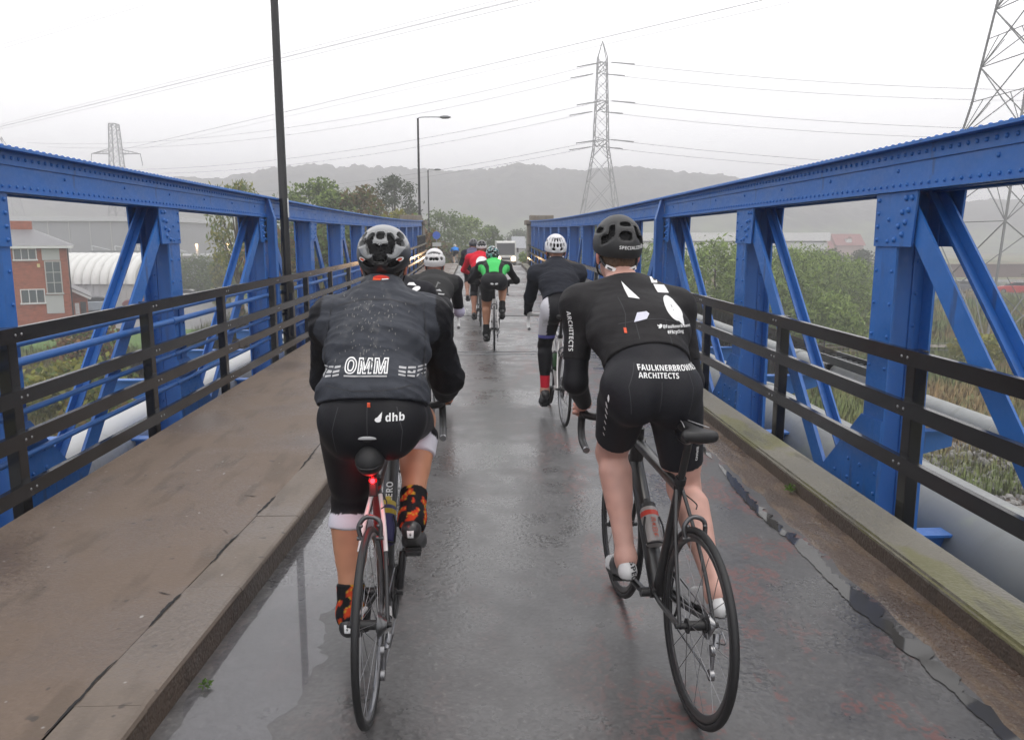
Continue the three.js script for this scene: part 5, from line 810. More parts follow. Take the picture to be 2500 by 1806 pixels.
// ---------------------------------------------------------------- helmets
function helmet(parent, hc, pitch, st, cell) {
  const out = Ell(V(0, 0.022, 0.004), st.wide || 0.103, st.tall || 0.122, 0.143), inn = Ell(V(0, 0.012, 0.0), 0.084, 0.104, 0.122); const vents = (st.vents || []).map(([az, el, a, b, rot]) => {
    const d = V(Math.sin(az) * Math.cos(el), Math.sin(el), Math.cos(az) * Math.cos(el)), c = V(d.x * 0.1, 0.022 + d.y * 0.12, 0.004 + d.z * 0.14), n = d.clone(), uu = V(Math.cos(az), 0, -Math.sin(az)), vv = n.clone().cross(uu), u = uu.clone().multiplyScalar(Math.cos(rot)).add(vv.clone().multiplyScalar(Math.sin(rot))), v = n.clone().cross(u), m = Math.min(a, b);
    return (x, y, z) => { const px = x - c.x, py = y - c.y, pz = z - c.z, p = (px * u.x + py * u.y + pz * u.z) / a, q = (px * v.x + py * v.y + pz * v.z) / b, w = (px * n.x + py * n.y + pz * n.z) / 0.05; return (Math.pow(Math.abs(p * p * p) + Math.abs(q * q * q) + Math.abs(w * w * w), 1 / 3) - 1) * m; };
  });
  const edge = (x, y, z) => -(y + 0.004 + (st.deepBack ?? 0.06) * Math.max(0, z) - 0.05 * Math.max(0, -z) + 1.2 * x * x);
  const f = (x, y, z) => { let d = out(x, y, z) + (st.ridge ? 0.003 * Math.cos(x * 90) : 0); for (const v of vents) { const e = -v(x, y, z); if (e > d) d = e; else if (d - e < 0.012) { const h = (0.012 - (d - e)) / 0.012; d += h * h * 0.003; } } const i = -inn(x, y, z), ed = edge(x, y, z); return Math.max(d, i, ed); };
  const H = new THREE.Group(); H.name = 'helmet'; parent.add(H); H.position.copy(hc); H.rotation.x = pitch;
  const lo = [-0.12, -0.085, -0.155], hi = [0.12, 0.155, 0.16];
  const nz = st.color; part('shell', nets(f, lo, hi, cell, (x, y, z) => nz(x, y, z)), new THREE.MeshPhysicalMaterial({ vertexColors: true, roughness: st.rough ?? 0.35, clearcoat: st.gloss ?? 0.4, clearcoatRoughness: 0.2 }), H);
  const l2 = Ell(V(0, 0.014, 0), 0.0885, 0.108, 0.126); part('liner', nets((x, y, z) => Math.max(l2(x, y, z), edge(x, y, z) + 0.008, -inn(x, y + 0.004, z) ), lo, hi, Math.max(cell, 0.006)), std([0.006, 0.006, 0.007], 0.9), H);
  part('retention_cradle', [tubeG([[-0.079, -0.03, 0.04], [-0.066, -0.055, 0.085], [-0.03, -0.068, 0.112], [0.03, -0.068, 0.112], [0.066, -0.055, 0.085], [0.079, -0.03, 0.04]], 0.0065, 24, 6), cbox(-0.02, 0.02, -0.082, -0.056, 0.108, 0.12, 0.004)], M.matteBlack, H);
  if (st.reflect) part('cradle_patch', [bar([-0.065, -0.056, 0.094], [-0.028, -0.066, 0.119], 0.004, 0.016, V(0, 0, 1)), bar([0.065, -0.056, 0.094], [0.028, -0.066, 0.119], 0.004, 0.016, V(0, 0, 1)), cbox(-0.014, 0.014, -0.074, -0.064, 0.1195, 0.1225, 0.001)], M.print, H);
  part('chin_strap', [-1, 1].map(s => tubeG([[s * 0.083, -0.02, -0.02], [s * 0.079, -0.07, -0.005], [s * 0.06, -0.115, -0.03], [s * 0.02, -0.135, -0.045]], 0.0042, 16, 5)).concat([-1, 1].map(s => tubeG([[s * 0.074, -0.035, 0.07], [s * 0.079, -0.065, 0.02], [s * 0.078, -0.075, -0.006]], 0.0042, 12, 5))), M.matteBlack, H);
  if (st.text) part('helmet_print', drape(textG(st.text, 0.0135), f, V(0.028, 0.028, 0.3), V(1, 0, 0), V(0, 1, 0), V(0, 0, -1), 0.0015, 0.02), M.print, H);
  if (st.badges) part('badge', st.badges.flatMap(([x, y]) => [drape(oval(0.014, 0.009), f, V(x, y, 0.3), V(1, 0, 0), V(0, 1, 0), V(0, 0, -1), 0.0015, 0.012)]), M.print, H);
  if (st.badges) part('badge', st.badges.flatMap(([x, y]) => [drape(oval(0.0085, 0.005), f, V(x, y, 0.3), V(1, 0, 0), V(0, 1, 0), V(0, 0, -1), 0.003, 0.012)]), M.printRed, H);
  return H;
}
// ---------------------------------------------------------------- riders (modelled in the frame of their bicycle)
function rider(o) {
  const T = thing('person', o.label, 'person', o.pos); T.rotation.order = 'YXZ'; T.rotation.set(0, o.yaw || 0, o.lean || 0);
  const cell = o.cell || 0.012, fc = o.fine || 0.005, P = V(...o.P), Nk = V(...o.N), Hd = V(...o.H), uL = Nk.clone().sub(P), TL = uL.length(), u = uL.clone().normalize(), nb = V(0, -u.z, u.y).normalize(), at = (t, b = 0, x = 0) => P.clone().add(u.clone().multiplyScalar(t * TL)).add(nb.clone().multiplyScalar(b)).add(V(x, 0, 0)), w = o.w || 1, mus = o.mus || 1, cm = o.cm || 1.12;
  const uc = Hd.clone().sub(Nk).normalize(), by = o.barY ?? 0.9, sw = (o.sh || 0.185);
  const S = {}; for (const s of [-1, 1]) {
    const a = o.theta + (s < 0 ? Math.PI : 0), ped = V(s * 0.122, 0.27 + 0.172 * Math.sin(a), -0.41 - 0.172 * Math.cos(a)), tau = (o.tau || [0.3, 0.3])[s < 0 ? 0 : 1], f = V(0, -Math.sin(tau), -Math.cos(tau)), up = V(0, Math.cos(tau), -Math.sin(tau)), ball = ped.clone().add(up.clone().multiplyScalar(0.045)).add(f.clone().multiplyScalar(0.01));
    const ank = ball.clone().sub(f.clone().multiplyScalar(0.125)).add(up.clone().multiplyScalar(0.06)), hip = P.clone().add(V(s * 0.088, -0.02, 0.0)), knee = ik(hip, ank, 0.43, 0.425, V(s * (o.kneeOut ?? 0.08), 0.25, -1));
    const sh = at(0.81, -0.012, s * sw), hand = V(s * 0.214, by + 0.048, -0.985), wr = V(s * 0.226, by + 0.058, -0.905), el = ik(sh, wr, o.ua || 0.29, o.fa || 0.265, V(s * (o.elbowOut ?? 0.5), -0.6, 0.35));
    const shin = ank.clone().sub(knee).normalize(), bk = V(0, 0, 1).sub(shin.clone().multiplyScalar(shin.z)).normalize(); S[s] = { ped, f, up, ball, ank, hip, knee, sh, hand, wr, el, shin, bk };
  }
  const torso = e => [Cap(at(-0.02, 0.0), at(0.22, 0.005), 0.113 + e, 0.112 + e, (o.hw || 1.22)), Cap(at(0.18, 0.012), at(0.5, 0.022), 0.11 + e, 0.117 + e, 1.24 * w), Cap(at(0.48, 0.016), at(0.82, 0.012), 0.12 + e, 0.105 + e, 1.42 * w), Cap(S[-1].sh, S[1].sh, 0.06 + e, 0.06 + e), ...[-1, 1].map(s => Cap(at(0.98, -0.012, s * 0.035), S[s].sh.clone().add(V(-s * 0.02, 0, 0)), 0.056 + e, 0.052 + e)), Cap(at(0.85, 0.02), Nk.clone().add(uc.clone().multiplyScalar(0.02)), 0.085 + e, 0.06 + e, 1.15)];
  const butt = e => [-1, 1].map(s => Ell(P.clone().add(V(s * 0.068, -0.04, 0.028)), 0.096 + e, 0.115 + e, 0.105 + e));
  const thigh = (s, e, cut) => { const q = S[s]; return [Cap(q.hip, q.knee, 0.098 * mus + e, 0.06 * mus + e, 1, cut), Cap(q.hip.clone().lerp(q.knee, 0.25).add(V(0, 0.012, -0.012)), q.hip.clone().lerp(q.knee, 0.7), 0.084 * mus + e, 0.066 * mus + e, 1, cut)]; };
  const calf = (s, e, cut) => { const q = S[s]; return [Cap(q.knee, q.ank, 0.05 * cm + e, 0.034 * Math.sqrt(cm) + e, 1, cut), Cap(q.knee.clone().lerp(q.ank, 0.2).add(q.bk.clone().multiplyScalar(0.02)), q.knee.clone().lerp(q.ank, 0.5).add(q.bk.clone().multiplyScalar(0.01)), 0.05 * cm + e, 0.039 * cm + e, 1.0, cut), ...[-1, 1].map(d => Cap(q.knee.clone().lerp(q.ank, 0.2).add(q.bk.clone().multiplyScalar(0.03)).add(V(d * 0.018, 0, 0)), q.knee.clone().lerp(q.ank, d * s < 0 ? 0.46 : 0.4).add(q.bk.clone().multiplyScalar(0.02)).add(V(d * 0.014, 0, 0)), 0.036 * cm + e, 0.028 * cm + e, 1, cut)), Cap(q.knee.clone().lerp(q.ank, 0.5).add(q.bk.clone().multiplyScalar(0.012)), q.ank.clone().add(q.bk.clone().multiplyScalar(0.022)), 0.026 * cm + e, 0.012 + e, 1, cut)]; };
  const arm = (s, e, cutU, cutF, noF) => { const q = S[s]; const L = [Ell(q.sh, 0.058 + e, 0.058 + e, 0.06 + e), Cap(q.sh, q.el, 0.053 + e, 0.043 + e, 1, cutU)]; if (!noF) L.push(Cap(q.el, q.wr, 0.043 + e, 0.028 + e, 1, cutF)); return L; };
  // skin: trunk and limbs as one surface, head and hands on finer grids, merged
  const bodyF = Union([...torso(0), ...butt(0), ...thigh(-1, 0), ...thigh(1, 0), ...calf(-1, 0), ...calf(1, 0), ...arm(-1, 0), ...arm(1, 0), Cap(Nk.clone().sub(uc.clone().multiplyScalar(0.03)), Hd.clone().add(V(0, -0.03, 0.01)), 0.06, 0.056), ...[-1, 1].flatMap(s => [Cap(S[s].ank, S[s].ball, 0.036, 0.03), Cap(S[s].ank, S[s].ank.clone().sub(S[s].up.clone().multiplyScalar(0.035)), 0.034, 0.032)])], 0.03);
  const bb = pts => { const lo = [9, 9, 9], hi = [-9, -9, -9]; for (const [p, r] of pts) ['x', 'y', 'z'].forEach((k, i) => { lo[i] = Math.min(lo[i], p[k] - r); hi[i] = Math.max(hi[i], p[k] + r); }); return [lo, hi]; };
  const legPts = [-1, 1].flatMap(s => [[S[s].hip, 0.2], [S[s].knee, 0.13], [S[s].ank, 0.12], [S[s].ball, 0.1]]), armPts = [-1, 1].flatMap(s => [[S[s].sh, 0.14], [S[s].el, 0.12], [S[s].wr, 0.09]]), torPts = [[P, 0.27], [at(0.5, 0, 0), 0.27], [Nk, 0.16]];
  const skin = o.skin || [0.45, 0.24, 0.17], skinF = (x, y, z) => { const n = 0.93 + 0.16 * N3(x * 22, y * 22, z * 22); const r = 0.5 + 0.5 * N3(x * 6, y * 6, z * 6 + 4); return [skin[0] * n, skin[1] * n * (0.96 + 0.06 * r), skin[2] * n * (0.95 + 0.08 * r)]; };
  const geos = [nets(bodyF, ...bb([...legPts, ...armPts, ...torPts, [Hd, 0.1]]), cell, skinF)];
  { const h = Hd, tilt = o.headPitch || 0; const hp = (x, y, z) => h.clone().add(V(x, y * Math.cos(tilt) + z * Math.sin(tilt), z * Math.cos(tilt) - y * Math.sin(tilt)));
    const headF = Union([Ell(hp(0, 0.02, 0.005), 0.076, 0.098, 0.098, tilt), Ell(hp(0, -0.045, -0.035), 0.06, 0.07, 0.065, tilt), Cap(hp(0, -0.02, -0.095), hp(0, -0.002, -0.088), 0.014, 0.009), Cap(hp(-0.03, -0.058, -0.078), hp(0.03, -0.058, -0.078), 0.012, 0.012), Ell(hp(0, -0.1, -0.07), 0.028, 0.02, 0.02), Cap(hp(0, -0.06, 0.03), Nk, 0.058, 0.062)], 0.022);
    const ear = Union([-1, 1].flatMap(s => [Ell(hp(s * 0.083, -0.012, 0.018), 0.009, 0.032, 0.02, tilt - 0.2, s * 0.5), Ell(hp(s * 0.08, -0.035, 0.012), 0.008, 0.014, 0.011)]), 0.008), eyes = Union([-1, 1].map(s => Ell(hp(s * 0.031, 0.005, -0.088), 0.016, 0.011, 0.012)), 0.002);
    const full = (x, y, z) => Math.max(smin(headF(x, y, z), ear(x, y, z), 0.008), -eyes(x, y, z) - 0.003);
    geos.push(nets(full, [h.x - 0.12, h.y - 0.19, h.z - 0.15], [h.x + 0.12, h.y + 0.14, h.z + 0.16], fc, (x, y, z) => { const c = skinF(x, y, z), red = sstep(0.075, 0.086, Math.abs(x - h.x)); return [c[0] * (1 + 0.1 * red), c[1] * (1 - 0.2 * red), c[2] * (1 - 0.2 * red)]; }));
    geos.push(tint(merge([-1, 1].map(s => { const e = hp(s * 0.031, 0.005, -0.083); return sph(e.x, e.y, e.z, 0.012); })), () => [0.6, 0.6, 0.58]));
    if (o.hair) { const hf = Union([Ell(hp(0, 0.022, 0.008), 0.081, 0.103, 0.104, tilt), Ell(hp(0, -0.04, 0.05), 0.064, 0.05, 0.052, tilt)], 0.02), keep = Plane(hp(0, -0.055, 0.05), V(0, -1, -0.55).normalize()); part('hair', nets((x, y, z) => Math.max(hf(x, y, z) + 0.0022 * N3(x * 120, y * 50, z * 120), keep(x, y, z)), [h.x - 0.12, h.y - 0.12, h.z - 0.12], [h.x + 0.12, h.y + 0.14, h.z + 0.16], fc, (x, y, z) => { const k = 0.7 + 0.8 * Math.abs(N3(x * 160, y * 40, z * 160)); return mulc(o.hair, k); }), new THREE.MeshStandardMaterial({ vertexColors: true, roughness: 0.7 }), T); } }
  const handF = s => { const q = S[s], d = V(-s * 0.05, -0.12, -1).normalize(), wr = q.wr, kc = wr.clone().add(d.clone().multiplyScalar(0.082)), L = [Cap(wr, kc.clone().add(V(s * 0.004, -0.004, 0)), 0.027, 0.024, 1.1), Cap(wr.clone().add(V(s * 0.006, -0.015, -0.02)), kc.clone().add(V(s * 0.012, -0.024, 0.006)), 0.02, 0.018)], F = []; const len = [0.04, 0.045, 0.042, 0.034];
    for (let i = 0; i < 4; i++) { const b = kc.clone().add(V(s * (0.012 + 0.003 * i), 0.012 - i * 0.0165, 0.006 + i * 0.006)), m = b.clone().add(V(s * 0.006, -0.012, -len[i])), t = m.clone().add(V(-s * 0.026, -0.014, -0.01)), e = t.clone().add(V(-s * 0.016, -0.006, 0.012)); F.push(Union([Cap(b, m, 0.0098, 0.0088), Cap(m, t, 0.0088, 0.0078), Cap(t, e, 0.0078, 0.0068)], 0.004)); }
    const tb = wr.clone().add(V(-s * 0.018, -0.004, -0.03)), tm = tb.clone().add(V(-s * 0.02, -0.006, -0.035)), te = tm.clone().add(V(-s * 0.004, -0.022, -0.022)); F.push(Union([Cap(tb, tm, 0.0135, 0.0105), Cap(tm, te, 0.0105, 0.0085)], 0.006)); const palm = Union(L, 0.02), fing = (x, y, z) => { let m = 9; for (const f of F) m = Math.min(m, f(x, y, z)); return m; }; return (x, y, z) => smin(palm(x, y, z), fing(x, y, z), 0.007); };
  for (const s of [-1, 1]) { const f = handF(s), q = S[s]; geos.push(nets(f, [q.wr.x - 0.09, q.wr.y - 0.11, q.wr.z - 0.2], [q.wr.x + 0.09, q.wr.y + 0.06, q.wr.z + 0.05], fc * 0.9, (x, y, z) => { const c = skinF(x, y, z); return [c[0], c[1] * 0.88, c[2] * 0.86]; })); if (o.gloves) { const gf = (x, y, z) => f(x, y, z) - 0.0025; part('glove', nets(gf, [q.wr.x - 0.09, q.wr.y - 0.11, q.wr.z - 0.2], [q.wr.x + 0.09, q.wr.y + 0.06, q.wr.z + 0.05], fc, () => o.gloves), clothM(), T); } }
  part('body', geos.map(g => g), M.skin, T);
  // top
  const J = o.jersey, je = J.e ?? 0.006, hem = at(J.hem ?? 0.12), hn = (J.hemN ? V(...J.hemN).normalize() : u.clone()), lim = J.sleeve === 'long';
  const cutAt = (a, b, t) => { const p = a.clone().lerp(b, t), n = b.clone().sub(a).normalize(); return [p, n]; };
  const torJ = Union([...torso(je), ...(J.blouson ? [Cap(at(J.hem + 0.05, 0.0, -0.05), at(J.hem + 0.05, 0.0, 0.05), 0.112 + je + J.blouson, 0.112 + je + J.blouson, 1.05)] : [])], 0.04), armJ = Union([-1, 1].flatMap(s => lim ? arm(s, je + (J.sleeveE || 0), null, cutAt(S[s].el, S[s].wr, 0.97)) : arm(s, je, cutAt(S[s].sh, S[s].el, J.sleeveCut ?? 0.75), null, true)), 0.03);
  const collar = Nk.clone().add(uc.clone().multiplyScalar(J.collar ?? 0.015)), colF = J.collarR ? Cap(Nk.clone().sub(uc.clone().multiplyScalar(0.05)), collar.clone().add(uc.clone().multiplyScalar(0.05)), J.collarR + 0.012, J.collarR, 1.05) : null;
  const amp = J.fold || 0, jf0 = (x, y, z) => { let d = smin(torJ(x, y, z), armJ(x, y, z), 0.06); if (colF) d = smin(d, colF(x, y, z), 0.03); return d; };
  const jf = (x, y, z) => { let d = jf0(x, y, z); if (amp && d < 0.05) { const q = y * 0.8 - z * 0.6; d += amp * (N3(x * 5 + 3, q * 16, z * 5) * 0.7 + 0.6 * Math.abs(N3(x * 9, q * 26 + x * 5, 2.5)) + 0.25 * N3(x * 30, y * 30, z * 30)); } d = Math.max(d, (x - collar.x) * uc.x + (y - collar.y) * uc.y + (z - collar.z) * uc.z); return Math.max(d, -((x - hem.x) * hn.x + (y - hem.y) * hn.y + (z - hem.z) * hn.z)); };
  const isArm = (x, y, z) => armJ(x, y, z) - torJ(x, y, z);
  const jer = part(J.name || 'jersey', nets(jf, ...bb([...armPts, ...torPts]), J.cell || cell * 0.85, (x, y, z, nx, ny, nz) => J.color(x - P.x, y, z, isArm(x, y, z), ny)), J.mat || clothM(), T);
  if (J.prints) J.prints(jer, jf, S, at);
  if (o.armWarm) for (const s of [-1, 1]) { const f = Union([Cap(S[s].sh.clone().lerp(S[s].el, 0.55), S[s].el, 0.0515, 0.049), Cap(S[s].el, S[s].wr, 0.0495, 0.034, 1, cutAt(S[s].el, S[s].wr, 0.95))], 0.02); part('arm_warmer', nets(f, ...bb([[S[s].sh, 0.12], [S[s].el, 0.1], [S[s].wr, 0.08]]), cell, () => o.armWarm), lycraM(), T); }
  // shorts or tights
  const L = o.legs, le = L.e ?? 0.004, lt = at(L.top ?? 0.3), legF = Union([...torso(le - 0.002).slice(0, 2), ...butt(le), ...[-1, 1].flatMap(s => { const q = S[s]; if (L.len === 'short') return thigh(s, le, cutAt(q.hip, q.knee, L.cut ?? 0.7)); const c = cutAt(q.knee, q.ank, L.len === 'three' ? (Array.isArray(L.cut) ? L.cut[s < 0 ? 0 : 1] : L.cut ?? 0.22) : 0.93); return [...thigh(s, le), ...calf(s, le, c)]; })], 0.03);
  const lf = (x, y, z) => Math.max(legF(x, y, z), (x - lt.x) * u.x + (y - lt.y) * u.y + (z - lt.z) * u.z);
  const nearK = (x, y, z) => { const s = x - P.x < 0 ? -1 : 1, q = S[s], a = L.len === 'short' ? q.hip : q.knee, b = L.len === 'short' ? q.knee : q.ank, d = b.clone().sub(a), t = ((x - a.x) * d.x + (y - a.y) * d.y + (z - a.z) * d.z) / d.lengthSq(), e = Math.hypot(x - a.x - d.x * t, y - a.y - d.y * t, z - a.z - d.z * t); return e > 0.12 * mus ? -1 : t; };
  const sho = part(L.len === 'short' ? 'shorts' : 'tights', nets(lf, ...bb([...legPts, [P, 0.27]]), cell * 0.85, (x, y, z) => L.color(x - P.x, y, z, nearK(x, y, z))), lycraM(), T);
  if (L.prints) L.prints(sho, lf, S, at);
  for (const s of [-1, 1]) {
    const q = S[s];
    if (o.socks) { const c = cutAt(q.ank, q.knee, o.socks.h), f = Union([...calf(s, 0.008, c), Cap(q.ank, q.ball, 0.046, 0.036), Cap(q.ank, q.ank.clone().sub(q.up.clone().multiplyScalar(0.035)), 0.044, 0.042)], 0.03), b = bb([[q.ank, 0.07], [q.ank.clone().lerp(q.knee, o.socks.h + 0.08), 0.08]]); part('sock', nets((x, y, z) => Math.max(f(x, y, z), -((x - q.ank.x) * -q.shin.x + (y - q.ank.y) * -q.shin.y + (z - q.ank.z) * -q.shin.z) - 0.045), ...b, Math.min(cell, 0.008), (x, y, z) => o.socks.color(x - q.ank.x, y - q.ank.y, z - q.ank.z)), clothM(), T); }
    const heel = q.ank.clone().sub(q.up.clone().multiplyScalar(0.052)).sub(q.f.clone().multiplyScalar(0.032)), ballS = q.ball.clone().add(q.up.clone().multiplyScalar(-0.006)), toe = q.ball.clone().add(q.f.clone().multiplyScalar(0.085)).add(q.up.clone().multiplyScalar(-0.012)), top = q.ank.clone().add(q.up.clone().multiplyScalar(0.018 + (o.shoe.high || 0)));
    const base = q.ball.clone().add(q.up.clone().multiplyScalar(-0.036)), f0 = Union([Cap(heel, ballS, 0.032, 0.038, 1.02), Cap(ballS, toe, 0.041, 0.026, 1.15), Cap(heel.clone().add(q.up.clone().multiplyScalar(0.01)), q.ank, 0.033, 0.035), Cap(q.ank.clone().lerp(ballS, 0.35), ballS, 0.042, 0.038), ...(o.shoe.high ? [Cap(q.ank, top, 0.042, 0.042)] : [])], 0.022), tn = q.up.clone().multiplyScalar(0.85).add(q.f.clone().multiplyScalar(-0.25)).normalize();
    const ff = (x, y, z) => Math.max(f0(x, y, z), (x - top.x) * tn.x + (y - top.y) * tn.y + (z - top.z) * tn.z, -((x - base.x) * q.up.x + (y - base.y) * q.up.y + (z - base.z) * q.up.z));
    const b = bb([[heel, 0.07], [toe, 0.06], [q.ank, 0.08], [top, 0.06]]), loc = (x, y, z) => { const dx = x - q.ball.x, dy = y - q.ball.y, dz = z - q.ball.z; return [dx * s, dx * q.up.x + dy * q.up.y + dz * q.up.z, dy * q.f.y + dz * q.f.z]; };
    const sh = part('shoe', nets(ff, ...b, Math.min(cell, o.shoeCell || 0.006), (x, y, z) => o.shoe.color(...loc(x, y, z), s)), new THREE.MeshPhysicalMaterial({ vertexColors: true, roughness: 0.35, clearcoat: 0.4, clearcoatRoughness: 0.3 }), T); if (o.shoe.prints) o.shoe.prints(sh, ff, q, s);
    part('cleat', [cbox(q.ped.x - 0.03, q.ped.x + 0.03, q.ped.y + 0.008, q.ped.y + 0.02, q.ped.z - 0.03, q.ped.z + 0.03, 0.003)], M.matteBlack, T);
  }
  helmet(T, Hd.clone().add(V(0, 0.022, 0.0)), o.helmPitch ?? 0.15, o.helmet, o.helmCell || 0.006);
  if (o.after) o.after(T, S, at);
  return T;
}
const BLK = [0.009, 0.009, 0.0115];
const spkl = (c, x, y, z, k = 0.5, f = 90) => mulc(c, 1 + k * N3(x * f, y * f, z * f));
const DZ = V(0, 0, -1), UX = V(1, 0, 0);
const putPrint = (parent, list, f, mat, name = 'print') => part(name, list.map(([g, x, y, sx = 0]) => drape(g, f, V(x, y, 0.55), UX, UP, DZ, 0.0022, 0.025)), mat, parent);
// --- helmet kinds
const strip = (pts, w) => { const pos = []; for (let i = 0; i < pts.length - 1; i++) { const [ax, ay] = pts[i], [bx, by] = pts[i + 1], l = Math.hypot(bx - ax, by - ay), nx = -(by - ay) / l * w / 2, ny = (bx - ax) / l * w / 2; for (const q of [[ax + nx, ay + ny], [ax - nx, ay - ny], [bx - nx, by - ny], [ax + nx, ay + ny], [bx - nx, by - ny], [bx + nx, by + ny]]) pos.push(q[0], q[1], 0); } const g = new THREE.BufferGeometry(); g.setAttribute('position', new THREE.Float32BufferAttribute(pos, 3)); return g; };
M.seam = std([0.035, 0.035, 0.04], 0.8);
const seams = (p, f, list, w = 0.003) => list.forEach(l => part('seam', drape(strip(l, w), f, V(0, 0, 0.55), UX, UP, DZ, 0.0015, 0.03), M.seam, p));
const HV = {
  grey: { vents: [[0, 0.95, 0.016, 0.024, 0], [-0.62, 0.72, 0.016, 0.034, 0.3], [0.62, 0.72, 0.016, 0.034, -0.3], [-0.34, 0.4, 0.027, 0.018, 0.45], [0.34, 0.4, 0.027, 0.018, -0.45], [-1.05, 0.5, 0.026, 0.016, 0.3], [1.05, 0.5, 0.026, 0.016, -0.3], [-0.14, 0.14, 0.014, 0.018, 0], [0.14, 0.14, 0.014, 0.018, 0], [-0.55, -0.12, 0.028, 0.013, -0.2], [0.55, -0.12, 0.028, 0.013, 0.2], [-1.4, 0.7, 0.03, 0.016, 0], [1.4, 0.7, 0.03, 0.016, 0], [-2.4, 0.8, 0.015, 0.035, 0], [2.4, 0.8, 0.015, 0.035, 0], [3.14, 0.9, 0.014, 0.035, 0]], color: (x, y, z) => { const b = 0.045 + 0.016 * Math.cos(x * 60) - 0.25 * Math.max(0, -z); return y > b ? spkl([0.2, 0.205, 0.21], x, y, z, 0.15, 40) : [0.014, 0.014, 0.015]; }, badges: [[-0.074, 0.022], [0.074, 0.022]], gloss: 0.5, deepBack: 0.28, wide: 0.108, tall: 0.112 },
  black: { vents: [[0.05, 0.98, 0.022, 0.014, 0], [0.0, 0.52, 0.026, 0.02, 0], [-0.72, 0.62, 0.014, 0.03, 0.35], [0.72, 0.62, 0.014, 0.03, -0.35], [-0.95, 0.28, 0.024, 0.018, 0.5], [0.95, 0.28, 0.024, 0.018, -0.5], [-1.5, 0.5, 0.034, 0.013, 0.2], [1.5, 0.5, 0.034, 0.013, -0.2], [-2.4, 0.75, 0.014, 0.04, 0], [2.4, 0.75, 0.014, 0.04, 0], [3.14, 0.8, 0.013, 0.04, 0]], color: (x, y, z) => spkl([0.017, 0.017, 0.018], x, y, z, 0.1), rough: 0.55, gloss: 0.1, text: 'SPECIALIZED', reflect: true },
  white: { vents: [-1.1, -0.68, -0.34, 0, 0.34, 0.68, 1.1].flatMap(a => [[a, 0.78, 0.007, 0.024, -a * 0.3], [a * 1.05, 0.3, 0.011, 0.018, -a * 0.3]]).concat([[-1.6, 0.5, 0.03, 0.012, 0], [1.6, 0.5, 0.03, 0.012, 0], [-2.4, 0.75, 0.012, 0.04, 0], [2.4, 0.75, 0.012, 0.04, 0], [-0.4, -0.02, 0.018, 0.012, 0], [0.4, -0.02, 0.018, 0.012, 0]]), color: (x, y, z) => y < -0.012 ? [0.02, 0.02, 0.02] : [0.62, 0.62, 0.64], reflect: true },
  whiteBand: { vents: [[0, 0.95, 0.05, 0.011, 0], [-0.6, 0.85, 0.03, 0.01, 0.3], [0.6, 0.85, 0.03, 0.01, -0.3], [-0.34, 0.35, 0.018, 0.015, 0.3], [0.34, 0.35, 0.018, 0.015, -0.3], [-0.9, 0.3, 0.022, 0.015, 0.3], [0.9, 0.3, 0.022, 0.015, -0.3], [0, 0.35, 0.01, 0.014, 0], [-1.6, 0.5, 0.03, 0.014, 0], [1.6, 0.5, 0.03, 0.014, 0]], color: () => [0.58, 0.57, 0.57], reflect: true },
  teal: { vents: [[-0.5, 0.9, 0.011, 0.03, 0.2], [0.5, 0.9, 0.011, 0.03, -0.2], [0, 0.6, 0.012, 0.025, 0], [-0.5, 0.4, 0.026, 0.014, 0.2], [0.5, 0.4, 0.026, 0.014, -0.2], [-1.1, 0.5, 0.03, 0.014, 0], [1.1, 0.5, 0.03, 0.014, 0]], color: (x, y, z) => N3(x * 22, y * 34, z * 22) > 0.1 ? [0.12, 0.3, 0.3] : N3(x * 30, y * 30, z * 9 + 5) > 0.18 ? [0.4, 0.42, 0.43] : [0.012, 0.014, 0.016] },
  mixed: { vents: [[-0.5, 0.85, 0.012, 0.03, 0.2], [0.5, 0.85, 0.012, 0.03, -0.2], [0, 0.4, 0.018, 0.02, 0], [-0.6, 0.3, 0.026, 0.014, 0.2], [0.6, 0.3, 0.026, 0.014, -0.2]], color: (x, y, z) => (y < 0.06 && y > 0.0) ? [0.55, 0.54, 0.54] : [0.02, 0.02, 0.02] },
  plain: { vents: [[-0.5, 0.8, 0.012, 0.03, 0.2], [0.5, 0.8, 0.012, 0.03, -0.2]], color: () => [0.03, 0.03, 0.035] }, pale: { vents: [[-0.5, 0.8, 0.012, 0.03, 0.2], [0.5, 0.8, 0.012, 0.03, -0.2]], color: () => [0.5, 0.48, 0.42] },
};
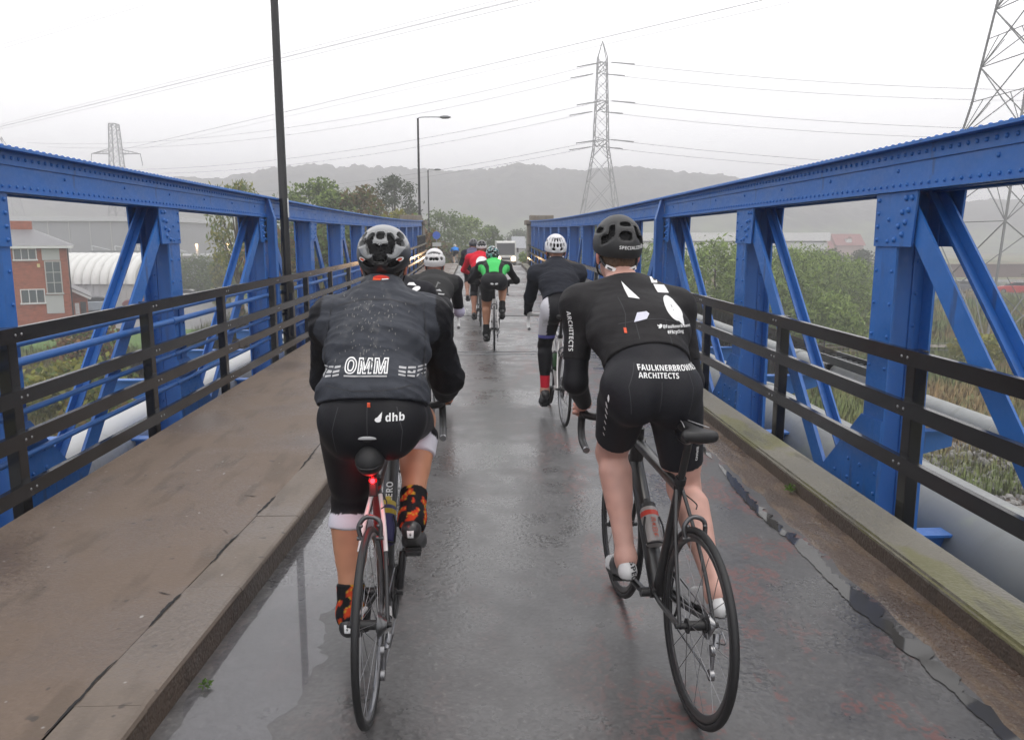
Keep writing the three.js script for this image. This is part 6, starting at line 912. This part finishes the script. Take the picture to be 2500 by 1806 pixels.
// ================================================================ rider on the left, slate jacket
{
  const pos = [-0.39, 0, -2.57], yaw = 0.0, lean = 0, theta = Math.PI / 2 + 0.05, barY = 0.915;
  const red = new THREE.MeshPhysicalMaterial({ color: lin(0.3, 0.012, 0.014), roughness: 0.3, clearcoat: 1 }), wf = new THREE.MeshPhysicalMaterial({ color: lin(0.6, 0.6, 0.6), roughness: 0.3, clearcoat: 1 }), purple = std([0.05, 0.045, 0.16], 0.45), yel = std([0.5, 0.36, 0.02], 0.45);
  bicycle({ label: 'black, red and white road bicycle with a saddle bag and lit red tail light', pos, yaw, lean, theta, barY, fine: true, frame: M.carbon, accent: red, stay: M.carbon, fork: wf, bag: true, saddleY: 0.965, bottle: { body: purple, cap: yel, band: yel }, rim: M.steel, deep: 0.018, fat: 1.25,
    extra: T => { part('stay_stripe', [-1, 1].map(s => tubeG([[s * 0.016, 0.72, -0.253], [s * 0.034, 0.64, -0.19], [s * 0.047, 0.55, -0.125]], 0.0085, 12, 8)), wf, T); part('chain_stay_decal', [-1, 1].map(s => tubeG([[s * 0.044, 0.297, -0.2], [s * 0.058, 0.32, -0.08]], 0.0105, 8, 8)), wf, T); const g = textG('ZERO', 0.028, false); g.rotateZ(Math.PI / 2); const a = V(0, 0.27, -0.41), d = V(0, 0.73, -0.82).sub(a).normalize(); const q = new THREE.Matrix4().makeBasis(V(1, 0, 0), d, V(1, 0, 0).cross(d)); g.applyMatrix4(q); const m = a.clone().add(d.clone().multiplyScalar(0.36)); g.translate(m.x + 0.014, m.y + 0.0, m.z); const n = V(0, -d.z, d.y).normalize(); if (n.y < 0) n.negate(); g.translate(n.x * 0.033, n.y * 0.033, n.z * 0.033); part('frame_lettering', g, M.print, T); } });
  const slate = [0.043, 0.047, 0.058];
  rider({
    label: 'cyclist in a slate grey jacket with black sleeves and a grey helmet', pos, yaw, lean, theta, barY, P: [0, 1.035, -0.215], N: [0, 1.415, -0.60], H: [0.0, 1.548, -0.70], w: 1.02, sh: 0.188, cell: 0.009, fine: 0.004, helmCell: 0.0035, skin: [0.52, 0.25, 0.15], hw: 1.15, mus: 1.0, cm: 1.35, tau: [0.18, 0.5], elbowOut: 0.3, headPitch: 0.1,
    helmet: HV.grey, helmPitch: 0.22, hair: [0.03, 0.022, 0.018],
    jersey: { name: 'jacket', e: 0.018, hem: 0.06, hemN: [0, 0.93, -0.36], blouson: 0.02, sleeve: 'long', sleeveE: 0.006, collar: 0.075, collarR: 0.07, fold: 0.014, cell: 0.0075, mat: clothM(0.6),
      color: (x, y, z, a) => { if (a < -0.004 && Math.abs(x) > 0.17) return spkl(BLK, x, y, z, 0.3, 60); const wear = sstep(0.16, 0.34, N3(x * 26, y * 13, z * 13) * 0.6 + 0.5 * N3(x * 70, y * 44, z * 44)) * sstep(0.13, 0.02, Math.abs(x + 0.02)) * sstep(1.18, 1.28, y); return mixc(spkl(slate, x, y, z, 0.22, 16), [0.15, 0.15, 0.15], 0.32 * wear); },
      prints: (p, f) => {
        const omm = []; const ring = (t, s, dx) => { const g = textG(t, s); g.translate(dx, 0, 0); return g; };
        putPrint(p, [[outlineG('OMM', 0.044, 0.0042), -0.01, 1.19]], f, M.print);
        const dr = rngOf(616), specks = []; for (let i = 0; i < 120; i++) { const x = (dr() + dr() - 1) * 0.15 - 0.01, y = 1.2 + 0.24 * dr(), l = 0.002 + 0.005 * dr() * dr(); specks.push([oval(0.0012 + 0.0012 * dr(), l, dr() - 0.5), x, y]); } putPrint(p, specks, f, std([0.13, 0.13, 0.13], 0.6), 'mud_specks').userData.kind = 'stuff';
        seams(p, f, [[[-0.17, 1.42], [-0.185, 1.3], [-0.18, 1.14]], [[0.17, 1.42], [0.185, 1.3], [0.18, 1.14]], [[-0.15, 1.145], [-0.05, 1.135], [0.05, 1.135], [0.15, 1.145]], [[-0.15, 1.4], [-0.05, 1.425], [0.05, 1.425], [0.15, 1.4]]]);
        putPrint(p, [[poly([[-0.085, 0], [0.065, 0], [0.065, 0.005], [-0.085, 0.005]]), 0, 1.178]], f, M.printGrey);
        const st = []; for (const s of [-1, 1]) for (let i = 0; i < 3; i++) for (let k = 0; k < 3; k++) { const x = s * (0.115 + i * 0.03), y = 1.2 - k * 0.011 - i * 0.006; st.push([poly([[-0.012, 0.003 * s], [0.012, -0.003 * s], [0.012, 0.006 - 0.003 * s], [-0.012, 0.006 + 0.003 * s]]), x, y]); } putPrint(p, st, f, M.printGrey);
        putPrint(p, [[poly([[-0.028, 0], [0.004, 0], [0.004, 0.008], [-0.028, 0.008]]), 0.0, 1.49]], f, M.printRed); putPrint(p, [[poly([[0.007, 0.001], [0.03, 0.001], [0.03, 0.006], [0.007, 0.006]]), 0.0, 1.49]], f, M.print);
      } },
    legs: { len: 'three', e: 0.009, cut: [0.2, 0.36], top: 0.25, color: (x, y, z, t) => t > (x < 0 ? 0.09 : 0.24) ? [0.62, 0.61, 0.68] : spkl(BLK, x, y, z, 0.15), prints: (p, f) => { const g = textG('dhb', 0.026, false); putPrint(p, [[g, 0.062, 1.035], [oval(0.011, 0.008), 0.038, 1.04], [poly([[-0.012, 0.006], [0.008, 0.028], [0.006, 0.006]]), 0.044, 1.038]], f, M.print); seams(p, f, [[[0, 1.09], [0, 0.98]], [[-0.1, 1.08], [-0.12, 1.0], [-0.11, 0.92]], [[0.1, 1.08], [0.12, 1.0], [0.11, 0.92]]]); part('zip_pull', cbox(0.004, 0.014, 1.085, 1.1, -0.08, -0.07, 0.002), M.printRed, p); } },
    socks: { h: 0.26, color: (x, y, z) => N3(x * 30 + 7, y * 26, z * 30) > 0.2 ? (N3(x * 80, y * 80, z * 80) > 0.2 ? [0.5, 0.3, 0.03] : [0.5, 0.05, 0.015]) : [0.01, 0.01, 0.012] },
    shoe: { color: (x, y, z) => y < -0.024 ? [0.05, 0.05, 0.052] : spkl([0.016, 0.016, 0.018], x, y, z, 0.3), prints: (p, f, q, s) => { const o2 = q.ank.clone().add(V(0, -0.03, 0.3)); part('heel_badge', drape(poly([[-0.011, -0.016], [0.011, -0.016], [0.013, 0.014], [-0.013, 0.014]]), f, o2, UX, UP, DZ, 0.002, 0.012), M.print, p); part('heel_mark', drape(poly([[0.002, 0.008], [-0.005, -0.002], [0, -0.002], [-0.003, -0.01], [0.005, 0.001], [0.0, 0.001]]), f, o2, UX, UP, DZ, 0.0032, 0.01), M.matteBlack, p); } },
    after: (T, S, at) => { part('neck_scarf', [tubeG([[-0.03, 1.488, -0.585], [-0.015, 1.494, -0.566], [0, 1.496, -0.56], [0.015, 1.494, -0.566], [0.03, 1.488, -0.585]], 0.012, 16, 8)], std([0.55, 0.03, 0.015], 0.8), T); },
  });
}
// ================================================================ rider on the right, bare legs
{
  const pos = [0.725, 0, -2.52], yaw = 0.09, lean = -0.038, theta = Math.PI - 0.02, barY = 0.865;
  const clear = new THREE.MeshPhysicalMaterial({ color: lin(0.5, 0.47, 0.46), roughness: 0.3, transmission: 0.35, thickness: 0 });
  const marks = []; for (const [cy, kind] of [[0.095, 0], [0.073, 1], [0.05, 2], [0.027, 3]]) { const a = 0.009; if (kind === 0) marks.push([-a, cy + 0.007, 0, cy + 0.007], [-a * 0.5, cy + 0.01, -a * 0.5, cy - 0.008], [-a, cy - 0.008, 0, cy - 0.008], [0.002, cy + 0.007, a, cy + 0.007], [0.002, cy - 0.006, a, cy - 0.006], [0.002, cy + 0.007, 0.002, cy - 0.006], [a, cy + 0.007, a, cy - 0.006]); if (kind === 1) marks.push([-a, cy + 0.002, a, cy + 0.002], [0, cy + 0.009, 0, cy - 0.008], [0, cy + 0.002, -a, cy - 0.008], [0, cy + 0.002, a, cy - 0.008]); if (kind === 2) marks.push([-a, cy + 0.008, a, cy + 0.008], [-a, cy - 0.008, a, cy - 0.008], [-a, cy + 0.008, -a, cy - 0.008], [a, cy + 0.008, a, cy - 0.008], [-a * 0.4, cy + 0.003, a * 0.4, cy + 0.003], [-a * 0.4, cy - 0.003, a * 0.4, cy - 0.003]); if (kind === 3) marks.push([-a, cy + 0.006, a, cy + 0.006], [-a, cy, a, cy], [-a * 0.5, cy - 0.009, 0, cy + 0.006], [a, cy - 0.009, 0.003, cy + 0.002]); }
  bicycle({ label: 'black carbon road bicycle with a clear bottle under the bare-legged rider', pos, yaw, lean, theta, barY, fine: true, saddleY: 0.965, bottle: { body: clear, cap: M.matteBlack, band: std([0.55, 0.05, 0.03], 0.4), print: marks }, deep: 0.03, fat: 1.35, extra: T => { part('saddle_print', [-1, 1].map(s => tubeG([[s * 0.012, 0.9905, -0.34], [s * 0.018, 0.997, -0.25], [s * 0.045, 1.0, -0.14]], 0.0018, 12, 4)), M.printGrey, T); } });
  const jc = [0.02, 0.019, 0.0205];
  rider({
    label: 'bare-legged cyclist in a black jersey with white geometric shapes, out of the saddle', pos, yaw, lean, theta, barY, P: [-0.10, 1.115, -0.37], N: [-0.11, 1.44, -0.79], H: [-0.125, 1.58, -0.885], w: 1.14, sh: 0.205, cell: 0.009, fine: 0.004, helmCell: 0.0035, skin: [0.62, 0.36, 0.295], mus: 1.05, cm: 1.15, tau: [0.12, 0.12], elbowOut: 0.12, ua: 0.31, fa: 0.29, headPitch: 0.12, kneeOut: 0.03, hair: [0.10, 0.06, 0.035], helmet: HV.black, helmPitch: 0.2,
    jersey: { e: 0.009, hem: 0.15, sleeve: 'short', sleeveCut: 0.72, collar: 0.012, collarR: 0.062, fold: 0.0045, cell: 0.0075, color: (x, y, z) => spkl(jc, x, y, z, 0.2, 30), mat: clothM(0.62),
      prints: (p, f, S) => {
        putPrint(p, [[poly([[-0.012, -0.026], [0.028, -0.03], [-0.016, 0.03]]), -0.15, 1.447], [poly([[-0.03, -0.012], [0.034, -0.016], [0.024, 0.014], [-0.036, 0.018]]), 0.0, 1.452], [poly([[-0.034, -0.008], [0.028, -0.008], [0.014, 0.008], [-0.004, 0.014], [-0.03, 0.015]]), -0.008, 1.482], [oval(0.036, 0.047, 0.55), 0.012, 1.385], [poly([[0.0, 0], [0.03, -0.02], [0.03, -0.055], [0.0, -0.03]]), 0.016, 1.375]], f, M.print);
        putPrint(p, [[poly([[-0.03, -0.02], [0.02, -0.006], [0.034, 0.012], [0.024, 0.02], [-0.012, 0.014]]), -0.135, 1.355]], f, std([0.6, 0.6, 0.7], 0.5));
        const bird = poly([[-0.011, 0.008], [-0.004, 0.004], [0.0, 0.009], [0.006, 0.009], [0.01, 0.006], [0.006, -0.002], [-0.002, -0.006], [-0.01, -0.004], [-0.004, -0.001], [-0.01, 0.003]]); const t1 = textG('@FaulknerBrowns', 0.0115), t2 = textG('#FBcycling', 0.0115);
        putPrint(p, [[bird, -0.068, 1.322], [t1, 0.012, 1.317], [t2, -0.002, 1.298]], f, M.print);
        putPrint(p, [[poly([[-0.004, -0.009], [0.005, -0.009], [0.005, 0.009], [-0.004, 0.009]]), -0.2, 1.305]], f, M.printRed);
        seams(p, f, [[[-0.22, 1.325], [-0.14, 1.345], [-0.06, 1.35], [0.03, 1.335]], [[-0.16, 1.345], [-0.155, 1.26]], [[-0.04, 1.35], [-0.035, 1.265]], [[-0.2, 1.42], [-0.19, 1.36], [-0.2, 1.3]], [[0.0, 1.43], [0.01, 1.36], [0.02, 1.28]]]);
        const q = S[-1], d = q.el.clone().sub(q.sh).normalize(), g = textG('ARCHITECTS', 0.02, false), mid = q.sh.clone().add(d.clone().multiplyScalar(0.02)); const side = V(-0.75, 0, 0.66), v2 = side.clone().cross(d).normalize(); part('print', drape(g, f, mid.clone().add(side.clone().multiplyScalar(0.3)), d, v2, side.clone().negate(), 0.002, 0.02), M.print, p);
      } },
    armWarm: [0.012, 0.012, 0.015],
    legs: { len: 'short', cut: 0.72, top: 0.34, color: (x, y, z, t) => spkl([0.016, 0.016, 0.02], x, y, z, 0.15), prints: (p, f, S) => {
      const a = textG('FAULKNERBROWNS', 0.0185, false), b = textG('ARCHITECTS', 0.0185, false); putPrint(p, [[a, -0.185, 1.178], [b, -0.185, 1.153]], f, M.print); seams(p, f, [[[-0.19, 1.2], [-0.22, 1.12], [-0.205, 1.02]], [[0.0, 1.2], [0.02, 1.12], [0.01, 1.02]], [[-0.1, 1.14], [-0.1, 1.03]]]);
      const q = S[-1], dots = []; for (let i = 0; i < 7; i++) { const c = q.hip.clone().lerp(q.knee, 0.08 + i * 0.09); dots.push(drape(oval(0.0085 - i * 0.0006, 0.012 - i * 0.0007, 0.3), f, V(c.x - 0.3, c.y, c.z + 0.2), V(0, 0, -1).applyAxisAngle(UP, -0.6), UP, V(1, 0, -0.55).normalize(), 0.002, 0.012)); if (i < 4 && i > 0) { const c2 = c.clone().add(V(0, 0.022, 0.02)); dots.push(drape(oval(0.008, 0.011, 0.3), f, V(c2.x - 0.3, c2.y, c2.z + 0.2), V(0, 0, -1).applyAxisAngle(UP, -0.6), UP, V(1, 0, -0.55).normalize(), 0.002, 0.012)); } } part('print', dots, M.print, p);
      const r = S[1], c = r.hip.clone().lerp(r.knee, 0.58), g = textG('castelli', 0.012, false); g.rotateZ(Math.PI / 2); part('print', drape(g, f, V(c.x + 0.045, c.y - 0.03, c.z + 0.4), UX, UP, DZ, 0.002, 0.015), M.print, p); } },
    shoe: { color: (x, y, z, s) => y < -0.026 ? [0.02, 0.02, 0.02] : (((x > 0.0 && z < -0.04 && z > -0.15) || y < -0.012) && y < 0.05 ? [0.03, 0.03, 0.032] : [0.62, 0.62, 0.62]), prints: (p, f, q, s) => { const g = textG('SPEC', 0.022, true); g.rotateZ(-Math.PI / 2 + 0.1); part('heel_lettering', drape(g, f, q.ank.clone().add(V(0.004, -0.03, 0.3)), UX, UP, DZ, 0.002, 0.015), M.matteBlack, p); } }, 
  });
}
// ================================================================ the riders ahead
{
  const whiteF = new THREE.MeshPhysicalMaterial({ color: lin(0.62, 0.6, 0.58), roughness: 0.3, clearcoat: 1 }), wt = std([0.6, 0.6, 0.6], 0.6);
  const mk = (x, z, o) => { const pos = [x, lift(z), z]; const y = z < ZEND ? roadY(z) : lift(z); pos[1] = y; bicycle({ pos, yaw: o.yaw || 0, lean: 0, theta: o.theta, barY: 0.91, ...o.bike }); rider({ pos, yaw: o.yaw || 0, barY: 0.91, theta: o.theta, P: [0, 1.04, -0.21], N: [0, 1.44, -0.60], H: [0, 1.57, -0.70], cell: 0.014, fine: 0.007, ...o.r }); };
  const black3 = (x, y, z) => spkl(BLK, x, y, z, 0.15);
  mk(0.735, -6.86, { yaw: 0.05, theta: Math.PI / 2 + 0.2, bike: { label: 'white road bicycle of the rider in the dark rain jacket', frame: whiteF, stay: whiteF, tape: wt, rim: M.steel, deep: 0.016, bottle: { body: std([0.03, 0.12, 0.03], 0.4), cap: M.matteBlack } },
    r: { label: 'cyclist in a dark rain jacket and red overshoes with a white vented helmet', P: [0, 1.05, -0.23], N: [0, 1.40, -0.55], H: [0.0, 1.525, -0.62], cell: 0.011, helmCell: 0.005, helmet: HV.white, gloves: BLK, elbowOut: 0.3, sh: 0.195, tau: [0.45, 0.3],
      jersey: { name: 'jacket', e: 0.014, hem: 0.1, sleeve: 'long', collar: 0.06, collarR: 0.066, fold: 0.009, color: (x, y, z) => spkl([0.02, 0.022, 0.03], x, y, z, 0.2, 20) },
      legs: { len: 'long', color: (x, y, z, t) => { if (x < -0.125 && y > 0.78) return [0.55, 0.54, 0.58]; if (x < 0 && y > 0.745 && y < 0.775) return [0.12, 0.12, 0.4]; if (t > 0.66) return [0.5, 0.012, 0.03]; return BLK; }, prints: (p, f) => { const g = textG('CYC', 0.03, false); g.rotateZ(Math.PI / 2); part('print', drape(g, f, V(-0.14, 0.86, 0.4), UX, UP, DZ, 0.002, 0.02), M.printGrey, p); } },
      shoe: { high: 0.03, color: (x, y, z) => y > 0.075 ? [0.5, 0.012, 0.03] : [0.014, 0.014, 0.016] } } });
  const gpanel = (x, y, z, a) => { const q = Math.abs(x); if (a < 0.0 && q > 0.17) return BLK; const cw = lerp(0.07, 0.12, sstep(1.2, 1.36, y)) * (y < 1.12 ? 0.85 : 1); if (q < cw && z > -0.6) return [0.07, 0.52, 0.13]; const e = ((q - 0.19) / 0.065) ** 2 + ((y - 1.17) / 0.085) ** 2; if (e < 1 && q < 0.24) return [0.07, 0.52, 0.13]; return [0.018, 0.018, 0.02]; };
  mk(0.2, -11.65, { yaw: -0.01, theta: Math.PI / 2, bike: { label: 'white and black road bicycle of the rider in green', frame: whiteF, stay: whiteF, rim: M.steel, deep: 0.018 },
    r: { label: 'cyclist in a bright green and black jersey with a dark teal helmet', N: [0, 1.27, -0.62], H: [-0.02, 1.365, -0.73], w: 1.08, skin: [0.4, 0.19, 0.11], mus: 1.12, helmet: HV.teal, gloves: BLK, elbowOut: 0.9, tau: [0.2, 0.4], sh: 0.2,
      jersey: { e: 0.008, hem: 0.06, sleeve: 'long', collar: 0.03, fold: 0.003, color: gpanel, cell: 0.009 }, legs: { len: 'short', cut: 0.72, color: black3, prints: (p, f) => { putPrint(p, [[oval(0.026, 0.014, -0.2), -0.03, 0.985], [oval(0.024, 0.014, 0.2), 0.035, 0.985]], f, M.print); } }, socks: { h: 0.3, color: () => [0.015, 0.015, 0.016] }, shoe: { color: () => [0.012, 0.012, 0.013] } } });
  mk(0.0, -14.9, { yaw: 0.02, theta: Math.PI / 2 - 0.3, bike: { label: 'dark road bicycle of the rider in red' },
    r: { label: 'cyclist in a red jersey with a white disc on the back', N: [0, 1.33, -0.6], H: [0.04, 1.445, -0.7], helmet: HV.mixed, gloves: BLK, elbowOut: 0.7, sh: 0.2, w: 1.08,
      jersey: { e: 0.01, hem: 0.04, sleeve: 'long', collar: 0.02, fold: 0.003, color: (x, y, z, a) => ((x - 0.03) ** 2 + (y - 1.2) ** 2 < 0.0115 && z > -0.55) ? [0.75, 0.74, 0.74] : [0.55, 0.012, 0.03], cell: 0.009 }, legs: { len: 'three', cut: 0.25, color: black3 }, shoe: { color: () => [0.012, 0.012, 0.013] }, skin: [0.42, 0.2, 0.13] } });
  mk(-0.18, -18.2, { theta: 0.4, bike: { label: 'dark road bicycle farthest ahead on the bridge' },
    r: { label: 'cyclist in a dark purplish top half hidden beyond the red one', N: [0, 1.35, -0.55], H: [0.02, 1.46, -0.65], helmet: HV.plain, elbowOut: 0.5, jersey: { e: 0.01, hem: 0.05, sleeve: 'long', color: (x, y, z, a) => Math.abs(x) < 0.13 && a > 0 ? [0.1, 0.09, 0.15] : [0.02, 0.02, 0.03] }, legs: { len: 'three', color: black3 }, shoe: { color: () => BLK } } });
  mk(-1.62, -55, { yaw: 0.25, theta: 0.6, bike: { label: 'tiny distant bicycle on the road past the bridge end', frame: whiteF },
    r: { label: 'small distant cyclist in a bright blue top past the bridge end', cell: 0.02, fine: 0.012, helmCell: 0.012, helmet: HV.pale, elbowOut: 0.6, skin: [0.5, 0.33, 0.22], N: [0, 1.3, -0.6], H: [0.02, 1.4, -0.7], jersey: { e: 0.01, hem: 0.02, sleeve: 'short', color: () => [0.02, 0.2, 0.62] }, legs: { len: 'short', color: black3 }, shoe: { color: () => [0.4, 0.38, 0.35] } } });
  mk(-0.44, -7.0, { yaw: 0, theta: -Math.PI / 2 + 0.1, bike: { label: 'road bicycle with white bar tape under the rider in the charcoal jersey', tape: wt },
    r: { label: 'cyclist in a charcoal jersey with a lilac arm warmer', N: [0, 1.28, -0.63], H: [0, 1.39, -0.73], helmet: HV.whiteBand, helmCell: 0.005, elbowOut: 0.1, w: 1.06, sh: 0.195, skin: [0.5, 0.25, 0.19], cell: 0.012,
      jersey: { e: 0.007, hem: 0.04, sleeve: 'short', sleeveCut: 0.85, collar: 0.02, fold: 0.004, color: (x, y, z, a) => a < 0 && Math.abs(x) > 0.19 ? [0.008, 0.008, 0.011] : [0.03, 0.03, 0.031], prints: (p, f) => { putPrint(p, [[poly([[0, 0], [0.05, -0.006], [0.055, 0.004], [0.03, 0.006], [0.0, 0.012]]), 0.06, 1.15], [poly([[-0.01, 0.02], [0.03, 0.03], [0.05, 0.01], [0.02, 0.016]]), 0.04, 1.165]], f, M.printGrey); putPrint(p, [[poly([[0, 0], [0.02, 0.05], [0.05, 0.03], [0.025, 0.03], [0.012, 0]]), 0.03, 1.21]], f, std([0.12, 0.12, 0.12], 0.5)); } }, armWarm: [0.5, 0.47, 0.62], legs: { len: 'short', cut: 0.75, color: black3 }, shoe: { color: (x, y, z) => z > -0.08 ? [0.5, 0.02, 0.03] : [0.3, 0.3, 0.3] } } });
  mk(-0.60, -5.15, { yaw: 0, theta: 0.2, bike: { label: 'road bicycle hidden behind the slate-jacketed rider' },
    r: { label: 'hidden cyclist whose black shoulder with white marks shows beside the slate jacket', N: [0, 1.33, -0.62], H: [-0.03, 1.42, -0.72], helmet: HV.plain, elbowOut: 0.4, sh: 0.2, jersey: { e: 0.007, hem: 0.05, sleeve: 'short', color: (x, y, z, a) => [0.016, 0.016, 0.02], prints: (p, f) => { putPrint(p, [[oval(0.028, 0.016, 0.3), 0.15, 1.3], [poly([[-0.03, 0], [0.03, -0.01], [0.01, 0.012], [-0.02, 0.014]]), 0.12, 1.33]], f, M.print); } }, armWarm: [0.012, 0.012, 0.014], legs: { len: 'short', color: black3 }, shoe: { color: () => BLK } } });
}
renderer.render(scene, camera);
